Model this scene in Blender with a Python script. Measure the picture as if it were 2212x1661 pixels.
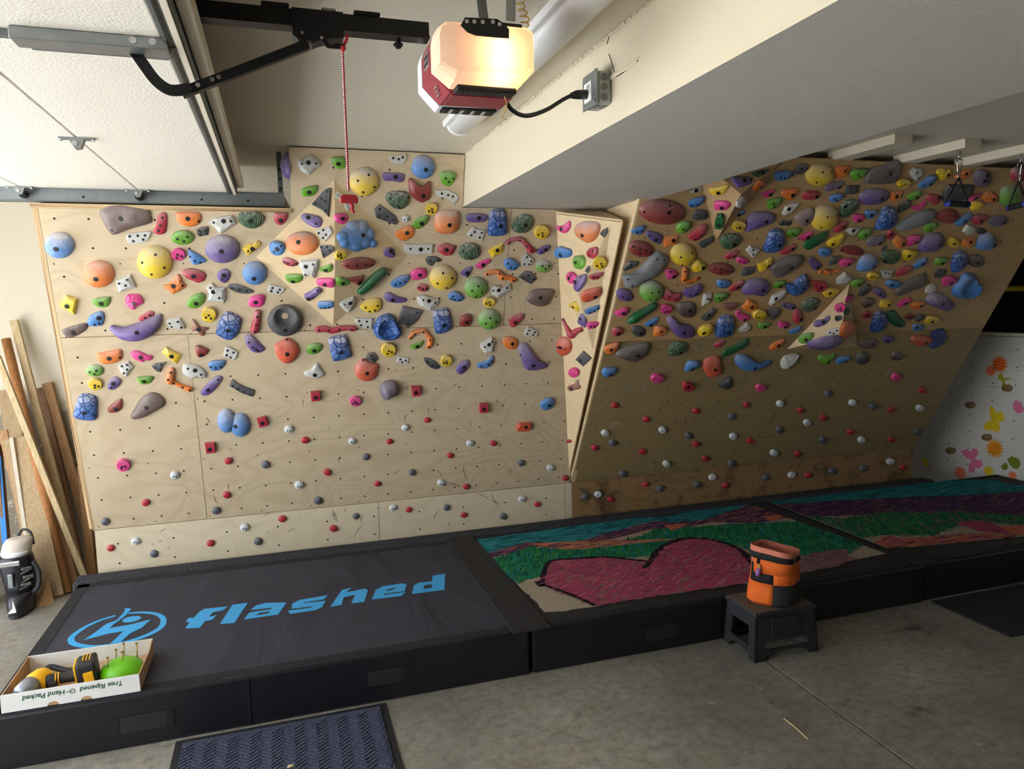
import bpy, bmesh, math, random
from mathutils import Vector, Matrix, noise
from mathutils.bvhtree import BVHTree
for o in list(bpy.data.objects): bpy.data.objects.remove(o)
SC = bpy.context.scene; COL = SC.collection
PI = math.pi
random.seed(7)
# ------------------------------------------------------------------ camera, sky, exposure
cam = bpy.data.cameras.new('camera'); camo = bpy.data.objects.new('camera', cam); COL.objects.link(camo)
cam.sensor_width = 36; cam.lens = 1561.88/2212*36; cam.clip_start = .02
YAW, PITCH, ROLL = .3098, -.1101, -.0196
fw = Vector((math.sin(YAW)*math.cos(PITCH), math.cos(YAW)*math.cos(PITCH), math.sin(PITCH)))
r0 = Vector((math.cos(YAW), -math.sin(YAW), 0)); u0 = r0.cross(fw)
rr = r0*math.cos(ROLL)+u0*math.sin(ROLL); uu = u0*math.cos(ROLL)-r0*math.sin(ROLL)
camo.matrix_world = Matrix(((rr.x, uu.x, -fw.x, 0), (rr.y, uu.y, -fw.y, 0), (rr.z, uu.z, -fw.z, 1.75), (0, 0, 0, 1)))
SC.camera = camo
w = bpy.data.worlds.new('daylight'); SC.world = w; w.use_nodes = True
wn = w.node_tree; bg = wn.nodes['Background']
sky = wn.nodes.new('ShaderNodeTexSky'); sky.sky_type = 'HOSEK_WILKIE'; sky.turbidity = 4; sky.ground_albedo = .4
sky.sun_direction = (.12, -.62, .77)
mx = wn.nodes.new('ShaderNodeMix'); mx.data_type = 'RGBA'; mx.inputs[0].default_value = .55
mx.inputs[7].default_value = (.60, .60, .60, 1)
wn.links.new(sky.outputs[0], mx.inputs[6]); wn.links.new(mx.outputs[2], bg.inputs[0])
bg.inputs[1].default_value = 7.0
sun = bpy.data.lights.new('sun', 'SUN'); sun.energy = 34; sun.angle = .01; sun.color = (.97, .99, 1)   # shines along the facade onto the driveway
suno = bpy.data.objects.new('sun', sun); COL.objects.link(suno); suno.rotation_euler = Vector((.12, -.62, .77)).to_track_quat('Z', 'Y').to_euler()
pl = bpy.data.lights.new('door_opening_portal', 'AREA'); pl.shape = 'RECTANGLE'; pl.size = 5.2; pl.size_y = 2.25
pl.cycles.is_portal = True
plo = bpy.data.objects.new('door_opening_portal', pl); COL.objects.link(plo)
plo.location = (-2.36, 2.3, 1.13); plo.rotation_euler = (PI/2, 0, -PI/2)
VS = SC.view_settings
VS.view_transform = 'Standard'; VS.look = 'None'; VS.gamma = 1; VS.use_curve_mapping = False
VS.exposure = .66

# ------------------------------------------------------------------ helpers
def lin(c): return tuple(((v/255)/12.92 if v/255 <= .04045 else ((v/255+.055)/1.055)**2.4) for v in c)
class MB:
    """collects shapes; build() links them as one mesh object"""
    def __init__(s): s.v = []; s.f = []; s.m = []; s.cur = 0
    def add(s, vs, fs):
        n = len(s.v); s.v += [Vector(p) for p in vs]
        for f in fs: s.f.append(tuple(i+n for i in f)); s.m.append(s.cur)
        return s
    def box(s, a, b):
        (x0, y0, z0), (x1, y1, z1) = a, b
        return s.add([(x0,y0,z0),(x1,y0,z0),(x1,y1,z0),(x0,y1,z0),(x0,y0,z1),(x1,y0,z1),(x1,y1,z1),(x0,y1,z1)],
                     [(0,3,2,1),(4,5,6,7),(0,1,5,4),(1,2,6,5),(2,3,7,6),(3,0,4,7)])
    def obox(s, c, ax, ay, az, hx, hy, hz):
        c = Vector(c); ax, ay, az = [Vector(q).normalized() for q in (ax, ay, az)]
        vs = [c+ax*hx*i+ay*hy*j+az*hz*k for k in (-1, 1) for i, j in ((-1,-1),(1,-1),(1,1),(-1,1))]
        return s.add(vs, [(0,3,2,1),(4,5,6,7),(0,1,5,4),(1,2,6,5),(2,3,7,6),(3,0,4,7)])
    def beam(s, a, b, wd, th, up=(0,0,1)):
        a, b = Vector(a), Vector(b); d = (b-a); L = d.length; d.normalize()
        sd = d.cross(Vector(up))
        if sd.length < 1e-4: sd = d.cross(Vector((1,0,0)))
        sd.normalize(); t = sd.cross(d)
        return s.obox((a+b)/2, d, sd, t, L/2, wd/2, th/2)
    def prism(s, poly, ext):
        n = len(poly); p = [Vector(q) for q in poly]; e = Vector(ext)
        return s.add(p+[q+e for q in p], [tuple(range(n)), tuple(range(2*n-1, n-1, -1))]+[(i, i+n, (i+1)%n+n, (i+1)%n) for i in range(n)])
    def tube(s, path, r, n=8, cap=True):
        path = [Vector(p) for p in path]; rs = r if isinstance(r, (list, tuple)) else [r]*len(path)
        vs = []; up = None
        for i, p in enumerate(path):
            d = (path[min(i+1, len(path)-1)]-path[max(i-1, 0)]).normalized()
            if up is None:
                up = d.orthogonal().normalized()
            a = (up-d*up.dot(d)).normalized(); b = d.cross(a); up = a
            vs += [p+(a*math.cos(2*PI*k/n)+b*math.sin(2*PI*k/n))*rs[i] for k in range(n)]
        fs = [(i*n+k, i*n+(k+1)%n, (i+1)*n+(k+1)%n, (i+1)*n+k) for i in range(len(path)-1) for k in range(n)]
        if cap: fs += [tuple(range(n-1, -1, -1)), tuple(range((len(path)-1)*n, len(path)*n))]
        return s.add(vs, fs)
    def cyl(s, a, b, r, n=16): return s.tube([a, b], r, n)
    def loft(s, rings, cap=True):
        n = len(rings[0]); vs = [p for rg in rings for p in rg]
        fs = [(i*n+k, i*n+(k+1)%n, (i+1)*n+(k+1)%n, (i+1)*n+k) for i in range(len(rings)-1) for k in range(n)]
        if cap: fs += [tuple(range(n-1, -1, -1)), tuple(range((len(rings)-1)*n, len(rings)*n))]
        return s.add(vs, fs)
    def lathe(s, c, prof, n=24, cap=True):
        c = Vector(c)
        return s.loft([[c+Vector((r*math.cos(2*PI*k/n), r*math.sin(2*PI*k/n), z)) for k in range(n)] for r, z in prof], cap)
    def build(s, name, mat, parent=None, smooth=False, bevel=0, loc=None):
        me = bpy.data.meshes.new(name)
        off = parent.location if parent else (Vector(loc) if loc else Vector((0,0,0)))
        if parent and parent.parent: off = off+parent.parent.location
        me.from_pydata([tuple(p-off) for p in s.v], [], s.f)
        ms = mat if isinstance(mat, (list, tuple)) else [mat]
        for q in ms: me.materials.append(M[q] if isinstance(q, str) else q)
        if len(ms) > 1:
            for p, k in zip(me.polygons, s.m): p.material_index = k
        bm = bmesh.new(); bm.from_mesh(me); bmesh.ops.recalc_face_normals(bm, faces=bm.faces); bm.to_mesh(me); bm.free()
        if smooth: me.shade_smooth()
        o = bpy.data.objects.new(name, me); COL.objects.link(o)
        if parent: o.parent = parent
        elif loc: o.location = off
        if bevel:
            b = o.modifiers.new('bevel', 'BEVEL'); b.width = bevel; b.segments = 2; b.limit_method = 'ANGLE'; b.angle_limit = .7
        return o
def tag(o, label=None, cat=None, group=None, kind=None):
    if label: o['label'] = label
    if cat: o['category'] = cat
    if group: o['group'] = group
    if kind: o['kind'] = kind
    return o
def thing(name, loc, label, cat, group=None):
    o = bpy.data.objects.new(name, None); COL.objects.link(o); o.location = loc; o.empty_display_size = .05
    return tag(o, label, cat, group)
def smooth_path(pts, n=8, closed=False):
    P = [Vector(p) for p in pts]; out = []
    m = len(P)
    for i in range(m if closed else m-1):
        p0, p1, p2, p3 = (P[(i-1) % m], P[i], P[(i+1) % m], P[(i+2) % m]) if closed else (P[max(i-1,0)], P[i], P[i+1], P[min(i+2,m-1)])
        for k in range(n):
            t = k/n
            out.append(.5*((2*p1)+(p2-p0)*t+(2*p0-5*p1+4*p2-p3)*t*t+(3*p1-p0-3*p2+p3)*t**3))
    if not closed: out.append(P[-1])
    return out
def jag(poly, amp, step):
    """roughens the outline of a flat shape lying in a horizontal plane"""
    out = []
    for i, p in enumerate(poly):
        a, b = Vector(p), Vector(poly[(i+1) % len(poly)]); k = max(1, int((b-a).length/step))
        for j in range(k):
            q = a.lerp(b, j/k); out.append(q+Vector((random.uniform(-amp, amp), random.uniform(-amp, amp), 0)))
    return out

# ------------------------------------------------------------------ materials
M = {}
class NT:
    def __init__(s, name):
        s.m = bpy.data.materials.new(name); s.m.use_nodes = True; s.t = s.m.node_tree
        s.b = s.t.nodes['Principled BSDF']; M[name] = s.m
    def n(s, typ, **kw):
        q = s.t.nodes.new('ShaderNode'+typ)
        for k, v in kw.items():
            if hasattr(q, k): setattr(q, k, v)
        return q
    def l(s, a, b): s.t.links.new(a, b)
    def coord(s, out='Object', scale=(1,1,1), rot=(0,0,0)):
        t = s.n('TexCoord'); m = s.n('Mapping'); m.inputs['Scale'].default_value = scale; m.inputs['Rotation'].default_value = rot
        s.l(t.outputs[out], m.inputs[0]); return m.outputs[0]
    def noise(s, vec, scale, detail=4, rough=.55, dist=0):
        q = s.n('TexNoise'); q.inputs['Scale'].default_value = scale; q.inputs['Detail'].default_value = detail
        q.inputs['Roughness'].default_value = rough; q.inputs['Distortion'].default_value = dist
        s.l(vec, q.inputs['Vector']); return q.outputs['Fac']
    def ramp(s, fac, stops):
        q = s.n('ValToRGB'); e = q.color_ramp.elements
        while len(e) < len(stops): e.new(.5)
        for el, (p, c) in zip(e, stops): el.position = p; el.color = (*c, 1) if len(c) == 3 else c
        s.l(fac, q.inputs[0]); return q.outputs[0]
    def math(s, op, a, b=None, clamp=False):
        q = s.n('Math'); q.operation = op; q.use_clamp = clamp
        for i, v in enumerate((a, b)):
            if v is None: continue
            if isinstance(v, (int, float)): q.inputs[i].default_value = v
            else: s.l(v, q.inputs[i])
        return q.outputs[0]
    def mix(s, fac, a, b, blend='MIX'):
        q = s.n('Mix'); q.data_type = 'RGBA'; q.blend_type = blend
        for i, v in ((0, fac), (6, a), (7, b)):
            if isinstance(v, (int, float)): q.inputs[i].default_value = v
            elif isinstance(v, tuple): q.inputs[i].default_value = (*v, 1)
            else: s.l(v, q.inputs[i])
        return q.outputs[2]
    def bump(s, h, strength=.3, dist=.01):
        q = s.n('Bump'); q.inputs['Strength'].default_value = strength; q.inputs['Distance'].default_value = dist
        s.l(h, q.inputs['Height']); s.l(q.outputs[0], s.b.inputs['Normal'])
    def col(s, c):
        if isinstance(c, tuple): s.b.inputs['Base Color'].default_value = (*c, 1)
        else: s.l(c, s.b.inputs['Base Color'])
    def set(s, rough=.5, metal=0, spec=.5):
        s.b.inputs['Roughness'].default_value = rough; s.b.inputs['Metallic'].default_value = metal
        s.b.inputs['Specular IOR Level'].default_value = spec
def plain(name, rgb, rough=.5, metal=0, var=.12, scale=12, bump=0, spec=.5, bscale=None):
    t = NT(name); c = lin(rgb); v = t.coord(); f = t.noise(v, scale, 5)
    t.col(t.mix(f, tuple(x*(1-var) for x in c), tuple(min(1, x*(1+var)) for x in c))); t.set(rough, metal, spec)
    if bump: t.bump(t.noise(v, bscale or scale*6, 3), bump, .004)
    return t
def plywood(name, rgb, dark, contrast=1., rot=0, stain=0):
    t = NT(name); v = t.coord(scale=(1,1,1), rot=(0,0,rot)); v2 = t.coord(scale=(1,1.5,1.5))
    n1 = t.noise(v2, 1.7, 2.0, .4, .5)
    s_ = t.math('SINE', t.math('MULTIPLY', n1, 85))
    g = t.math('MULTIPLY', t.math('ADD', s_, 1), .5)
    fine = t.noise(t.coord(scale=(3,60,60)), 3, 4)
    blotch = t.noise(v, 1.3, 3)
    c1, c2 = lin(rgb), lin(dark)
    a = t.mix(t.math('MULTIPLY', t.math('POWER', g, 2.5), .42*contrast), c1, c2)
    a = t.mix(t.math('MULTIPLY', fine, .22*contrast), a, c2)
    a = t.mix(t.math('MULTIPLY', blotch, .35), a, tuple(x*.86 for x in c1))
    if stain:
        st = t.ramp(t.noise(v, 4.5, 6, .65), [(.50, (0,0,0)), (.68, (1,1,1))])
        a = t.mix(t.math('MULTIPLY', st, stain), a, tuple(x*.28 for x in c2))
    # climbing shoe scuffs
    sc = t.ramp(t.noise(t.coord(scale=(5,2,5), rot=(0,.5,.9)), 5, 2, .4, 1.5), [(.70, (0,0,0)), (.745, (1,1,1))])
    a = t.mix(t.math('MULTIPLY', sc, .25), a, tuple(x*.4 for x in c2))
    t.col(a); t.set(.55, 0, .35); t.bump(fine, .06, .002)
plywood('maple_ply', (206,188,157), (166,140,106), .7)
plywood('maple_ply_kick', (210,198,170), (178,158,124), .5)
plywood('maple_volume', (220,196,156), (194,164,122), .4)
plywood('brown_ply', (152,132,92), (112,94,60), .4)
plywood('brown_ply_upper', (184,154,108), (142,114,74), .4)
plywood('aged_shaded_volume', (192,160,118), (158,124,84), .4)  # aged plywood tone, with shade under the beam also put into the colour
plywood('brown_kick', (150,120,82), (104,78,50), .8, 0, .8)
for nm, sc in (('ply_edge', (1.5,150,150)), ('ply_edge_upright', (170,1.2,1.2))):   # layered veneers seen on the cut edge
    t = NT(nm); f = t.noise(t.coord(scale=sc), 1, 2, .5)
    t.col(t.ramp(f, [(.36, lin((128,98,64))), (.47, lin((190,160,118))), (.62, lin((218,192,150)))])); t.set(.7)
def drywall(name, rgb, lower=None):
    t = NT(name); v = t.coord(); n1 = t.noise(v, 1.4, 3); n2 = t.noise(v, 60, 3); n3 = t.noise(v, 170, 2)
    c = lin(rgb); a = t.mix(n1, tuple(x*.93 for x in c), tuple(min(1, x*1.04) for x in c))
    sp = t.ramp(t.noise(v, 26, 5, .7), [(.70, (0,0,0)), (.74, (1,1,1))])
    a = t.mix(t.math('MULTIPLY', sp, .35), a, tuple(x*.45 for x in c))
    if lower:   # bare foundation concrete with flaking paint at the foot of the wall
        q = t.n('SeparateXYZ'); t.l(v, q.inputs[0])
        e = t.math('ADD', q.outputs[2], t.math('MULTIPLY', t.math('SUBTRACT', t.noise(v, 5, 6, .7), .5), .5))
        k = t.ramp(t.math('SUBTRACT', 1.75, e), [(.55, (0,0,0)), (.66, (1,1,1))])
        fl = t.ramp(t.noise(v, 14, 6, .75), [(.60, (0,0,0)), (.63, (1,1,1))])
        cc = t.mix(fl, lin(lower), lin((196,186,168)))
        a = t.mix(k, a, cc)
    t.col(a); t.set(.85, 0, .25)
    t.bump(t.math('ADD', t.math('MULTIPLY', n2, .8), t.math('MULTIPLY', n3, .4)), .35, .004)
drywall('wall_paint', (216,207,186), (146,136,118))
drywall('ceiling_paint', (208,200,182))
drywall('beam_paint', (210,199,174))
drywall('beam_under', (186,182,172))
drywall('wall_bounce_cut', (116,110,100))  # paint of the unseen walls, darkened to cut bounce light; no clutter stands there
t = NT('door_skin'); v = t.coord(); n2 = t.noise(v, 130, 2)
t.col(t.mix(t.noise(v, .8, 3), lin((226,218,202)), lin((238,231,217)))); t.set(.55, 0, .4); t.bump(n2, .45, .004)
# concrete floor
t = NT('concrete'); v = t.coord()
n1 = t.noise(v, 1.3, 7, .62); n2 = t.noise(v, 6, 8, .7, .3); n3 = t.noise(v, 60, 4); n5 = t.noise(v, 22, 6, .7)
a = t.mix(t.ramp(n1, [(.34, (0,0,0)), (.66, (1,1,1))]), lin((114,113,110)), lin((186,181,170)))
a = t.mix(t.ramp(n2, [(.36, (0,0,0)), (.64, (.7,.7,.7))]), a, lin((156,148,132)))
a = t.mix(t.ramp(n5, [(.42, (0,0,0)), (.66, (.6,.6,.6))]), a, lin((98,93,84)))
a = t.mix(t.ramp(t.noise(v, 2.3, 9, .72, .4), [(.60, (0,0,0)), (.68, (.85,.85,.85))]), a, lin((52,49,44)))
a = t.mix(t.ramp(t.noise(v, 3.7, 9, .78), [(.63, (0,0,0)), (.69, (.6,.6,.6))]), a, lin((208,204,196)))
a = t.mix(t.math('MULTIPLY', n3, .3), a, lin((92,87,78)))
t.col(a); t.set(.6, 0, .4); t.bump(t.math('ADD', n3, n2), .25, .003)
t = NT('chalk_smudge'); v = t.coord(); tr0 = t.n('BsdfTransparent'); ms0 = t.n('MixShader'); t.col(lin((206,196,176))); t.set(.95, 0, .1)
t.l(t.ramp(t.noise(v, 22, 6, .7), [(.30, (0,0,0)), (.75, (.38,.38,.38))]), ms0.inputs[0]); t.l(tr0.outputs[0], ms0.inputs[1]); t.l(t.b.outputs[0], ms0.inputs[2]); t.l(ms0.outputs[0], t.t.nodes['Material Output'].inputs[0])
plain('shoe_rubber_mark', (58,50,40), .9)
plain('driveway_concrete', (186,187,188), .85)
plain('joint_dirt', (70,64,54), .95)
plain('pad_vinyl', (21,23,28), .38, 0, .35, 6, .12, .5, 40)
t = NT('pad_canvas'); v = t.coord(); wv = t.noise(t.coord(scale=(1.2,.5,1), rot=(0,0,.5)), 2.2, 3, .5, .8)
a = t.mix(t.noise(v, 3, 5), lin((40,41,50)), lin((60,61,72)))
ch = t.ramp(t.noise(t.coord(scale=(1,3.2,1), rot=(0,0,.35)), 2.6, 7, .72, .5), [(.66, (0,0,0)), (.80, (.6,.6,.6))])
t.col(t.mix(ch, a, lin((150,148,158)))); t.set(.75, 0, .3); t.bump(wv, .5, .06)
plain('velcro', (24,24,27), .95, 0, .3, 60, .4)
plain('strap_nylon', (30,30,33), .7, 0, .3, 20, .3)
t = NT('carpet_grey'); v = t.coord(); n = t.noise(v, 210, 3, .7)
t.col(t.ramp(n, [(.35, lin((34,34,37))), (.55, lin((78,78,84))), (.7, lin((120,120,126)))])); t.set(.97, 0, .1); t.bump(n, .9, .01)
plain('logo_blue', (52,160,222), .55, 0, .08, 30)
def crayon(name, rgb, alt, rot=.8, sc=(2.2,18,1)):
    t = NT(name); n = t.noise(t.coord(scale=sc, rot=(0,0,rot)), 4, 5, .65, .4); m = t.noise(t.coord(), 150, 2)
    f = t.math('ADD', t.math('MULTIPLY', n, .75), t.math('MULTIPLY', m, .25))
    t.col(t.ramp(f, [(.34, lin(alt)), (.56, lin(rgb)), (.74, tuple(min(1, x*1.25) for x in lin(rgb)))])); t.set(.9, 0, .15)
crayon('paint_canvas', (176,164,142), (120,110,92), 0, (30,30,1))
crayon('paint_teal', (38,134,144), (22,76,98), .25, (3,14,1))
crayon('paint_purple', (92,58,92), (44,34,66), .35, (3,16,1))
crayon('paint_orange', (200,116,84), (128,72,60), .2, (3,14,1))
crayon('paint_green', (30,124,72), (14,60,56), -.95, (2,16,1))
crayon('paint_rose', (168,72,100), (112,54,70), .5, (4,9,1))
crayon('paint_mauve', (138,104,104), (90,66,72), .2, (4,8,1))
crayon('paint_leaf', (66,150,84), (30,96,60), -.95, (2,16,1))
crayon('paint_pine', (18,84,72), (10,48,52), -.95, (2,16,1))
crayon('paint_dusk', (58,44,80), (32,26,52), .3, (3,16,1))
crayon('paint_blush', (190,104,124), (140,72,92), .4, (4,9,1))
crayon('paint_aqua', (70,160,168), (36,108,124), .2, (3,14,1))
crayon('paint_dark', (44,24,36), (26,16,26), .2, (8,8,1))
# resin of the holds: colour, chalk dust rubbed on towards the upper side, strength from the object colour's alpha
def resin(name, rgb, rough=.42, pattern=None):
    t = NT('hold_'+name); c = lin(rgb); tc = t.n('TexCoord'); q = t.n('SeparateXYZ'); t.l(tc.outputs['Generated'], q.inputs[0])
    v = t.coord(); oi = t.n('ObjectInfo')
    n = t.noise(v, 28, 6, .68); n2 = t.noise(v, 90, 4)
    up = t.math('MULTIPLY', t.math('SUBTRACT', q.outputs[1], .38), 1.7, True)
    f = t.math('MULTIPLY', t.math('ADD', up, t.math('MULTIPLY', n, .35)), t.math('MULTIPLY', n, 1.7))
    f = t.math('MULTIPLY', f, oi.outputs['Alpha'], True)
    base = t.mix(n2, tuple(x*.86 for x in c), tuple(min(1, x*1.08) for x in c))
    h = n2
    if pattern == 'scale':
        vo = t.n('TexVoronoi'); vo.feature = 'DISTANCE_TO_EDGE'; vo.inputs['Scale'].default_value = 26; t.l(v, vo.inputs['Vector'])
        e = t.ramp(vo.outputs['Distance'], [(.0, (0,0,0)), (.13, (1,1,1))]); base = t.mix(e, tuple(x*.42 for x in c), base); h = e
        f = t.math('MULTIPLY', f, e)
    elif pattern == 'brain':
        s_ = t.math('SINE', t.math('MULTIPLY', t.noise(v, 11, 1.5, .4, .6), 70)); e = t.math('MULTIPLY', t.math('ADD', s_, 1), .5)
        base = t.mix(e, tuple(x*.55 for x in c), tuple(min(1, x*1.25) for x in c)); h = e; f = t.math('MULTIPLY', f, t.math('ADD', t.math('MULTIPLY', e, .9), .25))
    elif pattern == 'stone':
        h = t.noise(t.coord(scale=(1,1,1)), 45, 8, .75); base = t.mix(h, tuple(x*.55 for x in c), tuple(min(1, x*1.35) for x in c))
    t.col(t.mix(f, base, lin((196,190,188)))); t.set(rough, 0, .45)
    rg = t.math('ADD', t.math('MULTIPLY', f, .45), rough, True); t.l(rg, t.b.inputs['Roughness'])
    t.bump(h, .5 if pattern else .12, .006 if pattern else .003)
RES = dict(bl=(74,136,205), db=(36,100,186), ro=(216,90,54), ye=(248,208,24), gr=(104,172,32), gt=(24,98,54), pu=(104,78,148), pk=(238,74,150),
           re=(188,42,66), mr=(148,52,46), br=(112,92,84), bd=(76,54,50), bw=(150,94,74), gp=(112,100,122), gb=(98,90,84), pb=(150,124,120), nb=(30,66,132),
           wh=(214,220,222), gc=(98,104,110), rc=(184,38,54), bt=(148,118,66))
RES['or'] = (244,132,40)
for k in RES: RES[k] = tuple(int(v*.93) for v in RES[k])
for k, c in RES.items(): resin(k, c, .38)
resin('db', RES['db'], .35, 'scale'); resin('dg', (66,98,66), .5, 'brain')
resin('gy', (196,196,190), .6); resin('dk', (60,63,66), .55, 'stone'); resin('gs', (126,130,134), .75, 'stone'); resin('bls', RES['bl'], .35)
plain('bolt_black', (10,10,11), .55, 0, .2); plain('bolt_steel', (120,116,110), .35, 1, .2); plain('hole_dark', (22,17,12), .95)
plain('black_steel', (16,17,19), .42, .3, .3, 18, .1); plain('galvanised', (150,156,156), .42, .85, .22, 30, .12)
plain('galv_dull', (112,116,114), .55, .6, .3, 60, .2); plain('bright_steel', (196,198,200), .22, 1, .1)
plain('opener_red', (142,46,60), .3, 0, .1); plain('opener_white', (226,226,224), .5, 0, .05); plain('opener_grille', (30,29,28), .5, 0, .4, 40)
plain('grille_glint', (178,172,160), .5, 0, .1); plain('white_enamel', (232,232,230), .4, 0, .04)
plain('label_silver', (176,170,164), .4, .3, .1); plain('rope_red', (186,40,52), .8, 0, .4, 160); plain('rope_white', (225,205,205), .8)
plain('handle_red', (176,42,52), .45, 0, .1, 30); plain('wire_yellow', (214,176,92), .5); plain('cord_black', (22,22,24), .5); plain('outlet_white', (238,236,232), .4)
plain('cardboard_white', (228,228,224), .7, 0, .06, 8, .1); plain('cardboard_kraft', (186,150,110), .85, 0, .1, 20, .1); plain('print_green', (20,74,56), .7)
plain('tool_yellow', (246,186,20), .4, 0, .06); plain('tool_black', (34,34,36), .6, 0, .25, 60, .2); plain('tool_grey', (150,156,166), .35, .5, .1)
plain('apple_green', (104,190,16), .3, 0, .12, 8); plain('brass', (170,140,80), .35, 1, .15)
plain('stool_plastic', (40,41,44), .5, 0, .3, 8, .12); plain('stool_top', (92,82,70), .8, 0, .45, 40, .4)
plain('canvas_orange', (228,104,28), .8, 0, .14, 14, .25); plain('canvas_lining', (214,128,104), .85, 0, .2, 10, .2); plain('canvas_black', (26,26,28), .85, 0, .3, 14, .25)
plain('brush_lilac', (150,104,170), .5); plain('brush_wood', (176,140,88), .7)
plain('mat_rubber', (30,31,34), .8, 0, .2, 40, .2)
t = NT('mat_blue'); n = t.noise(t.coord(), 260, 3, .7); t.col(t.ramp(n, [(.36, lin((46,49,62))), (.55, lin((88,93,116))), (.72, lin((136,141,162)))])); t.set(.97, 0, .1); t.bump(n, .8, .006)
plain('leaf_tan', (206,190,140), .8)
def wood(name, rgb, dark):
    t = NT(name); n = t.noise(t.coord('Generated', (14,14,1.2)), 3, 6, .6, .6); m = t.noise(t.coord(), 9, 4)
    a = t.ramp(n, [(.32, lin(dark)), (.6, lin(rgb))]); t.col(t.mix(t.math('MULTIPLY', m, .35), a, tuple(x*.7 for x in lin(rgb)))); t.set(.7, 0, .3); t.bump(n, .15, .003)
wood('wood_pine', (204,178,134), (166,136,94)); wood('wood_fir', (190,150,108), (152,112,74)); wood('wood_orange', (178,124,74), (140,92,50)); wood('wood_red', (150,116,92), (116,84,64))
wood('wood_tan', (180,156,120), (150,124,90)); wood('wood_pale', (210,188,148), (174,148,106)); wood('wood_white', (206,198,180), (186,176,156))
plain('tape_blue', (46,128,206), .6, 0, .08)
plain('boot_black', (30,30,36), .3, 0, .2, 8); plain('boot_liner', (196,186,172), .9, 0, .1, 30, .3); plain('boot_white', (226,226,230), .5); plain('boot_strap', (44,44,46), .7)
plain('handle_navy', (34,58,150), .5)
plain('tub_white', (220,216,206), .5)
t = NT('mural_white'); v = t.coord(); n = t.noise(v, 3, 5); st = t.ramp(t.noise(t.coord(scale=(1,4,26)), 2.2, 6, .7), [(.60, (0,0,0)), (.68, (.7,.7,.7))])
sp = t.ramp(t.noise(v, 17, 6, .7), [(.68, (0,0,0)), (.73, (.9,.9,.9))])
a = t.mix(n, lin((206,204,196)), lin((228,226,218))); a = t.mix(st, a, lin((150,136,128))); t.col(t.mix(sp, a, lin((84,78,70)))); t.set(.8, 0, .2)
plain('trim_cream', (214,204,182), .6, 0, .06); plain('bin_black', (14,15,17), .3, 0, .3); plain('bin_yellow', (222,190,20), .45)
for nm, c in dict(orange=(240,110,30), coral=(244,130,90), yellow=(230,200,30), pink=(228,120,160), lime=(170,176,40), leaf=(120,140,30), amber=(236,150,20)).items(): plain('decal_'+nm, c, .6, 0, .12, 60)

# ------------------------------------------------------------------ the garage
YB, XR, ZC, ZS = 5.45, 5.80, 2.595, 2.313            # back wall, mural wall, ceiling, beam soffit
fl = tag(MB().box((-2.4,-2.6,-.12), (2.169,5.5,0)).box((2.181,-2.6,-.12), (7.0,5.5,0)).build('floor', 'concrete'), kind='structure')
MB().box((2.169,-2.6,-.10), (2.181,5.5,-.008)).build('control_joint', 'joint_dirt', fl)
tag(MB().box((-14,-9,-.14), (-2.4,12,-.02)).build('driveway', 'driveway_concrete'), kind='structure')
wb = tag(MB().box((-2.4,YB,0), (7.0,YB+.12,ZC)).build('wall_back', 'wall_paint'), kind='structure')
tag(MB().box((-2.4,-2.72,0), (7.0,-2.6,ZC)).build('wall_front', 'wall_bounce_cut'), kind='structure')
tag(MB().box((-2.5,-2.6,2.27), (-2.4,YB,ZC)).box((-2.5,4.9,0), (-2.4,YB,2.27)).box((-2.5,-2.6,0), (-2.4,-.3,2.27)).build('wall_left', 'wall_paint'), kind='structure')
tag(MB().box((7.0,-2.6,0), (7.12,YB,ZC)).build('wall_right', 'wall_bounce_cut'), kind='structure')
tag(MB().box((-2.5,-2.7,ZC), (7.1,YB+.1,ZC+.1)).build('ceiling', 'ceiling_paint'), kind='structure')
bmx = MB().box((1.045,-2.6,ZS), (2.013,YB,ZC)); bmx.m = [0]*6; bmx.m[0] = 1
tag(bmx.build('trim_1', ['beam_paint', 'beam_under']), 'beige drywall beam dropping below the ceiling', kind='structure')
bw_ = [o for o in bpy.data.objects if o.name == 'trim_1'][0]
MB().tube(smooth_path([(1.046,2.173,2.458),(1.046,2.121,2.457),(1.046,2.053,2.454),(1.046,2.005,2.457),(1.046,1.984,2.462)], 4), [.006,.008,.009,.008]+[.007]*10+[.004]*3, 8).build('plaster_ridge', 'beam_paint', bw_, True)
MB().tube(smooth_path([(1.044,2.178,2.454),(1.044,2.144,2.452),(1.044,2.088,2.449),(1.044,2.026,2.452),(1.044,1.988,2.455)], 3), .0016, 5).build('crack', 'hole_dark', bw_)
MB().tube(smooth_path([(1.044,2.198,2.57),(1.044,2.188,2.581),(1.044,2.176,2.589),(1.044,2.164,2.591),(1.044,2.121,2.586)], 3), .0014, 5).build('crack', 'hole_dark', bw_)
MB().tube(smooth_path([(1.044,2.184,2.535),(1.044,2.17,2.512),(1.044,2.155,2.485),(1.044,2.146,2.47)], 3), .0012, 5).build('crack', 'hole_dark', bw_)
# crumbly caulk line where the beam meets the ceiling, as in an old taped joint
cb = MB()
for i in range(60):
    y = 1.55+i*.04; cb.tube([(1.045, y, ZC-.004), (1.043, y+.03, ZC-.006+random.uniform(-.004, .004))], .003+random.uniform(0, .004), 6)
tag(cb.build('trim_2', 'beam_paint'), 'rough cream caulk bead along the beam and ceiling corner', kind='structure')

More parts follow.
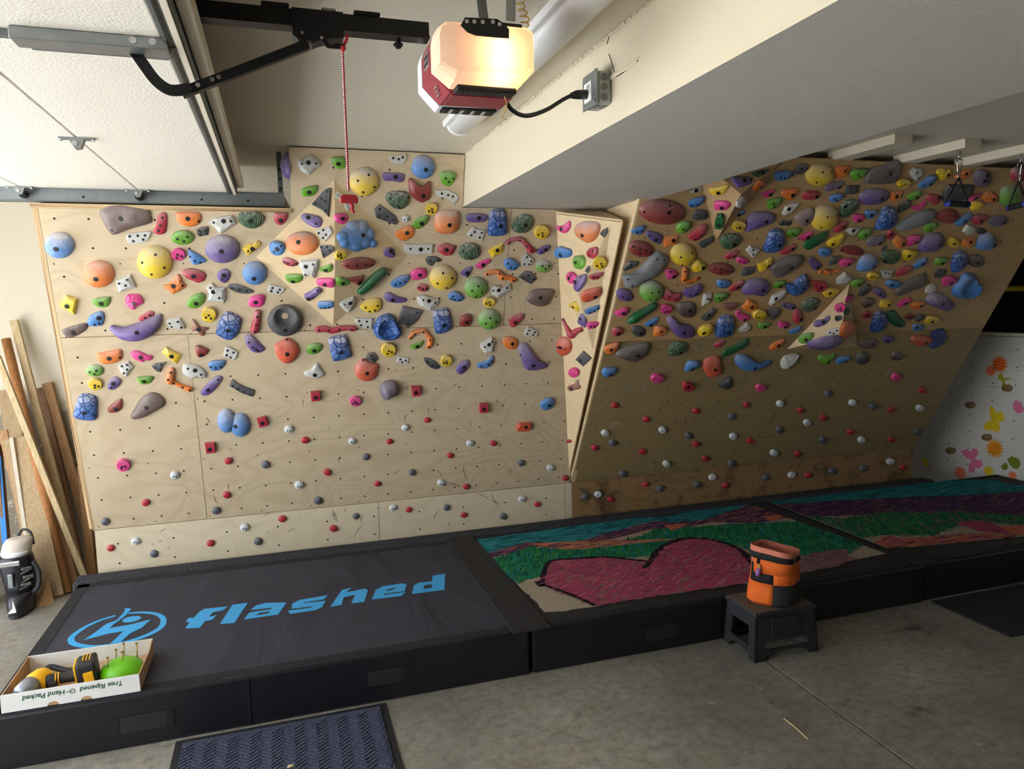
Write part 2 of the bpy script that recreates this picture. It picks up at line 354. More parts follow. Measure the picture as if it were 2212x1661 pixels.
# mural half wall on the right
mw = tag(MB().box((XR,-2.6,0), (XR+.05,YB,1.40)).build('trim_3', 'mural_white'), 'white painted plywood half wall with flower and butterfly decals', kind='structure')
MB().box((XR-.02,-2.6,1.405), (XR+.08,YB,1.435)).build('ledge', 'trim_cream', mw, bevel=.004)
def decal(nm, pts, mat, off=.0): MB().prism([Vector(p)-Vector((off,0,0)) for p in pts], (-.0012,0,0)).build(nm, mat, mw)
def flower(c, r, n, mat):
    c = Vector(c); P = []
    for k in range(n*4):
        a = 2*PI*k/(n*4); q = r*(1.0 if k % 4 in (1, 2) else .68); P.append(c+Vector((0, -math.cos(a)*q, math.sin(a)*q)))
    MB().prism(P, (-.0012,0,0)).build('flower_decal', mat, mw)
flower((5.8,4.553,1.166), .075, 14, 'decal_orange'); flower((5.8,4.628,1.106), .052, 12, 'decal_coral'); flower((5.8,4.554,0.4404), .085, 16, 'decal_amber')
flower((5.8,4.872,0.1574), .065, 12, 'decal_coral'); flower((5.8,4.598,0.2332), .05, 12, 'decal_yellow'); flower((5.8,4.383,0.2388), .042, 10, 'decal_coral')
decal('butterfly_decal', [(5.8,4.616,0.8091),(5.8,4.581,0.7879),(5.8,4.554,0.7457),(5.8,4.518,0.7734),(5.8,4.484,0.7372),(5.8,4.484,0.6874),(5.8,4.531,0.6713),(5.8,4.513,0.6147),(5.8,4.54,0.581),(5.8,4.584,0.5941),(5.8,4.642,0.5801),(5.8,4.674,0.6171),(5.8,4.627,0.6661),(5.8,4.594,0.6849),(5.8,4.62,0.7458)], 'decal_yellow')
decal('butterfly_decal', [(5.8,4.877,0.3533),(5.8,4.815,0.389),(5.8,4.772,0.3635),(5.8,4.764,0.4014),(5.8,4.723,0.4062),(5.8,4.699,0.3681),(5.8,4.738,0.3128),(5.8,4.667,0.3082),(5.8,4.655,0.2729),(5.8,4.693,0.2317),(5.8,4.724,0.2394),(5.8,4.732,0.19),(5.8,4.788,0.1777),(5.8,4.787,0.255),(5.8,4.758,0.2945),(5.8,4.821,0.3059)], 'decal_pink')
decal('butterfly_decal', [(5.8,5.289,0.203),(5.8,5.242,0.2175),(5.8,5.192,0.1611),(5.8,5.214,0.136),(5.8,5.262,0.1465)], 'decal_yellow')
decal('dragonfly_decal', [(5.8,4.563,1.072),(5.8,4.527,1.093),(5.8,4.505,1.05),(5.8,4.45,1.064),(5.8,4.449,1.051),(5.8,4.5,1.033),(5.8,4.488,0.9981),(5.8,4.524,0.9675),(5.8,4.518,1.022),(5.8,4.552,1.037)], 'decal_lime')
decal('leaf_decal', [(5.8,4.438,0.3728),(5.8,4.393,0.4016),(5.8,4.337,0.3928),(5.8,4.317,0.3522),(5.8,4.341,0.3067),(5.8,4.378,0.3034),(5.8,4.417,0.3316)], 'decal_leaf')
decal('leaf_decal', [(5.8,4.49,0.298),(5.8,4.454,0.3375),(5.8,4.425,0.3207),(5.8,4.432,0.2827),(5.8,4.469,0.2702)], 'decal_leaf')
decal('ladybird_decal', [(5.8,4.414,0.8365),(5.8,4.394,0.8835),(5.8,4.347,0.8626),(5.8,4.322,0.8217),(5.8,4.325,0.7861),(5.8,4.369,0.7712),(5.8,4.402,0.7934)], 'decal_pink')
hs = MB()
for i in range(10):
    for j in range(9):
        c = Vector((XR-.0004, 3.4+i*.2, .1+j*.15)); hs.add([c+Vector((0, .006*math.cos(2*PI*k/8), .006*math.sin(2*PI*k/8))) for k in range(8)], [tuple(range(8))])
tag(hs.build('bolt_holes', 'hole_dark', mw), kind='stuff')

# black storage bins standing behind the half wall
for i, (y0, y1, z0, z1, lab) in enumerate(((4.35,5.05,1.0,1.78,'tall black storage bin behind the half wall, below the yellow lid'), (3.6,4.3,1.0,1.80,'black storage bin behind the half wall at the right frame edge'))):
    b = thing('storage_bin', (6.3, (y0+y1)/2, z0), lab, 'bin', 'black storage bins')
    MB().loft([[(6.02+e, y0+e, z), (6.58-e, y0+e, z), (6.58-e, y1-e, z), (6.02+e, y1-e, z)] for e, z in ((.05, z0), (.0, z1-.03), (-.012, z1-.03), (-.012, z1))]).build('body', 'bin_black', b, bevel=.01)
    for k in range(3): MB().box((5.99, y0+.12+k*.2, z0+.05), (6.03, y0+.17+k*.2, z1-.06)).build('rib', 'bin_black', b)
    MB().loft([[(6.0-e, y0-e, z), (6.6+e, y0-e, z), (6.6+e, y1+e, z), (6.0-e, y1+e, z)] for e, z in ((.012, z1), (.012, z1+.035), (-.03, z1+.045))]).build('lid', 'bin_yellow', b, bevel=.006)
    if i == 0: MB().box((5.982, 4.86, 1.58), (5.99, 4.99, 1.66)).build('paper_label', 'outlet_white', b)
sh = thing('storage_shelf', (6.3,4.3,0), 'dark shelf carrying the black bins behind the half wall', 'shelf')
MB().box((5.92,3.0,.955), (6.95,5.4,.99)).build('shelf_board', 'wood_red', sh)
for x in (5.95, 6.9):
    for y in (3.05, 5.35): MB().box((x-.025,y-.025,0), (x+.025,y+.025,.955)).build('post', 'black_steel', sh)
for y0, y1 in ((4.3,5.1), (3.5,4.25)):
    b = thing('storage_bin', (6.3,(y0+y1)/2,1.85), 'black storage bin stacked on the yellow lid' if y0 > 4.26 else 'upper black storage bin at the right frame edge', 'bin', 'black storage bins')
    zz = 1.826 if y0 > 4.26 else 1.846
    MB().loft([[(6.03+e, y0+e, z), (6.57-e, y0+e, z), (6.57-e, y1-e, z), (6.03+e, y1-e, z)] for e, z in ((.04, zz), (.0, zz+.5), (-.012, zz+.5), (-.012, zz+.53))]).build('body', 'bin_black', b, bevel=.01)

# ------------------------------------------------------------------ climbing walls
YW, ZK, XL, XJ, XE = 4.67, .486, -1.087, 1.911, 5.036
class Fr:
    """a flat climbing surface: origin, u to the right, v up the slope, n towards the room"""
    def __init__(s, o, u, v):
        s.o = Vector(o); s.u = Vector(u).normalized(); v = Vector(v); v = v-s.u*v.dot(s.u); s.v = v.normalized(); s.n = s.u.cross(s.v)
    def pt(s, u, v, h=0): return s.o+s.u*u+s.v*v+s.n*h
    def mat(s, u, v):
        p = s.pt(u, v)
        return Matrix(((s.u.x, s.v.x, s.n.x, p.x), (s.u.y, s.v.y, s.n.y, p.y), (s.u.z, s.v.z, s.n.z, p.z), (0,0,0,1)))
def tri(p, q, t):
    p, q, t = Vector(p), Vector(q), Vector(t); n = (q-p).cross(t-p).normalized()
    if n.dot(Vector((0,0,1.75))-p) < 0: n = -n
    u = Vector((0,0,1)).cross(n).normalized(); return Fr(p, u, n.cross(u))
FA = Fr((0,YW,ZK), (1,0,0), (0,-.3022,1)); FB = Fr((0,YW,ZK), (1,0,0), (0,-.5631,1)); FK = Fr((0,YW,0), (1,0,0), (0,0,1))
kA = math.hypot(1, .3022); kB = math.hypot(1, .5631)
def panel(fr, uv, parent, mat='maple_ply', th=.018, name='plywood_panel'):
    m = MB().prism([fr.pt(u, v, 0) for u, v in uv], -fr.n*th); m.m = [0]*len(m.f)
    for i in range(2, len(m.f)): m.m[i] = 1
    return m.build(name, [mat, 'ply_edge'], parent)
vA = lambda z: (z-ZK)*kA
vB = lambda z: (z-ZK)*kB
ca = thing('climbing_wall', (.4,YW,0), 'left plywood climbing wall, pale maple, leaning out gently from the lighter kickboard', 'climbing wall')
US, UT, G = -.476, 1.335, .0016
VM = vA(1.623)
panel(FA, [(XL,0),(US-G,0),(US-G,VM-G),(XL,VM-G)], ca)
panel(FA, [(US+G,0),(XJ,0),(XJ,VM-G),(US+G,VM-G)], ca)
panel(FA, [(XL,VM+G),(UT-G,VM+G),(UT-G,vA(ZS)-.004),(1.041,vA(ZS)-.004),(1.041,vA(ZC)-.008),(.099,vA(ZC)-.008),(.099,vA(2.263)),(XL,vA(2.263))], ca)
panel(FA, [(UT+G,VM+G),(XJ,VM+G),(XJ,vA(ZS)-.004),(UT+G,vA(ZS)-.004)], ca)
US2 = .56
panel(FK, [(XL,.0),(US2-G,.0),(US2-G,ZK-.003),(XL,ZK-.003)], ca, 'maple_ply_kick', name='kick_panel')
panel(FK, [(US2+G,.0),(1.872-G,.0),(1.872-G,ZK-.003),(US2+G,ZK-.003)], ca, 'maple_ply_kick', name='kick_panel')
panel(FK, [(1.872+G,.0),(1.926,.0),(1.926,ZK-.003),(1.872+G,ZK-.003)], ca, 'maple_ply_kick', name='kick_panel')
# doubled edge strip down the left side, and the sloping cap above the low section
for k, (o, th) in enumerate(((-.024, .022), (-.012, .011))):
    MB().prism([FA.pt(XL+o*.0-.03*(k == 0)-.0+(-.012 if k else 0), v, -.018*(k == 0)) for v in (0, vA(2.263))]+[FA.pt(XL-.0012, v, -.018*(k == 0)) for v in (vA(2.263), 0)], FA.n*-(.10 if k == 0 else .03)).build('edge_strip', 'ply_edge_upright', ca)
MB().prism([(XL,4.133,2.264),(.097,4.133,2.264),(.075,4.62,2.40),(-1.065,4.62,2.40)], (0,.006,.02)).build('top_cap', ['maple_volume'], ca)
MB().box((XL-.03,4.12,2.263),(.098,4.14,2.285)).build('top_lip', 'ply_edge', ca)
for x in (-1.0, -.2, .6, 1.4):
    MB().beam((x, YW+.06, ZK), FA.pt(x, vA(2.2), -.08), .038, .09, (1,0,0)).build('stud', 'wood_pine', ca)
MB().box((.1,4.075,2.55),(1.04,4.11,2.594)).build('top_cleat', 'wood_pine', ca)
cbw = thing('climbing_wall', (3.4,YW,0), 'right plywood climbing wall, brown and steep, crowded with holds beside the beam', 'climbing wall')
UB = 1.93; VMB = vB(1.506)
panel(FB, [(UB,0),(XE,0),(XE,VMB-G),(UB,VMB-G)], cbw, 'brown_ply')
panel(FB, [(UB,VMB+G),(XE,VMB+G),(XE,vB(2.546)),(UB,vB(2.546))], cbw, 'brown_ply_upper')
for a, b in ((1.93,2.83), (2.83,3.83), (3.83,XE)):
    panel(FK, [(a+G,.0),(b-G,.0),(b-G,ZK-.003),(a+G,ZK-.003)], cbw, 'brown_kick', name='kick_panel')
# side cheek that closes the gap between the two boards, and the pale edge strip of the steep board
MB().prism([(UB+.002,YW-.001,ZK),(UB+.002,FB.pt(0,vB(2.5)).y+.02,2.5),(UB+.002,FA.pt(0,vA(2.5)).y+.12,2.5),(UB+.002,YW+.1,ZK)], (.018,0,0)).build('side_cheek', 'maple_volume', cbw)
MB().prism([FB.pt(UB-.012,.02,.0), FB.pt(UB-.012,vB(2.5),.0), FB.pt(UB,vB(2.5),.0), FB.pt(UB,.0,.0)], -FB.n*.022).build('edge_strip', 'maple_volume', cbw)
MB().prism([FB.pt(XE,0,-.018), FB.pt(XE,vB(2.546),-.018), FB.pt(XE,vB(2.546),-.12), FB.pt(XE,0,-.12)], (-.04,0,0)).build('edge_stud', 'wood_fir', cbw)
for x in (2.6, 3.4, 4.2):
    MB().beam(FB.pt(x, .1, -.07), FB.pt(x, vB(2.5), -.07), .038, .09, (1,0,0)).build('stud', 'wood_fir', cbw)
def tnuts(fr, us, vs, parent, keep, r=.0058):
    m = MB()
    for v in vs:
        for u in us:
            if not keep(u, v): continue
            m.add([fr.pt(u+r*math.cos(2*PI*k/8), v+r*math.sin(2*PI*k/8), .0006) for k in range(8)], [tuple(range(8))])
    tag(m.build('bolt_holes', 'hole_dark', parent), kind='stuff')
rng = lambda a, st, n: [a+st*i for i in range(n)]
tnuts(FA, rng(-1.024,.1497,20), rng(.051,.1463,15), ca, lambda u, v: v < vA(2.24) or (.14 < u < 1.02 and v < vA(2.56)))
tnuts(FA, rng(-1.06,.3,10), rng(.02,.39,7), ca, lambda u, v: v < vA(2.24), .004)
tnuts(FK, rng(-.97,.3,10), [.27,.39], ca, lambda u, v: u < 1.9)
tnuts(FB, rng(2.013,.1510,20), rng(.033,.1530,15), cbw, lambda u, v: True, .0052)
tnuts(FK, rng(2.0,.15,20), [.27,.34,.43], cbw, lambda u, v: True, .005)

# ------------------------------------------------------------------ plywood volumes bolted to the boards
def volume(name, base, apex, label, mat, th=.012):
    c = sum((Vector(p) for p in base), Vector())/len(base); t_ = thing(name, c, label, 'climbing volume', 'plywood volumes')
    n = len(base); ap = Vector(apex)
    for i in range(n):
        a, b = Vector(base[i]), Vector(base[(i+1) % n]); nn = (b-a).cross(ap-a).normalized()
        if nn.dot(ap-c) < 0: nn = -nn
        MB().prism([a, b, ap], -nn*th).build('face_panel', mat, t_)
    return t_
DV = [(-.097,4.202,2.033), (.326,4.081,2.436), (.727,4.201,2.039), (.302,4.318,1.650)]; DA = (.309,4.054,2.005)
volume('wall_volume', DV, DA, 'large diamond-shaped pyramid volume of pale plywood on the left wall', 'maple_volume')
W4 = dict(tl=Vector((1.613,4.114,2.284)), tr=Vector((1.870,3.745,2.197)), bo=Vector((1.892,4.632,.570)), ba=Vector((1.915,4.122,2.310)))
wt = thing('wall_volume', (1.8,4.3,1.2), 'tall narrow wedge volume of pale plywood between the two walls', 'climbing volume', 'plywood volumes')
nW = (W4['tr']-W4['tl']).cross(W4['bo']-W4['tl']).normalized()
if nW.y > 0: nW = -nW
MB().prism([W4['tl'], W4['tr'], W4['bo']], -nW*.016).build('front_panel', 'maple_volume', wt, bevel=.004)
MB().prism([W4['tl']+Vector((0,0,.003)), W4['tr']+Vector((0,0,.003)), W4['ba']+Vector((0,0,-.003))], (0,.004,.012)).build('top_panel', 'maple_volume', wt)
MB().prism([W4['tr']-nW*.016, W4['bo']-nW*.016, W4['ba']+Vector((-.01,0,-.05))], (-.012,.0,0)).build('side_panel', 'maple_volume', wt)
w3 = [(1.830,3.812,2.193), (1.677,4.231,1.893), (1.871,4.162,1.457)]; w3a = (1.722,4.038,1.806)
volume('wall_volume', w3, w3a, 'slim three-sided volume on the face of the tall wedge', 'maple_volume', .006)
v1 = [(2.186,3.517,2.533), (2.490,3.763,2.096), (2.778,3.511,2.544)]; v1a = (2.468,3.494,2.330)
volume('wall_volume', v1, v1a, 'three-sided plywood volume tucked under the beam on the right wall', 'aged_shaded_volume')
v2 = [(3.604,3.907,1.840), (3.318,4.151,1.407), (3.920,4.152,1.406)]; v2a = (3.584,3.951,1.499)
volume('wall_volume', v2, v2a, 'pointed triangular plywood volume in the middle of the right wall', 'maple_volume')
FRM = dict(A=FA, K=FK, B=FB, W=tri(W4['tl'], W4['tr'], W4['bo']),
  DUL=tri(DV[0],DV[1],DA), DUR=tri(DV[1],DV[2],DA), DLL=tri(DV[0],DV[3],DA), DLR=tri(DV[3],DV[2],DA),
  WT=tri(w3[0],w3[1],w3a), WL=tri(w3[1],w3[2],w3a), WR=tri(w3[0],w3[2],w3a),
  V1L=tri(v1[0],v1[1],v1a), V1R=tri(v1[1],v1[2],v1a), V1T=tri(v1[0],v1[2],v1a),
  V2L=tri(v2[0],v2[1],v2a), V2R=tri(v2[0],v2[2],v2a), V2B=tri(v2[1],v2[2],v2a),
  SL=Fr((XL,0,0),(0,-1,0),(0,0,1)), SU=Fr((.099,0,0),(0,-1,0),(0,0,1)), M=Fr((5.80,0,0),(0,-1,0),(0,0,1)))

# rubbed chalk around the empty bolt holes and black rubber marks left by climbing shoes
sm = MB()
for p in [(2.3036,4.2022,1.3148),(2.4486,4.2004,1.3180),(2.6045,4.1254,1.4514),(2.1509,4.2781,1.1802),(2.3013,4.2771,1.1819),(2.7600,4.2768,1.1825),(3.0691,4.2742,1.1871),(3.2211,4.2757,1.1844),(3.5375,4.2759,1.1841),(3.6822,4.2738,1.1877),(2.7620,4.3503,1.0520),(2.3028,4.3518,1.0493),(1.9995,4.3523,1.0483),(2.1526,4.4258,0.9179),(2.3091,4.4998,0.7864),(3.6942,4.3512,1.0504),(4.1616,4.3504,1.0518),(4.0135,4.3521,1.0487),(4.3244,4.2762,1.1835),(4.1555,4.2015,1.3162)]:
    c = Vector(p); R_ = random.uniform(.03, .05); sm.add([c+FB.u*R_*math.cos(2*PI*k/18)+FB.v*R_*math.sin(2*PI*k/18) for k in range(18)], [tuple(range(18))])
tag(sm.build('chalk_smudges', 'chalk_smudge', cbw), kind='stuff')
def scuffs(segs, fr, parent, wd=.0035):
    m = MB()
    for a, b in segs:
        a, b = Vector(a), Vector(b); d = (b-a).normalized(); sd = d.cross(fr.n); bow = sd*random.uniform(-.02, .02); P = [a, a.lerp(b, .33)+bow*.8, a.lerp(b, .66)+bow, b]
        w_ = [.2, 1, .8, .15]; m.add([p+sd*wd*k*.5 for p, k in zip(P, w_)]+[p-sd*wd*k*.5 for p, k in zip(P, w_)], [(i, i+1, i+5, i+4) for i in range(3)])
    tag(m.build('shoe_scuffs', 'shoe_rubber_mark', parent), kind='stuff')
pr_ = lambda L: list(zip(L[::2], L[1::2]))
scuffs(pr_([(3.4281,4.4808,0.8200),(3.4734,4.4022,0.9595),(3.4905,4.3766,1.0051),(3.5005,4.3432,1.0643),(2.6977,4.4525,0.8702),(2.6835,4.4050,0.9545),(3.3710,4.5180,0.7539),(3.4524,4.5356,0.7226),(3.4524,4.5356,0.7226),(3.5359,4.5381,0.7181),(2.4652,4.3825,0.9945),(2.4681,4.3579,1.0382),(2.5151,4.6074,0.5951),(2.5756,4.6302,0.5547),(2.5756,4.6302,0.5547),(2.5532,4.6548,0.5109),(2.5108,4.3533,1.0463),(2.5118,4.3320,1.0843)]), FB, cbw, .006)
scuffs(pr_([(0.8593,4.4776,1.1193),(0.8768,4.4939,1.0653),(1.1217,4.6033,0.7032),(1.1675,4.6447,0.5663),(0.9388,4.6099,0.6813),(0.9676,4.6298,0.6156),(1.0231,4.6432,0.5711),(1.1274,4.6643,0.5015),(0.7450,4.4866,1.0893),(0.7460,4.5049,1.0290),(0.7274,4.4919,1.0718),(0.7279,4.5022,1.0379),(1.4375,4.6198,0.6488),(1.4548,4.6407,0.5796),(1.2156,4.6060,0.6945),(1.2851,4.5992,0.7169),(1.1371,4.5098,1.0127),(1.1479,4.5289,0.9494),(0.6489,4.6141,0.6675),(0.7071,4.6037,0.7018),(0.3303,4.5626,0.8380),(0.3303,4.5835,0.7688),(1.3195,4.4691,1.1474),(1.3564,4.4791,1.1143)]), FA, ca)
scuffs(pr_([(-0.4251,4.6239,0.6350),(-0.4010,4.6408,0.5791),(-0.3463,4.6025,0.7058),(-0.3485,4.6161,0.6608),(-0.4286,4.4721,1.1373),(-0.4108,4.4840,1.0980),(-0.3220,4.5321,0.9388),(-0.3102,4.5401,0.9125),(-0.2946,4.5482,0.8857),(-0.2897,4.5538,0.8670),(0.1175,4.4471,1.2202),(0.1159,4.4642,1.1637),(-0.3893,4.6447,0.5662),(-0.3804,4.6602,0.5151)]), FA, ca)
scuffs(pr_([(1.2111,4.6690,0.4782),(1.3220,4.6690,0.4194),(1.3220,4.6690,0.4194),(1.3895,4.6690,0.3525),(1.3312,4.6690,0.4662),(1.3781,4.6690,0.3897),(0.9731,4.6690,0.3930),(0.9318,4.6690,0.3078),(0.4598,4.6690,0.4027),(0.4576,4.6690,0.3499),(0.4576,4.6690,0.3499),(0.3914,4.6690,0.2403),(0.2689,4.6690,0.4609),(0.3041,4.6690,0.3749),(1.0443,4.6690,0.2991),(1.0274,4.6690,0.2577),(0.5379,4.6690,0.4396),(0.5781,4.6690,0.4353),(0.3472,4.6690,0.4637),(0.3477,4.6690,0.4412)]), FK, ca)
scuffs(pr_([(-0.7416,4.6690,0.4303),(-0.7050,4.6690,0.4505),(-0.7217,4.6690,0.3382),(-0.7060,4.6690,0.3123),(-0.1475,4.6690,0.4550),(-0.1030,4.6690,0.4718),(-0.0217,4.6690,0.3420),(0.0445,4.6690,0.3637),(-0.1424,4.6690,0.3635),(-0.1267,4.6690,0.3434),(-0.7559,4.6690,0.3831),(-0.7311,4.6690,0.3836),(-0.8019,4.6690,0.3573),(-0.7930,4.6690,0.3806),(0.2689,4.6690,0.4609),(0.2987,4.6690,0.3830)]), FK, ca)

# ------------------------------------------------------------------ crash pads, carpet, floor mats
HP = .225
PADB = {}
tag(MB().box((-1.19,4.515,0), (5.12,4.652,.236)).build('carpet_strip', 'carpet_grey', loc=(2,4.58,0), bevel=.02), 'grey carpet-covered strip between the pads and the kickboard', 'carpet')
def pad(x0, x1, y0, y1, label):
    t_ = thing('crash_pad', ((x0+x1)/2, (y0+y1)/2, 0), label, 'crash pad', 'black crash pads')
    MB().box((x0,y0,0), (x1,y1,HP-.004)).build('foam_block', 'pad_vinyl', t_, bevel=.012)
    MB().box((x0+.01,y0+.01,HP-.0045), (x1-.01,y1-.01,HP-.0005)).build('top_cover', 'pad_canvas' if x0 < 0 else 'strap_nylon', t_)
    for a, b in (((x0+.012,y0+.015),(x1-.012,y0+.065)), ((x0+.012,y1-.065),(x1-.012,y1-.015)), ((x0+.012,y0+.015),(x0+.07,y1-.015)))[:3 if x0 < 0 else 2]:
        MB().box((a[0],a[1],HP-.001), (b[0],b[1],HP+.0015)).build('velcro_strip', 'velcro', t_)
    PADB[t_.name] = dict(bounds=(x0+.012, x1-.006, y0+.02, y1-.012))
    return t_
def grab(t_, xa, xb, za, zb, y):
    MB().box((xa,y-.004,za), (xb,y,zb)).build('handle_patch', 'strap_nylon', t_, bevel=.002)
    for x in (xa, xb-.03): MB().box((x,y-.0055,za), (x+.03,y-.004,zb)).build('handle_stitching', 'pad_vinyl', t_)
p1 = pad(-1.16, 1.052, 3.092, 4.512, 'black crash pad with the blue lettering and logo on top')
MB().box((-.205,3.0875,.005), (-.197,3.092,.21)).build('seam', 'velcro', p1)
grab(p1, -.72, -.49, .065, .135, 3.092); grab(p1, .26, .47, .08, .15, 3.092)
def print_(poly, mat, name, parent, z, h=.0012, j=None):
    P = [(p[0], p[1], z) for p in poly]
    if j: P = jag(P, *j)
    if 'bounds' in PADB.get(parent.name, {}):
        x0, x1, y0, y1 = PADB[parent.name]['bounds']; P = [(min(max(p[0], x0), x1), min(max(p[1], y0), y1), z) for p in P]
    return MB().prism(P, (0,0,h)).build(name, mat, parent)
LB = HP-.0004
for nm, pts in (
  ('letter_f', [(-0.5055,3.679,0.2255),(-0.4911,3.748,0.2255),(-0.5121,3.754,0.2255),(-0.5048,3.799,0.2255),(-0.4794,3.794,0.2255),(-0.4586,3.864,0.2255),(-0.4398,3.892,0.2255),(-0.3234,3.882,0.2255),(-0.3458,3.84,0.2255),(-0.3924,3.834,0.2255),(-0.4088,3.777,0.2255),(-0.3734,3.786,0.2255),(-0.3888,3.736,0.2255),(-0.4216,3.733,0.2255),(-0.4392,3.658,0.2255)]),
  ('letter_l', [(-0.3485,3.671,0.2255),(-0.3041,3.896,0.2255),(-0.2291,3.895,0.2255),(-0.2819,3.66,0.2255)]),
  ('letter_a', [(-0.2116,3.795,0.2255),(-0.1868,3.843,0.2255),(-0.141,3.859,0.2255),(-0.03527,3.83,0.2255),(-0.07666,3.687,0.2255),(-0.2399,3.685,0.2255),(-0.2188,3.756,0.2255),(-0.2002,3.763,0.2255),(-0.1134,3.765,0.2255),(-0.1048,3.786,0.2255)]),
  ('letter_s', [(-0.006916,3.802,0.2255),(0.03008,3.837,0.2255),(0.1757,3.851,0.2255),(0.1494,3.8,0.2255),(0.04709,3.799,0.2255),(0.04857,3.789,0.2255),(0.1599,3.776,0.2255),(0.1373,3.7,0.2255),(0.1049,3.677,0.2255),(-0.01799,3.672,0.2255),(-0.03043,3.716,0.2255),(0.0843,3.713,0.2255),(0.0895,3.73,0.2255),(-0.01253,3.737,0.2255)]),
  ('letter_h', [(0.1769,3.688,0.2255),(0.2527,3.896,0.2255),(0.3048,3.908,0.2255),(0.2732,3.856,0.2255),(0.3018,3.856,0.2255),(0.3708,3.872,0.2255),(0.387,3.845,0.2255),(0.3507,3.693,0.2255),(0.2849,3.698,0.2255),(0.3159,3.806,0.2255),(0.2535,3.791,0.2255),(0.2335,3.695,0.2255)]),
  ('letter_e', [(0.3918,3.71,0.2255),(0.4259,3.83,0.2255),(0.4679,3.868,0.2255),(0.5778,3.874,0.2255),(0.5991,3.852,0.2255),(0.5713,3.762,0.2255),(0.4633,3.764,0.2255),(0.4578,3.745,0.2255),(0.5766,3.747,0.2255),(0.545,3.702,0.2255)]),
  ('letter_d', [(0.6051,3.716,0.2255),(0.6334,3.82,0.2255),(0.664,3.85,0.2255),(0.7388,3.844,0.2255),(0.7611,3.927,0.2255),(0.8328,3.93,0.2255),(0.7791,3.703,0.2255),(0.6133,3.708,0.2255)]),
  ('logo_climber', [(-0.8338,4.051,0.2255),(-0.8003,4.029,0.2255),(-0.8056,3.989,0.2255),(-0.8126,3.944,0.2255),(-0.8515,3.841,0.2255),(-0.8581,3.809,0.2255),(-0.7694,3.819,0.2255),(-0.6817,3.849,0.2255),(-0.7076,3.762,0.2255),(-0.7504,3.71,0.2255),(-0.7821,3.608,0.2255),(-0.8239,3.603,0.2255),(-0.81,3.658,0.2255),(-0.7858,3.748,0.2255),(-0.8489,3.746,0.2255),(-0.9468,3.708,0.2255),(-0.9156,3.779,0.2255),(-0.8832,3.87,0.2255),(-0.8432,3.9,0.2255),(-0.8274,3.997,0.2255)]),
  ):
    print_(pts, 'logo_blue', nm, p1, LB)
for pts in ([(-0.1816,3.713,0.2255),(-0.1694,3.738,0.2255),(-0.1175,3.739,0.2255),(-0.1259,3.715,0.2255)], [(0.4847,3.814,0.2255),(0.532,3.823,0.2255),(0.5252,3.804,0.2255),(0.4791,3.795,0.2255)], [(0.6866,3.8,0.2255),(0.7303,3.802,0.2255),(0.7181,3.752,0.2255),(0.6732,3.751,0.2255)]):
    print_(pts, 'pad_canvas', 'letter_counter', p1, LB+.0006)
hd = Vector((-0.7746,3.887,0.2255)); MB().prism([(hd.x+.042*math.cos(2*PI*k/20), hd.y+.036*math.sin(2*PI*k/20), LB) for k in range(20)], (0,0,.0012)).build('logo_head', 'logo_blue', p1)
ring = smooth_path([(-0.8615,3.962,0.2255),(-0.9213,3.929,0.2255),(-0.9634,3.882,0.2255),(-0.9903,3.832,0.2255),(-1.008,3.771,0.2255),(-1.001,3.72,0.2255),(-0.9801,3.681,0.2255),(-0.9347,3.641,0.2255),(-0.8804,3.613,0.2255),(-0.8304,3.606,0.2255),(-0.7821,3.608,0.2255),(-0.7404,3.617,0.2255),(-0.6891,3.646,0.2255),(-0.6445,3.687,0.2255),(-0.6192,3.738,0.2255),(-0.6177,3.799,0.2255),(-0.6326,3.859,0.2255),(-0.6713,3.916,0.2255),(-0.7319,3.955,0.2255),(-0.8027,3.972,0.2255)], 4)
ro = []; ri = []
for i, p in enumerate(ring):
    d = (ring[min(i+1, len(ring)-1)]-ring[max(i-1, 0)]).normalized(); sd = Vector((-d.y, d.x, 0)); wd = .010+.006*math.sin(PI*i/len(ring))
    ro.append(p+sd*wd); ri.append(p-sd*wd)
m = MB(); n = len(ro); m.add([(*q[:2], LB+.0012) for q in ro]+[(*q[:2], LB+.0012) for q in ri], [(i, i+1, n+i+1, n+i) for i in range(n-1)])
m.build('logo_ring', 'logo_blue', p1)
p2 = pad(1.068, 3.452, 3.092, 4.512, 'black crash pad painted with a big pink heart and green hills')
grab(p2, 1.63, 1.87, .06, .135, 3.092)
def layer(parent, k, mat, nm, pts, j=(.006, .03)): return print_(pts, mat, nm, parent, HP+.0004+k*.0007, .0007, j)
layer(p2, 0, 'paint_canvas', 'painted_ground', [(1.146,4.446,0.2255),(1.55,4.469,0.2255),(1.865,4.484,0.2255),(2.287,4.501,0.2255),(2.6,4.454,0.2255),(2.773,4.503,0.2255),(3.297,4.581,0.2255),(3.352,3.848,0.2255),(3.393,3.312,0.2255),(3.045,3.274,0.2255),(2.977,3.244,0.2255),(2.678,3.225,0.2255),(2.362,3.212,0.2255),(1.776,3.231,0.2255),(1.463,3.22,0.2255),(1.289,3.223,0.2255),(1.189,3.247,0.2255),(1.167,3.755,0.2255),(1.121,4.317,0.2255)])
layer(p2, 1, 'paint_teal', 'painted_sky', [(1.146,4.446,0.2255),(1.55,4.469,0.2255),(1.865,4.484,0.2255),(2.287,4.501,0.2255),(2.6,4.454,0.2255),(2.773,4.503,0.2255),(3.288,4.567,0.2255),(3.24,4.474,0.2255),(2.715,4.257,0.2255),(2.397,4.383,0.2255),(2.034,4.28,0.2255),(1.78,4.184,0.2255),(1.44,4.27,0.2255),(1.149,4.175,0.2255),(1.125,4.331,0.2255)])
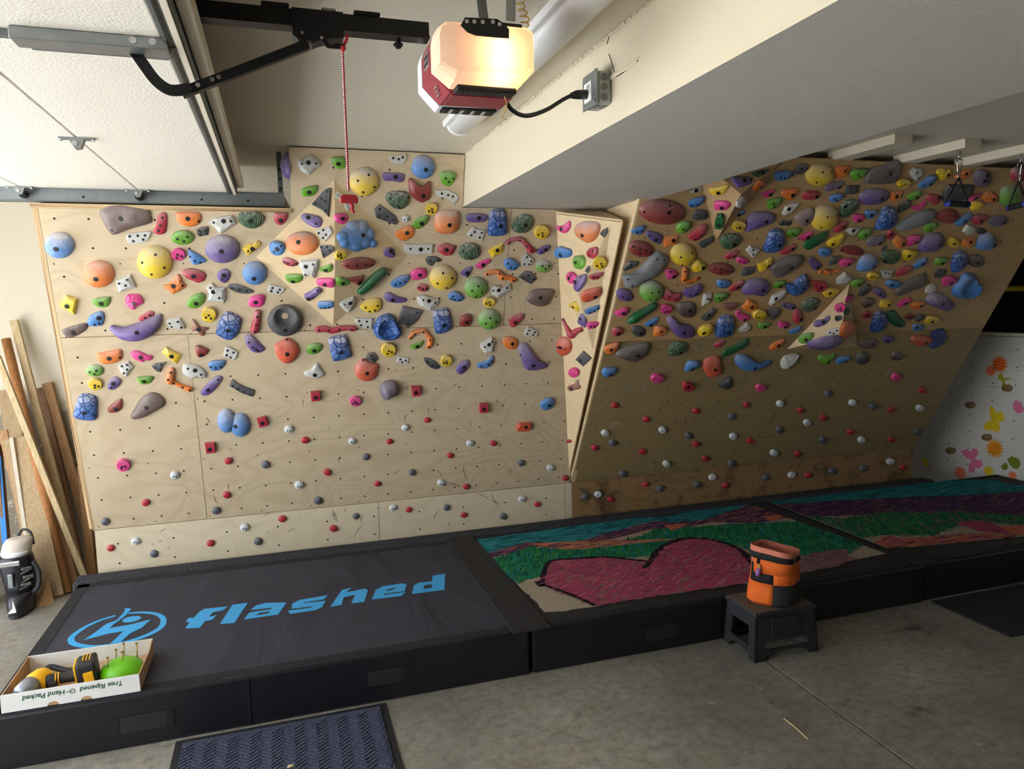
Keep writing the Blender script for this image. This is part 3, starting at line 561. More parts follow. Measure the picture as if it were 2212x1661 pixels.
layer(p2, 2, 'paint_purple', 'painted_hills', [(1.145,4.163,0.2255),(1.443,4.278,0.2255),(1.624,4.199,0.2255),(1.798,4.177,0.2255),(2.043,4.276,0.2255),(2.394,4.377,0.2255),(2.581,4.303,0.2255),(2.753,4.279,0.2255),(3.24,4.474,0.2255),(3.308,4.392,0.2255),(3.331,4.107,0.2255),(3.047,4.09,0.2255),(2.79,4.228,0.2255),(2.517,4.158,0.2255),(2.317,4.237,0.2255),(2.083,4.162,0.2255),(1.764,4.099,0.2255),(1.455,4.173,0.2255),(1.161,4.087,0.2255)])
layer(p2, 3, 'paint_green', 'painted_meadow', [(1.15,4.065,0.2255),(1.447,4.177,0.2255),(1.641,4.043,0.2255),(1.931,4.064,0.2255),(2.205,4.13,0.2255),(2.328,4.216,0.2255),(2.67,4.15,0.2255),(2.946,4.113,0.2255),(3.335,4.006,0.2255),(3.353,3.814,0.2255),(3.379,3.474,0.2255),(3.134,3.371,0.2255),(2.828,3.383,0.2255),(2.701,3.649,0.2255),(2.571,3.893,0.2255),(2.373,3.954,0.2255),(2.084,3.774,0.2255),(1.81,3.812,0.2255),(1.486,3.896,0.2255),(1.34,3.701,0.2255),(1.186,3.656,0.2255),(1.164,3.721,0.2255),(1.156,3.918,0.2255)], (.012, .03))
layer(p2, 4, 'paint_orange', 'painted_streak', [(1.444,4.253,0.2255),(1.862,4.137,0.2255),(2.388,3.98,0.2255),(1.907,4.014,0.2255),(1.714,4.03,0.2255),(1.554,4.121,0.2255)])
layer(p2, 4, 'paint_orange', 'painted_streak', [(2.44,4.276,0.2255),(2.614,4.243,0.2255),(2.429,4.142,0.2255)])
layer(p2, 4, 'paint_orange', 'painted_streak', [(3.18,4.204,0.2255),(3.307,4.193,0.2255),(3.299,4.12,0.2255),(3.162,4.1,0.2255)])
layer(p2, 4, 'paint_mauve', 'painted_shore', [(2.845,3.45,0.2255),(3.118,3.465,0.2255),(3.234,3.445,0.2255),(3.145,3.358,0.2255),(3.174,3.289,0.2255),(2.975,3.242,0.2255),(2.687,3.235,0.2255)])
def hatch(parent, poly, mats, n, ln, wd, ang, k):
    """loose crayon strokes laid over one painted area"""
    P = [Vector(p).to_2d() for p in poly]; xs = [p.x for p in P]; ys = [p.y for p in P]; bd = PADB[parent.name]['bounds']
    def inside(x, y):
        c = False
        for a, b in zip(P, P[1:]+P[:1]):
            if (a.y > y) != (b.y > y) and x < (b.x-a.x)*(y-a.y)/(b.y-a.y)+a.x: c = not c
        return c
    ms = [MB() for _ in mats]; done = 0
    for _ in range(n*6):
        x, y = random.uniform(min(xs), max(xs)), random.uniform(min(ys), max(ys))
        if not inside(x, y) or not (bd[0]+.02 < x < bd[1]-.02 and bd[2]+.02 < y < bd[3]-.02): continue
        a = ang+random.uniform(-.18, .18); L = ln*random.uniform(.5, 1.3)/2; w_ = wd*random.uniform(.5, 1.3); d = Vector((math.cos(a), math.sin(a), 0)); sd = Vector((-d.y, d.x, 0))*w_/2
        c = Vector((x, y, HP+.0004+k*.0007+random.uniform(.0006, .0011))); random.choice(ms).add([c-d*L, c-d*L*.4+sd, c+d*L*.5+sd*.8, c+d*L, c+d*L*.3-sd, c-d*L*.5-sd*.7], [(0,5,4,3,2,1)]); done += 1
        if done >= n: break
    for m, mt in zip(ms, mats):
        if m.f: tag(m.build('crayon_strokes', mt, parent), kind='stuff')
heart = [(1.47,3.902,0.2255),(1.803,3.836,0.2255),(1.997,3.687,0.2255),(2.147,3.834,0.2255),(2.331,3.955,0.2255),(2.46,3.958,0.2255),(2.562,3.881,0.2255),(2.619,3.652,0.2255),(2.551,3.437,0.2255),(2.377,3.206,0.2255),(1.776,3.231,0.2255),(1.47,3.217,0.2255),(1.406,3.349,0.2255),(1.296,3.581,0.2255),(1.344,3.7,0.2255)]
layer(p2, 5, 'paint_rose', 'painted_heart', heart, (.003, .04))
hatch(p2, [(1.15,4.065,0.2255),(1.447,4.177,0.2255),(1.641,4.043,0.2255),(1.931,4.064,0.2255),(2.205,4.13,0.2255),(2.328,4.216,0.2255),(2.67,4.15,0.2255),(2.946,4.113,0.2255),(3.335,4.006,0.2255),(3.353,3.814,0.2255),(3.379,3.474,0.2255),(3.134,3.371,0.2255),(2.828,3.383,0.2255),(2.701,3.649,0.2255),(2.571,3.893,0.2255),(2.373,3.954,0.2255),(2.084,3.774,0.2255),(1.81,3.812,0.2255),(1.486,3.896,0.2255),(1.34,3.701,0.2255),(1.186,3.656,0.2255),(1.164,3.721,0.2255),(1.156,3.918,0.2255)], ['paint_green','paint_leaf','paint_pine','paint_teal'], 1500, .11, .010, 1.15, 3)
hatch(p2, [(1.146,4.446,0.2255),(1.55,4.469,0.2255),(1.865,4.484,0.2255),(2.287,4.501,0.2255),(2.6,4.454,0.2255),(2.773,4.503,0.2255),(3.288,4.567,0.2255),(3.24,4.474,0.2255),(2.715,4.257,0.2255),(2.397,4.383,0.2255),(2.034,4.28,0.2255),(1.78,4.184,0.2255),(1.44,4.27,0.2255),(1.149,4.175,0.2255),(1.125,4.331,0.2255)], ['paint_teal','paint_aqua','paint_pine'], 500, .14, .012, .15, 1)
hatch(p2, [(1.145,4.163,0.2255),(1.443,4.278,0.2255),(1.624,4.199,0.2255),(1.798,4.177,0.2255),(2.043,4.276,0.2255),(2.394,4.377,0.2255),(2.581,4.303,0.2255),(2.753,4.279,0.2255),(3.24,4.474,0.2255),(3.308,4.392,0.2255),(3.331,4.107,0.2255),(3.047,4.09,0.2255),(2.79,4.228,0.2255),(2.517,4.158,0.2255),(2.317,4.237,0.2255),(2.083,4.162,0.2255),(1.764,4.099,0.2255),(1.455,4.173,0.2255),(1.161,4.087,0.2255)], ['paint_purple','paint_dusk','paint_orange','paint_mauve'], 500, .12, .010, .35, 2)
hatch(p2, heart, ['paint_rose','paint_blush','paint_rose','paint_mauve'], 900, .11, .012, .6, 5)
hatch(p2, [(1.444,4.253,0.2255),(1.862,4.137,0.2255),(2.388,3.98,0.2255),(1.907,4.014,0.2255),(1.714,4.03,0.2255),(1.554,4.121,0.2255)], ['paint_orange','paint_canvas','paint_dusk'], 160, .12, .008, .1, 4)
for seg, wd in (([(1.284,3.63,0.2255),(1.289,3.561,0.2255),(1.347,3.699,0.2255),(1.468,3.897,0.2255),(1.631,3.88,0.2255),(1.805,3.841,0.2255),(1.924,3.749,0.2255),(2.001,3.686,0.2255)], .017), ([(1.929,3.586,0.2255),(2.072,3.752,0.2255),(2.221,3.892,0.2255),(2.356,3.961,0.2255),(2.465,3.965,0.2255),(2.566,3.886,0.2255),(2.617,3.754,0.2255),(2.612,3.627,0.2255),(2.536,3.417,0.2255)], .022), ([(1.296,3.581,0.2255),(1.363,3.447,0.2255),(1.41,3.341,0.2255),(1.449,3.225,0.2255)], .015)):
    pth = smooth_path(seg, 5); m = MB(); a = []; b = []
    for i, q in enumerate(pth):
        d = (pth[min(i+1, len(pth)-1)]-pth[max(i-1, 0)]).normalized(); sd = Vector((-d.y, d.x, 0)); ww = wd*random.uniform(.6, 1.1)
        a.append((*(q+sd*ww)[:2], HP+.0049)); b.append((*(q-sd*ww)[:2], HP+.0049))
    n = len(a); m.add(a+b, [(i, i+1, n+i+1, n+i) for i in range(n-1)]); m.build('heart_outline', 'paint_dark', p2)
p3 = pad(3.46, 5.77, 3.105, 4.512, 'black crash pad at the far right painted with purple hills')
layer(p3, 0, 'paint_canvas', 'painted_ground', [(3.321,4.553,0.2255),(3.934,4.525,0.2255),(4.735,4.567,0.2255),(5.139,4.565,0.2255),(5.59,4.355,0.2255),(5.547,4.189,0.2255),(5.894,4.092,0.2255),(5.477,3.578,0.2255),(4.583,3.209,0.2255),(4.366,3.253,0.2255),(3.754,3.332,0.2255),(3.493,3.37,0.2255),(3.376,3.39,0.2255),(3.357,3.952,0.2255)])
layer(p3, 1, 'paint_teal', 'painted_sky', [(3.3,4.524,0.2255),(3.934,4.525,0.2255),(4.735,4.567,0.2255),(5.139,4.565,0.2255),(5.581,4.359,0.2255),(5.547,4.189,0.2255),(5.876,4.099,0.2255),(5.773,3.966,0.2255),(5.103,4.072,0.2255),(4.38,4.244,0.2255),(3.902,4.351,0.2255),(3.552,4.348,0.2255),(3.325,4.42,0.2255)])
layer(p3, 2, 'paint_purple', 'painted_hills', [(3.279,4.494,0.2255),(3.603,4.383,0.2255),(3.902,4.351,0.2255),(4.38,4.244,0.2255),(5.103,4.072,0.2255),(5.774,3.987,0.2255),(5.314,3.538,0.2255),(4.839,3.558,0.2255),(4.298,3.805,0.2255),(3.893,3.966,0.2255),(3.585,4.055,0.2255),(3.356,4.079,0.2255),(3.317,4.291,0.2255)])
layer(p3, 3, 'paint_green', 'painted_meadow', [(3.369,4.26,0.2255),(3.479,4.097,0.2255),(3.663,3.958,0.2255),(4.105,3.95,0.2255),(4.513,3.788,0.2255),(4.839,3.558,0.2255),(5.142,3.471,0.2255),(4.866,3.328,0.2255),(4.588,3.468,0.2255),(4.447,3.585,0.2255),(4.256,3.568,0.2255),(3.923,3.466,0.2255),(3.636,3.592,0.2255),(3.382,3.595,0.2255),(3.358,3.83,0.2255)], (.012, .03))
layer(p3, 4, 'paint_orange', 'painted_shore', [(3.166,3.35,0.2255),(3.434,3.469,0.2255),(3.636,3.551,0.2255),(3.714,3.466,0.2255),(3.997,3.438,0.2255),(4.241,3.37,0.2255),(4.373,3.25,0.2255),(4.139,3.287,0.2255),(3.754,3.332,0.2255),(3.493,3.37,0.2255),(3.383,3.387,0.2255)])
layer(p3, 4, 'paint_orange', 'painted_streak', [(4.461,3.457,0.2255),(4.648,3.414,0.2255),(4.74,3.289,0.2255),(4.498,3.229,0.2255),(4.379,3.289,0.2255)])
layer(p3, 5, 'paint_rose', 'painted_heart', [(4.27,3.608,0.2255),(4.46,3.596,0.2255),(4.489,3.507,0.2255),(4.379,3.289,0.2255),(4.262,3.433,0.2255)], (.003, .03))
hatch(p3, [(3.369,4.26,0.2255),(3.479,4.097,0.2255),(3.663,3.958,0.2255),(4.105,3.95,0.2255),(4.513,3.788,0.2255),(4.839,3.558,0.2255),(5.142,3.471,0.2255),(4.866,3.328,0.2255),(4.588,3.468,0.2255),(4.447,3.585,0.2255),(4.256,3.568,0.2255),(3.923,3.466,0.2255),(3.636,3.592,0.2255),(3.382,3.595,0.2255),(3.358,3.83,0.2255)], ['paint_green','paint_leaf','paint_pine','paint_mauve'], 1100, .12, .010, 1.15, 3)
hatch(p3, [(3.3,4.524,0.2255),(3.934,4.525,0.2255),(4.735,4.567,0.2255),(5.139,4.565,0.2255),(5.581,4.359,0.2255),(5.547,4.189,0.2255),(5.876,4.099,0.2255),(5.773,3.966,0.2255),(5.103,4.072,0.2255),(4.38,4.244,0.2255),(3.902,4.351,0.2255),(3.552,4.348,0.2255),(3.325,4.42,0.2255)], ['paint_teal','paint_aqua','paint_pine'], 500, .14, .012, .15, 1)
hatch(p3, [(3.279,4.494,0.2255),(3.603,4.383,0.2255),(3.902,4.351,0.2255),(4.38,4.244,0.2255),(5.103,4.072,0.2255),(5.774,3.987,0.2255),(5.314,3.538,0.2255),(4.839,3.558,0.2255),(4.298,3.805,0.2255),(3.893,3.966,0.2255),(3.585,4.055,0.2255),(3.356,4.079,0.2255),(3.317,4.291,0.2255)], ['paint_purple','paint_dusk','paint_mauve','paint_dusk'], 900, .14, .010, .25, 2)
hatch(p3, [(3.166,3.35,0.2255),(3.434,3.469,0.2255),(3.636,3.551,0.2255),(3.714,3.466,0.2255),(3.997,3.438,0.2255),(4.241,3.37,0.2255),(4.373,3.25,0.2255),(4.139,3.287,0.2255),(3.754,3.332,0.2255),(3.493,3.37,0.2255),(3.383,3.387,0.2255)], ['paint_orange','paint_blush','paint_dusk'], 250, .12, .009, .1, 4)
flap = tag(MB().box((.965,3.06,HP+.003), (1.152,4.53,HP+.009)).build('cover_flap', 'strap_nylon', loc=(1.06,3.8,HP+.003), bevel=.003), 'black nylon flap bridging the lettered pad and the heart pad', 'strap')
for x in (1.0, 1.02, 1.1, 1.12): MB().box((x,3.062,HP+.009), (x+.004,4.528,HP+.0102)).build('stitching', 'velcro', flap)
fl2 = tag(MB().box((3.40,3.07,HP+.0045), (3.53,3.36,HP+.0095)).build('cover_flap', 'strap_nylon', loc=(3.46,3.2,HP+.003), bevel=.003), 'short black flap over the joint beside the orange painted shore', 'strap')
# door mat with raised chevron ribs, and the dark rubber mat
dm = thing('door_mat', (-.06,2.82,0), 'blue-grey door mat with chevron ribs on the concrete floor', 'mat')
MB().prism([(-.488,2.55,0), (.366,2.55,0), (.366,3.072,0), (-.488,3.072,0)], (0,0,.006)).build('rubber_border', 'mat_rubber', dm, bevel=.003)
MB().box((-.458,2.585,.006), (.336,3.045,.0085)).build('carpet_base', 'mat_blue', dm)
rb = MB(); st = .0235; half = .043
x = -.455
k = 0
while x < .335-half*.2:
    x1 = min(x+half, .335); up = 1 if k % 2 == 0 else -1; y = 2.56
    while y < 3.06:
        a, b = (y, y+up*half*.8)
        q = [(x,a), (x1,b), (x1,b+st*.62), (x,a+st*.62)]
        if min(a, b) > 2.586 and max(a, b)+st*.62 < 3.044: rb.prism([(u, v, .0085) for u, v in q], (0,0,.0045))
        y += st
    x += half; k += 1
tag(rb.build('chevron_ribs', 'mat_blue', dm), kind='stuff')
tag(MB().box((3.49,2.60,0), (5.3,3.075,.012)).build('rubber_mat', 'mat_rubber', loc=(4.4,2.85,0), bevel=.004), 'dark rubber floor mat in front of the right-hand pad', 'mat')
for i, (c, lab) in enumerate((((-0.04416,2.731,0.014), 'tan dry leaf lying on the door mat'), ((1.928,2.234,0.001), 'thin straw on the concrete floor near the joint'))):
    c = Vector(c)
    if i == 0: tag(MB().loft([[c+Vector((dx*s, dy*s, h)) for dx, dy in ((-.014,-.003),(-.004,-.009),(.01,-.006),(.015,.002),(.004,.008),(-.008,.006))] for s, h in ((1, 0), (.9, .003), (.4, .005))]).build('leaf', 'leaf_tan', loc=c), lab, 'leaf')
    else: tag(MB().tube([c, c+Vector((.005,.09,.003)), c+Vector((.004,.15,.001))], .0025, 6).build('straw', 'leaf_tan', loc=c), lab, 'straw')

# ------------------------------------------------------------------ step stool and chalk bucket
st_ = thing('step_stool', (2.297,2.96,0), 'black folding plastic step stool in front of the pads', 'stool')
X0, X1, Y0, Y1, SH = 2.108, 2.485, 2.818, 3.085, .24
MB().box((X0+.008,Y0+.012,SH-.022), (X1-.012,Y1-.0,SH)).build('top_plate', 'stool_plastic', st_, bevel=.008)
MB().box((X0+.016,Y0+.02,SH), (X1-.02,Y1-.008,SH+.002)).build('tread', 'stool_top', st_)
def stool_side(a, b, at, bt, out, win=(.30,.74,.2)):
    """trapezoid side with a window: a,b at the floor, at,bt at the top"""
    a, b, at, bt = map(Vector, (a, b, at, bt)); L = lambda u, v: (a.lerp(b, u)).lerp(at.lerp(bt, u), v); o = Vector(out)*.014
    lo, hi, si = win
    for q in ([(0,0),(si,0),(si+.03,1),(0,1)], [(1-si,0),(1,0),(1,1),(1-si-.03,1)], [(si,hi),(1-si,hi),(1-si-.03,1),(si+.03,1)], [(si,.08),(si+.12,.15),(.5,.18),(1-si-.12,.15),(1-si,.08),(1-si,lo),(si,lo)]):
        MB().prism([L(u, v) for u, v in q], o).build('side_panel', 'stool_plastic', st_, bevel=.003)
stool_side((X0,Y0,0), (X1,Y0,0), (X0+.012,Y0+.016,SH-.02), (X1-.02,Y0+.016,SH-.02), (0,1,0), (.24,.42,.16))
stool_side((X0,Y1,0), (X1,Y1,0), (X0+.012,Y1-.01,SH-.02), (X1-.02,Y1-.01,SH-.02), (0,-1,0), (.24,.42,.16))
stool_side((X0,Y0,0), (X0,Y1,0), (X0+.012,Y0+.016,SH-.02), (X0+.012,Y1-.01,SH-.02), (1,0,0))
stool_side((X1,Y0,0), (X1,Y1,0), (X1-.02,Y0+.016,SH-.02), (X1-.02,Y1-.01,SH-.02), (-1,0,0))
MB().box((X0+.1,Y0+.004,.12), (X1-.12,Y0+.012,.21)).build('moulded_panel', 'stool_plastic', st_)
BC = Vector((2.315,2.955,SH+.002)); bk = thing('chalk_bucket', BC, 'orange and black canvas chalk bucket standing on the step stool', 'chalk bucket')
NB = 28
def bring(r, z, sq=.25, tilt=0, dx=0):
    out = []
    for k in range(NB):
        a = 2*PI*k/NB; q = r*(1+sq*.12*math.cos(4*a+.5)); p = Vector((q*math.cos(a)+dx, q*math.sin(a)*.92, z))
        p.z += -p.x*tilt; out.append(BC+p)
    return out
PR = [(.112,0,.6,0,0), (.128,.02,.7,0,0), (.126,.06,.6,0,.002), (.117,.112,.5,.02,.004), (.113,.16,.5,.02,.004), (.111,.20,.6,.06,.004), (.112,.220,.8,.12,.004), (.114,.248,1.0,.16,.004), (.113,.274,1.1,.18,.004)]
rg = [bring(*q) for q in PR]
def skin(i0, i1, k0, k1, off, mat, nm, smooth=True):
    m = MB(); ks = [k % NB for k in range(k0, k1+1)]; rows = []
    for i in range(i0, i1+1):
        c = BC+Vector((0,0,PR[i][1])); rows.append([rg[i][k]+(rg[i][k]-c).normalized()*off for k in ks])
    n = len(ks); m.add([p for r_ in rows for p in r_], [(i*n+j, i*n+j+1, (i+1)*n+j+1, (i+1)*n+j) for i in range(len(rows)-1) for j in range(n-1)])
    o = m.build(nm, mat, bk, smooth); s = o.modifiers.new('thickness', 'SOLIDIFY'); s.thickness = .003; s.offset = 1; return o
MB().loft(rg[:1]+rg[:6], True).build('base_core', 'canvas_black', bk, True)
skin(0, 3, 9, 18, .001, 'canvas_orange', 'lower_panel'); skin(0, 3, 18, 28, .001, 'canvas_black', 'lower_panel'); skin(0, 3, 0, 9, .001, 'canvas_black', 'lower_panel')
skin(3, 5, 13, 18, .002, 'canvas_black', 'brush_sleeve_panel'); skin(3, 5, 18, 26, .004, 'canvas_orange', 'front_pocket'); skin(2, 5, -2, 13, .002, 'canvas_orange', 'upper_panel')
skin(4, 6, 14, 28, .005, 'canvas_orange', 'upper_panel'); skin(5, 8, 0, 28, .001, 'canvas_lining', 'rim_lining'); skin(6, 7, 0, 28, .005, 'canvas_black', 'rim_band')
MB().obox(rg[7][22]+Vector((0,-.008,-.008)), (1,0,0), (0,1,0), (0,0,1), .005, .003, .02).build('buckle', 'bright_steel', bk)
MB().obox(rg[6][15]+Vector((-.010,-.006,-.01)), (1,0,0), (0,1,0), (0,0,1), .008, .003, .012).build('loop_tab', 'canvas_black', bk)
br = thing('brush', rg[4][15]+Vector((-.014,-.012,-.02)), 'small lilac climbing brush tucked in the chalk bucket sleeve', 'brush')
b0 = rg[4][15]+Vector((-.014,-.008,-.01))
MB().tube([b0, b0+Vector((-.002,-.006,.02)), b0+Vector((.004,-.006,.035))], [.011,.013,.010], 10).build('bristle_head', 'brush_lilac', br, True)
MB().tube([b0+Vector((.004,-.006,.034)), b0+Vector((.012,-.002,.055))], [.008,.006], 10).build('wooden_tip', 'brush_wood', br, True)

# ------------------------------------------------------------------ cardboard tray with driver, green hold and screws
bx = thing('cardboard_tray', (-.85,3.27,HP), 'white cardboard fruit tray on the corner of the lettered pad', 'box')
bx0, bx1, by0, by1, bh, tk = -1.090, -.607, 3.103, 3.438, .072, .004
ZT = HP+.0028
def wall_with_holes(x0, x1, y, zs, holes):
    """front wall: two half-moon hand holes cut up from the bottom edge"""
    P = [(x0, zs)]
    for cx, r in holes:
        P += [(cx-r, zs)]+[(cx-r*math.cos(PI*k/10), zs+r*.75*math.sin(PI*k/10)) for k in range(1, 10)]+[(cx+r, zs)]
    P += [(x1, zs), (x1-.002, zs+bh), (x0+.002, zs+bh)]
    return MB().prism([(p[0], y, p[1]) for p in P], (0,tk,0))
wall_with_holes(bx0, bx1, by0, ZT, ((-.915,.021),(-.80,.021))).build('front_wall', 'cardboard_white', bx)
MB().box((bx0,by1-tk,ZT), (bx1,by1,ZT+bh)).build('back_wall', 'cardboard_white', bx)
MB().prism([(bx0,by0+tk,ZT),(bx0,by1-tk,ZT),(bx0,by1-tk,ZT+bh),(bx0,by0+.2,ZT+bh*.93),(bx0,by0+tk,ZT+bh*.95)], (tk,0,0)).build('side_wall', 'cardboard_kraft', bx)
MB().prism([(bx1,by0+tk,ZT),(bx1,by1-tk,ZT),(bx1,by1-tk,ZT+bh),(bx1,by0+.24,ZT+bh*.8),(bx1,by0+.12,ZT+bh*.9),(bx1,by0+tk,ZT+bh)], (-tk,0,0)).build('side_wall', 'cardboard_kraft', bx)
MB().box((bx0+tk,by0+tk,ZT), (bx1-tk,by1-tk,ZT+.003)).build('tray_floor', 'cardboard_kraft', bx)
def text_mesh(s, size):
    cu = bpy.data.curves.new('t', 'FONT'); cu.body = s; cu.size = size; cu.offset = size*.014; cu.extrude = .0003; cu.shear = .12
    o = bpy.data.objects.new('t', cu); COL.objects.link(o); bpy.context.view_layer.update()
    me = bpy.data.meshes.new_from_object(o.evaluated_get(bpy.context.evaluated_depsgraph_get())); bpy.data.objects.remove(o); return me
def letter(s, size, at, rot, mat, name, parent):
    me = text_mesh(s, size); me.materials.append(M[mat]); o = bpy.data.objects.new(name, me); COL.objects.link(o)
    o.parent = parent; o.location = Vector(at)-parent.location; o.rotation_euler = rot; return o
# the tray stands upside down: its print is turned by half a turn
letter('Tree Ripened', .0275, (-.668,by0-.0006,ZT+.056), (PI/2,PI,0), 'print_green', 'printed_text', bx)
letter('Hand Packed', .0275, (-.871,by0-.0006,ZT+.056), (PI/2,PI,0), 'print_green', 'printed_text', bx)
rgx = MB(); cx, cz = -.846, ZT+.046
rgx.loft([[(cx+r*math.cos(2*PI*k/20), by0-.0008, cz+r*math.sin(2*PI*k/20)) for k in range(20)] for r in (.0075,.010)], False); rgx.box((cx-.022,by0-.001,cz-.0012), (cx+.002,by0-.0003,cz+.0012))
rgx.build('printed_mark', 'print_green', bx)
DZ = ZT+.003
dr = thing('cordless_driver', (-.93,3.24,DZ), 'yellow and black cordless impact driver lying in the cardboard tray', 'power tool')
hA, hB = Vector((-1.025,3.175,DZ+.042)), Vector((-.985,3.27,DZ+.040))
ax = (hB-hA).normalized()
def disc_ring(c, d, r, n=16):
    a = d.orthogonal().normalized(); b = d.cross(a); return [c+(a*math.cos(2*PI*k/n)+b*math.sin(2*PI*k/n))*r for k in range(n)]
MB().loft([disc_ring(hA+ax*s, ax, r) for s, r in ((.03,.040),(.05,.046),(.085,.047),(.105,.042),(.118,.028))]).build('motor_housing', 'tool_yellow', dr, True)
MB().loft([disc_ring(hA+ax*s, ax, r) for s, r in ((-.040,.022),(-.028,.033),(.005,.040),(.03,.042))]).build('gear_nose', 'tool_grey', dr, True)
MB().loft([disc_ring(hA+ax*s, ax, r) for s, r in ((-.058,.010),(-.041,.012),(-.039,.019))]).build('hex_chuck', 'tool_black', dr, True)
MB().loft([disc_ring(hA+ax*s, ax, r) for s, r in ((.114,.026),(.125,.02))]).build('motor_cap', 'tool_black', dr, True)
g0 = hA+ax*.06+Vector((.03,0,0)); g1 = Vector((-.845,3.245,DZ+.042)); gd = (g1-g0).normalized()
MB().loft([disc_ring(g0.lerp(g1, s), gd, r) for s, r in ((0,.030),(.2,.024),(.4,.021),(.6,.022),(.8,.024),(1,.030))]).build('grip', 'tool_black', dr, True)
for s in (.28, .36): MB().loft([disc_ring(g0.lerp(g1, s)+Vector((0,-.003,.003)), gd, .0235), disc_ring(g0.lerp(g1, s+.03)+Vector((0,-.003,.003)), gd, .0235)]).build('yellow_trim', 'tool_yellow', dr, True)
MB().obox(g0.lerp(g1,.18)+Vector((.01,-.028,-.004)), (1,.2,0), (0,1,0), (0,0,1), .015, .012, .010).build('trigger', 'tool_black', dr, bevel=.004)
bo = MB().obox((-.822,3.245,DZ+.054), (1,.12,.1), (-.12,1,0), (-.1,0,1), .036, .054, .050).build('battery_pack', 'tool_black', dr, bevel=.01)
MB().obox((-.808,3.191,DZ+.042), (1,.12,.1), (-.12,1,0), (-.1,0,1), .018, .004, .028).build('release_button', 'tool_yellow', bo, bevel=.003)
for dx in (-.012, .0, .012): MB().obox((-.827+dx,3.26,DZ+.1045), (1,.12,0), (-.12,1,0), (0,0,1), .002, .03, .002).build('label_stripe', 'tool_yellow', bo)
MB().obox((-.861,3.242,DZ+.052), (1,.12,.1), (-.12,1,0), (-.1,0,1), .004, .048, .045).build('base_collar', 'tool_yellow', dr, bevel=.004)
aw = MB().tube(smooth_path([(-1.03,3.36,DZ+.012),(-1.0,3.385,DZ+.03),(-.96,3.375,DZ+.02),(-.92,3.36,DZ+.012),(-.88,3.37,DZ+.012)], 5), .012, 8).build('belt_strap', 'tool_black', loc=(-.96,3.37,DZ), smooth=True); tag(aw, 'short black strap lying behind the driver in the tray', 'strap')
ah = thing('loose_climbing_hold', (-.70,3.27,DZ), 'bright green round hold full of screws lying in the cardboard tray', 'climbing hold')
hc = Vector((-.70,3.262,DZ))
MB().lathe(hc, [(.068,0),(.083,.014),(.084,.030),(.074,.050),(.050,.064),(.02,.069),(.001,.070)], 28).build('body', 'apple_green', ah, True)
for dx, dy, h, wh in ((-.045,-.035,.055,'leftmost'), (-.03,.045,.05,'back left'), (.005,-.01,.06,'front middle'), (.0,.05,.07,'back middle'), (.055,.02,.075,'rightmost')):
    q = hc+Vector((dx,dy,0)); z0 = DZ+.045; s = thing('screw', q+Vector((0,0,.04)), None, 'screw', 'screws standing in the green hold')
    s['label'] = wh+' of the five brass screws standing in the loose green hold'
    MB().cyl(q+Vector((0,0,.04)), q+Vector((.002,0,.045+h)), .0022, 8).build('shank', 'brass', s, True)
    MB().loft([[q+Vector((.002+r*math.cos(2*PI*k/10), r*math.sin(2*PI*k/10), .045+h+z)) for k in range(10)] for r, z in ((.0022,-.003),(.006,.003),(.006,.0045))]).build('head', 'brass', s)

# ------------------------------------------------------------------ overhead garage door with track
gd_ = thing('garage_door', (-1.2,1.6,2.36), 'cream sectional garage door raised flat under the ceiling', 'garage door')
cuts = [-.215, -.64, -1.153, -1.66, -2.17]
for a, b in zip(cuts, cuts[1:]):
    MB().box((b+.002,-.27,2.362), (a-.002,4.14,2.402)).build('door_section', 'door_skin', gd_, bevel=.004)
es = MB().box((-.213,-.27,2.352), (-.168,4.12,2.41)).build('end_stile', 'galv_dull', gd_)
MB().box((-.166,-.27,2.372), (-.134,4.05,2.418)).build('top_astragal', 'trim_cream', gd_, bevel=.005)
MB().box((-.204,-.27,2.349), (-.196,4.12,2.353)).build('stile_lip', 'black_steel', es); MB().box((-.188,-.27,2.347), (-.174,4.12,2.353)).build('stile_lip', 'trim_cream', es)
ob = MB().box((-.515,1.855,2.335), (-.205,1.92,2.361)).build('operator_bracket', 'galvanised', gd_, bevel=.003)
MB().box((-.50,1.92,2.345), (-.215,1.965,2.361)).build('bracket_flange', 'galv_dull', ob, bevel=.003)
MB().box((-.75,1.88,2.348), (-.18,1.905,2.362)).build('bracket_strap', 'galv_dull', ob)
for x in (-.275, -.235): MB().cyl((x,1.852,2.350), (x,1.86,2.350), .008, 12).build('bolt_head', 'bright_steel', ob)
def hinge(x, y):
    h = MB().box((x-.055,y-.012,2.355), (x+.055,y+.012,2.362)).build('hinge', 'galvanised', gd_)
    MB().prism([(x-.025,y-.014,2.356),(x+.025,y-.014,2.356),(x+.012,y-.014,2.325),(x-.005,y-.014,2.322)], (0,.028,0)).build('hinge_bracket', 'galvanised', h)
    MB().cyl((x-.004,y-.02,2.340), (x-.004,y+.02,2.340), .009, 12).build('roller_stem', 'bright_steel', h)
    for s in (-.05, .05): MB().cyl((x+s,y,2.350), (x+s,y,2.355), .006, 6).build('bolt_head', 'bright_steel', h)
for x in (-.64, -1.153):
    hinge(x, 2.96 if x > -1 else 2.9); hinge(x, 4.12)
    r_ = thing('door_roller', (x,4.17,2.335), 'steel track roller at the %s panel joint of the garage door' % ('inner' if x > -1 else 'outer'), 'roller', 'garage door rollers')
    MB().cyl((x-.004,4.13,2.335), (x-.004,4.175,2.335), .006, 10).build('stem', 'bright_steel', r_); MB().cyl((x-.004,4.172,2.335), (x-.004,4.188,2.335), .019, 18).build('wheel', 'black_steel', r_)
tk_ = thing('door_track', (-1.1,4.2,2.3), 'galvanised steel garage door track above the left climbing wall', 'door track')
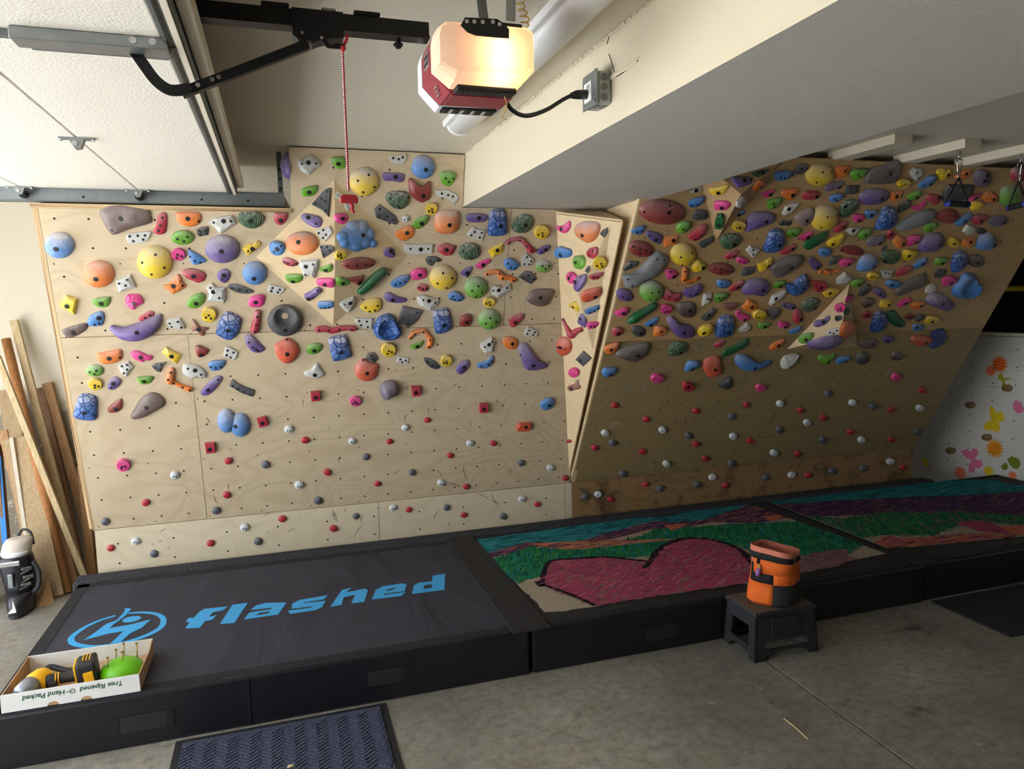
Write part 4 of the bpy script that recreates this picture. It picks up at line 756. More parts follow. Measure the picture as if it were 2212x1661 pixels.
MB().box((-2.38,4.198,2.300), (.066,4.203,2.372)).build('track_web', 'galvanised', tk_)
MB().box((-2.38,4.165,2.368), (.066,4.203,2.373)).build('track_flange', 'galvanised', tk_); MB().box((-2.38,4.160,2.298), (.066,4.203,2.303)).build('track_flange', 'galv_dull', tk_)
for x in (-.9, -.35, -.12): MB().cyl((x,4.196,2.33), (x,4.199,2.33), .006, 10).build('slot', 'hole_dark', tk_)
hg = MB().box((.036,4.204,2.30), (.062,4.209,2.594)).build('hanger_strap', 'galv_dull', tk_)
for z in (2.40, 2.45, 2.50): MB().cyl((.049,4.202,z), (.049,4.205,z), .007, 10).build('strap_hole', 'hole_dark', hg)

# ------------------------------------------------------------------ door opener, rail, arm, release cord
op = thing('garage_door_opener', (.53,1.94,2.594), 'red and white garage door opener with a glowing warm lamp cover', 'door opener')
def sect(y, grow=0, zb=2.292):
    x0, x1 = .401-grow, .656+grow
    P = [(x0,2.405),(x0+.006,2.425),(x0+.022,2.438),(.634,2.443),(.650,2.433),(x1,2.415),(x1,2.342),(x1-.032,zb+.004),(x0+.045,zb),(x0,2.335)]
    return [Vector((p[0], y, p[1])) for p in P]
# translucent lamp cover, warm bulbs inside
t = NT('lamp_cover'); tr_ = t.n('BsdfTranslucent'); tr_.inputs[0].default_value = (.95,.86,.72,1); di = t.n('BsdfDiffuse'); di.inputs[0].default_value = (.86,.84,.80,1)
ms = t.n('MixShader'); ms.inputs[0].default_value = .62; t.l(di.outputs[0], ms.inputs[1]); t.l(tr_.outputs[0], ms.inputs[2]); t.l(ms.outputs[0], t.t.nodes['Material Output'].inputs[0])
t = NT('lamp_bulb'); t.b.inputs['Emission Color'].default_value = (1,.62,.26,1); t.b.inputs['Emission Strength'].default_value = 16; t.col((1,.9,.7))
c0 = [Vector((p.x*.94+.0318, 1.797, (p.z-2.37)*.86+2.374)) for p in sect(0, 0, 2.312)]
MB().loft([c0, sect(1.803, -.004, 2.318), sect(1.815, 0, 2.306), sect(1.872, 0, 2.300)], False).add(c0, [tuple(range(10))]).build('lamp_cover', 'lamp_cover', op, bevel=.0)
MB().loft([sect(1.874, -.002), sect(1.995, -.002)]).build('red_band', 'opener_red', op)
MB().loft([sect(1.996, 0, 2.290), sect(2.05, .0, 2.286), sect(2.08, -.012, 2.296)]).build('rear_housing', 'opener_white', op)
for i, (z, xx) in enumerate(((2.395,.575), (2.345,.575))):
    q = MB(); q.lathe((xx,1.838,z-.018), [(.004,0),(.012,.006),(.017,.018),(.012,.030),(.004,.036)], 14); q.build('bulb', 'lamp_bulb', op, True)
    L = bpy.data.lights.new('bulb_light', 'POINT'); L.energy = .085; L.color = (1,.66,.34); L.shadow_soft_size = .02
    lo = bpy.data.objects.new('bulb_light', L); COL.objects.link(lo); lo.location = (xx-.022,1.832,z)
for y0, y1 in ((1.822,1.868), (2.0,2.055)):
    gq = MB().box((.455,y0,2.286), (.612,y1,2.3)).build('vent_grille', 'opener_grille', op, bevel=.004)
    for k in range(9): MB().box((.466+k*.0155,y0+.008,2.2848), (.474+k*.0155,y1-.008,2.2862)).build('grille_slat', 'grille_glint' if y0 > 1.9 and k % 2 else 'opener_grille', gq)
MB().box((.455,1.885,2.289), (.618,1.985,2.2925)).build('button_cover', 'opener_red', op, bevel=.003)
lbx = MB().box((.4005,1.905,2.365), (.4035,1.955,2.400)).build('badge', 'label_silver', op)
MB().box((.3998,1.908,2.369), (.4006,1.952,2.396)).build('badge_plate', 'opener_grille', lbx)
me_ = letter('LiftMaster', .011, (.3995,1.951,2.378), (PI/2,0,-PI/2), 'label_silver', 'badge_lettering', op)
for k in range(3): MB().box((.4185+k*.006,1.90+k*.012,2.3125-k*.006), (.4215+k*.006,1.93+k*.012,2.3150-k*.006)).build('printed_notice', 'label_silver', op)
mb = MB().prism([(0.4615,1.794,2.43),(0.4725,1.794,2.449),(0.554,1.794,2.453),(0.5714,1.794,2.445),(0.5849,1.794,2.431),(0.5844,1.794,2.41),(0.5472,1.794,2.409),(0.499,1.794,2.409),(0.4782,1.794,2.415)], (0,.004,0)).build('mounting_bracket', 'black_steel', op); MB().box((.48,1.797,2.440), (.62,1.985,2.447)).build('bracket_foot', 'black_steel', mb)
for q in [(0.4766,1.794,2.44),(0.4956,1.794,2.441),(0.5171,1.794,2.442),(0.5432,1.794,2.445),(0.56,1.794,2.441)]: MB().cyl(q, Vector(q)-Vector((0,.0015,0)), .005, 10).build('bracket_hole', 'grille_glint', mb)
for x, dx in ((.53,.0), (.60,.02)):
    MB().prism([(x-.02,1.80,2.455),(x+.004,1.80,2.455),(x+.004+dx,1.85,2.594),(x-.02+dx,1.85,2.594)], (0,.003,0)).build('hanger_strap', 'galvanised' if dx else 'galv_dull', op)
rl = MB().box((-2.3,1.925,2.438), (.41,1.955,2.478)).build('rail', 'black_steel', op); MB().box((-2.3,1.918,2.436), (.41,1.962,2.444)).build('rail_lip', 'black_steel', rl)
MB().cyl((.331,1.94,2.440), (.331,1.94,2.412), .007, 10).build('stop_bolt', 'black_steel', op); MB().cyl((.331,1.94,2.424), (.331,1.94,2.417), .012, 6).build('stop_nut', 'black_steel', op)
trl = MB().prism([(.070,1.915,2.478),(.070,1.915,2.415),(.082,1.915,2.405),(.110,1.915,2.405),(.115,1.915,2.398),(.130,1.915,2.405),(.145,1.915,2.410),(.192,1.915,2.418),(.192,1.915,2.478)], (0,.05,0)).build('trolley', 'black_steel', op)
MB().prism([(.128,1.914,2.415),(.142,1.914,2.418),(.160,1.914,2.396),(.168,1.914,2.402),(.193,1.914,2.402),(.193,1.914,2.390),(.150,1.914,2.390)], (0,.006,0)).build('release_lever', 'black_steel', trl)
for k in range(10): MB().cyl((.143+k*.0035,1.94,2.482), (.1445+k*.0035,1.94,2.482), .011, 12).build('spring_coil', 'black_steel', trl)
for x, z in ((.092,2.420), (.138,2.412)): MB().cyl((x,1.913,z), (x,1.916,z), .004, 10).build('rivet', 'bright_steel', trl)
for x in (.0, .22): MB().box((x,1.920,2.478), (x+.065,1.960,2.489)).build('rail_coupler', 'black_steel', op, bevel=.003)
arm = MB(); P = smooth_path([(-.284,1.90,2.348),(-.262,1.90,2.312),(-.240,1.90,2.280),(-.215,1.90,2.262),(-.19,1.90,2.262),(-.168,1.90,2.269)], 5)
a_, b_ = [], []
for i, q in enumerate(P):
    d = (P[min(i+1,len(P)-1)]-P[max(i-1,0)]).normalized(); sd = Vector((-d.z,0,d.x)); a_.append(q+sd*.0125); b_.append(q-sd*.0125)
arm.prism(a_+b_[::-1], (0,.005,0)).build('curved_arm', 'black_steel', op)
sa = MB().beam((-.19,1.93,2.262), (.105,1.93,2.398), .02, .022).build('straight_arm', 'black_steel', op)
for s in (.06, .13, .24, .29): 
    q = Vector((-.19,1.917,2.262)).lerp(Vector((.105,1.917,2.398)), s); MB().cyl(q, q+Vector((0,-.004,0)), .006, 6).build('arm_bolt', 'bright_steel', sa)
rc_ = thing('release_cord', (.19,1.94,2.39), 'red and white emergency release cord with a red pull handle', 'cord')
cz0, cz1 = Vector((.188,1.92,2.397)), Vector((.188,1.92,2.046))
MB().cyl(cz0, cz1, .0026, 8).build('cord', 'rope_red', rc_); MB().tube([cz0, cz0+Vector((.010,0,.016)), cz0+Vector((.013,0,.03))], .004, 8).build('cord_tail', 'rope_red', rc_, True)
MB().lathe(cz0+Vector((0,0,-.012)), [(.002,0),(.008,.006),(.008,.012),(.002,.018)], 10).build('knot', 'rope_red', rc_, True)
fk = MB()
for k in range(58):
    q = cz1.lerp(cz0, (k+.5)/58); fk.obox(q+Vector((-.0019,-.0019,0)), (1,1,0), (-1,1,0), (0,0,1), .0012, .0018, .0014)
tag(fk.build('white_flecks', 'rope_white', rc_), kind='stuff')
MB().prism([(.188+x, 1.912, 2.025+z) for x, z in ((-.022,-.010),(.022,-.010),(.0225,.004),(.016,.011),(-.016,.011),(-.0225,.004))], (0,.016,0)).build('pull_handle', 'handle_red', rc_, bevel=.003)
MB().tube(smooth_path([(.192,1.918,2.014),(.196,1.916,2.006),(.194,1.918,1.998),(.199,1.916,1.992)], 4), .004, 8).build('end_knot', 'rope_red', rc_, True)

# ------------------------------------------------------------------ tube light, junction box, cord, wires
tl_ = thing('tube_light', (.85,2.65,2.594), 'white fluorescent batten light fixed to the ceiling beside the beam', 'ceiling light')
MB().box((.765,1.6,2.565), (.915,3.36,2.594)).build('fixture_base', 'white_enamel', tl_, bevel=.006)
MB().loft([[Vector((.84+.055*math.cos(PI*k/10), y, 2.566-.035*math.sin(PI*k/10))) for k in range(11)] for y in (1.62, 3.33)], True).build('diffuser', 'white_enamel', tl_, True)
MB().loft([[Vector((.84+r*math.cos(2*PI*k/20), 3.345+y, 2.572+r*.75*math.sin(2*PI*k/20))) for k in range(20)] for r, y in ((.058,-.02),(.06,.0),(.055,.014),(.035,.02))]).build('end_cap', 'white_enamel', tl_, True)
jb = thing('junction_box', (1.044,2.22,2.43), 'grey metal junction box with outlet on the beam face', 'junction box')
MB().box((.995,2.165,2.378), (1.0445,2.268,2.478)).build('box_body', 'galvanised', jb, bevel=.008); MB().box((.990,2.160,2.374), (.995,2.272,2.482)).build('raised_cover', 'galvanised', jb, bevel=.002)
for z in (2.398, 2.428, 2.458): MB().cyl((1.018,2.1652,z), (1.018,2.1635,z), .012, 14).build('knockout', 'galv_dull', jb)
for x in (1.006, 1.026): MB().box((x,2.19,2.3765), (x+.012,2.23,2.3785)).build('knockout', 'galv_dull', jb)
for y, z in ((2.168,2.476), (2.166,2.384)): MB().cyl((.9895,y,z), (.986,y,z), .006, 10).build('cover_screw', 'bright_steel', jb)
ol = MB().box((.987,2.198,2.395), (.990,2.252,2.455)).build('outlet', 'outlet_white', jb)
for z in (2.437,): 
    for y in (2.212, 2.224): MB().box((.9862,y,z), (.9872,y+.003,z+.010)).build('socket_slot', 'hole_dark', ol)
pc = thing('power_cord', (.8,2.05,2.35), 'black power cord plugged into the junction box', 'cord')
MB().tube(smooth_path([(.645,2.03,2.330),(.68,2.07,2.312),(.74,2.12,2.312),(.82,2.17,2.345),(.90,2.215,2.395),(.94,2.228,2.415)], 6), .0065, 10).build('cable', 'cord_black', pc, True)
MB().tube([(.93,2.225,2.411),(.95,2.228,2.416),(.986,2.232,2.420)], [.009,.014,.015], 12).build('plug', 'cord_black', pc, True)
cw = MB().tube([Vector((.648+.011*math.cos(k*.75)+.006*math.sin(k*.13), 1.87+.011*math.sin(k*.75), 2.594-k*.0018)) for k in range(82)], .0018, 5).build('coiled_wire', 'wire_yellow', loc=(.648,1.87,2.594), smooth=True)
tag(cw, 'coiled yellow bell wire hanging down to the opener bracket', 'wire')
lw = MB().tube(smooth_path([(.585,1.845,2.283),(.597,1.86,2.270),(.592,1.87,2.250),(.588,1.87,2.236),(.596,1.87,2.233)], 5), .0014, 5).build('loose_wire', 'wire_yellow', loc=(.59,1.86,2.28), smooth=True); tag(lw, 'thin yellow antenna wire dangling under the opener', 'wire')

# ------------------------------------------------------------------ ceiling battens with hanging training handles
for i, (x, lab) in enumerate(((2.62,'cream ceiling batten nearest the beam above the right wall'), (3.10,'cream ceiling batten with a free end, second from the beam'), (3.58,'cream ceiling batten that carries the hanging blue-ended handle'), (4.06,'cream ceiling batten at the right edge of the picture'))):
    tag(MB().box((x,3.075,ZC-.05), (x+.12,3.56,ZC-.0005)).build('ceiling_batten', 'trim_cream', loc=(x+.06,3.3,ZC-.05), bevel=.002), lab, 'batten', 'ceiling battens')
def hanger(c, lab, twist):
    t_ = thing('training_handle', c, lab, 'pull handle', 'hanging training handles')
    c = Vector(c); ex = Vector((math.cos(twist), math.sin(twist), 0))
    MB().tube([c, c+Vector((0,0,-.02))], .003, 8).build('screw_eye', 'bright_steel', t_)
    def link(z0, z1, w, nm):
        P = [c+ex*x+Vector((0,0,z)) for x, z in ((-w*.35,z0),(w*.35,z0),(w,z0-.018),(w*.8,(z0+z1)/2),(w*.45,z1),(-w*.45,z1),(-w*.8,(z0+z1)/2),(-w,z0-.018))]
        MB().tube(smooth_path(P, 3, True)+[P[0]], .0032, 8).build(nm, 'bright_steel', t_, True)
    link(-.012, -.05, .014, 'quick_link'); link(-.044, -.125, .022, 'carabiner'); link(-.118, -.155, .016, 'd_ring')
    top = c+Vector((0,0,-.150)); bz = -.292
    for s in (-1, 1): MB().tube(smooth_path([top, top+ex*s*.05+Vector((0,0,-.07)), top+ex*s*.088+Vector((0,0,-.125)), c+ex*s*.088+Vector((0,0,bz))], 4), .005, 8).build('cord_leg', 'cord_black', t_, True)
    MB().cyl(c-ex*.075+Vector((0,0,bz)), c+ex*.075+Vector((0,0,bz)), .017, 18).build('foam_grip', 'canvas_black', t_, True)
    for s in (-1, 1): MB().cyl(c+ex*s*.075+Vector((0,0,bz)), c+ex*s*.090+Vector((0,0,bz)), .018, 18).build('end_cap', 'handle_navy', t_, True)
hanger((3.60,3.12,2.545), 'black foam pull handle with blue ends hanging from a carabiner', .12)
hanger((4.045,3.12,2.545), 'training handle seen end-on, hanging at the right frame edge', 1.1)

# ------------------------------------------------------------------ lumber leaning on the back wall, ski boot, tub
def plank(name, foot, top, wd, th, mat, lab, up=(0,-1,0)):
    foot, top = Vector(foot), Vector(top)
    o = MB().beam(foot, top, wd, th, up).build(name, mat, loc=foot, bevel=.002); return tag(o, lab, 'lumber', 'lumber leaning on the back wall')
plank('plywood_strip', (-1.30,5.18,.02), (-1.61,5.4,1.711), .045, .03, 'wood_pale', 'long pale plywood strip whose top is highest of the leaning lumber')
plank('plywood_strip', (-1.262,5.13,.02), (-1.641,5.15,1.497), .035, .03, 'wood_pale', 'pale plywood strip crossing in front of the orange post')
o = MB().tube([(-1.345,5.03,.01), Vector((-1.651,5.36,1.596))], .027, 18).build('round_post', 'wood_orange', loc=(-1.345,5.03,.01), smooth=True); tag(o, 'round orange-stained wooden post with a dark top, leaning on the wall', 'lumber', 'lumber leaning on the back wall')
plank('lumber_stud', (-1.235,5.36,.0), (-1.463,5.425,1.299), .055, .04, 'wood_fir', 'short stud with pencilled crosses beside the plywood edge')
plank('lumber_stud', (-1.26,5.26,.0), (-1.291,5.36,0.7468), .05, .03, 'wood_fir', 'narrow fir offcut standing close to the kickboard')
plank('lumber_board', (-1.32,5.28,.0), (-1.506,5.42,1.268), .055, .03, 'wood_red', 'reddish board behind the long plywood strip')
plank('lumber_board', (-1.43,4.985,.0), (-1.611,5.25,0.9765), .15, .016, 'wood_tan', 'wide tan board with a pale left edge')
plank('lumber_board', (-1.515,5.0,.0), (-1.633,5.235,0.9808), .022, .02, 'wood_white', 'thin white strip along the wide tan board')
plank('lumber_board', (-1.52,5.12,.0), (-1.682,5.4,1.268), .10, .04, 'wood_tan', 'tan board behind the round post, second from the left')
plank('lumber_board', (-1.50,5.06,.0), (-1.706,5.34,1.013), .05, .04, 'wood_fir', 'light board left of the wide tan board')
plank('lumber_stud', (-1.335,5.11,.0), (-1.508,5.3,0.8391), .075, .038, 'wood_fir', 'grainy fir stud ending at the pad corner')
plank('lumber_stud', (-1.30,5.2,.0), (-1.406,5.3,0.3203), .05, .03, 'wood_red', 'small brown stud tucked behind the fir stud')
plank('lumber_board', (-1.68,5.12,.0), (-1.756,5.38,0.92), .016, .09, 'wood_red', 'brown board with a blue-painted edge')
bb = plank('painted_edge', (-1.675,5.06,.0), (-1.746,5.33,0.8532), .03, .006, 'tape_blue', 'bright blue edge strip standing behind the ski boot')
tag(MB().prism([(-1.475,4.86,0),(-1.41,4.92,0),(-1.45,4.99,.13)], (.02,-.02,0)).build('wood_offcut', 'wood_fir', loc=(-1.44,4.9,0)), 'small wooden offcut wedged at the foot of the tan board', 'lumber')
bt = thing('ski_boot', (-1.545,4.84,0), 'black ski boot with grey liner and steel buckles by the lumber', 'ski boot')
def ell(c, rx, ry, n=20, sk=0): return [Vector((c[0]+rx*math.cos(2*PI*k/n), c[1]+ry*math.sin(2*PI*k/n), c[2]+sk*math.sin(2*PI*k/n))) for k in range(n)]
bxx, byy = -1.548, 4.86
MB().loft([ell((bxx+.012,byy-.03,z), rx, ry) for z, rx, ry in ((.0,.058,.135),(.02,.062,.14),(.05,.066,.138),(.09,.070,.118),(.12,.074,.100))]).build('lower_shell', 'boot_black', bt, True)
MB().loft([ell((bxx+.012,byy-.03,z), rx, ry) for z, rx, ry in ((.0,.060,.14),(.022,.061,.14))]).build('sole', 'boot_strap', bt)
MB().loft([ell((bxx-.004+s,byy+.02+t2,z), rx, ry) for z, rx, ry, s, t2 in ((.10,.078,.098,.012,-.01),(.16,.086,.095,.008,0),(.22,.092,.094,.0,.004),(.29,.092,.090,-.006,.0),(.325,.088,.084,-.008,-.004),(.335,.080,.076,-.008,-.004))]).build('cuff', 'boot_black', bt, True)
MB().loft([ell((bxx-.002+s,byy+.02,z), rx, ry) for z, rx, ry, s in ((.32,.074,.070,-.008),(.36,.078,.074,-.002),(.40,.076,.072,.008),(.425,.066,.060,.016),(.43,.04,.04,.016))]).build('liner', 'boot_liner', bt, True)
MB().loft([ell((bxx-.006,byy-.0,z), rx, ry) for z, rx, ry in ((.335,.070,.072),(.352,.074,.076),(.360,.070,.07))]).build('liner_cuff', 'boot_white', bt, True)
MB().tube(smooth_path([(bxx-.02,byy+.08,.40),(bxx+.01,byy+.1,.455),(bxx+.06,byy+.07,.44),(bxx+.082,byy+.03,.38)], 5), .008, 8).build('pull_loop', 'boot_strap', bt, True)
MB().obox((bxx-.018,byy-.072,.300), (1,0,.04), (0,1,0), (0,0,1), .055, .006, .016).build('top_buckle', 'bright_steel', bt, bevel=.006)
for z, x in ((.262,.062), (.212,.066), (.168,.05)):
    bu = MB().obox((bxx+x,byy-.058,z), (1,.5,0), (-.5,1,0), (0,0,1), .026, .008, .010).build('buckle', 'bright_steel', bt, bevel=.004)
    MB().obox((bxx+x-.01,byy-.066,z-.018), (1,.5,.4), (-.5,1,0), (0,0,1), .022, .004, .004).build('buckle_lever', 'galvanised', bu)
MB().obox((bxx-.015,byy-.088,.205), (1,0,0), (0,1,.1), (0,0,1), .013, .006, .042).build('instep_catch', 'galvanised', bt, bevel=.004)
MB().tube(smooth_path([(bxx+.085,byy-.02,.29),(bxx+.112,byy-.03,.22),(bxx+.105,byy-.04,.14),(bxx+.06,byy-.06,.09)], 5), .014, 8).build('power_strap', 'boot_strap', bt, True)
MB().prism([(bxx-.016,byy-.176,.042),(bxx+.026,byy-.176,.044),(bxx+.006,byy-.150,.108),(bxx+.005,byy-.166,.062)], (0,.012,.003)).build('logo_triangle', 'boot_white', bt)
tb = thing('plastic_tub', (-1.83,4.95,0), 'white plastic tub cut off by the left frame edge', 'tub')
MB().lathe((-1.83,4.95,0), [(.09,0),(.10,.25),(.105,.252),(.105,.265),(.096,.265)], 24).build('tub_body', 'tub_white', tb, True); MB().lathe((-1.83,4.95,.262), [(.107,0),(.107,.012),(.09,.016)], 24).build('tub_lid', 'tub_white', tb, True)

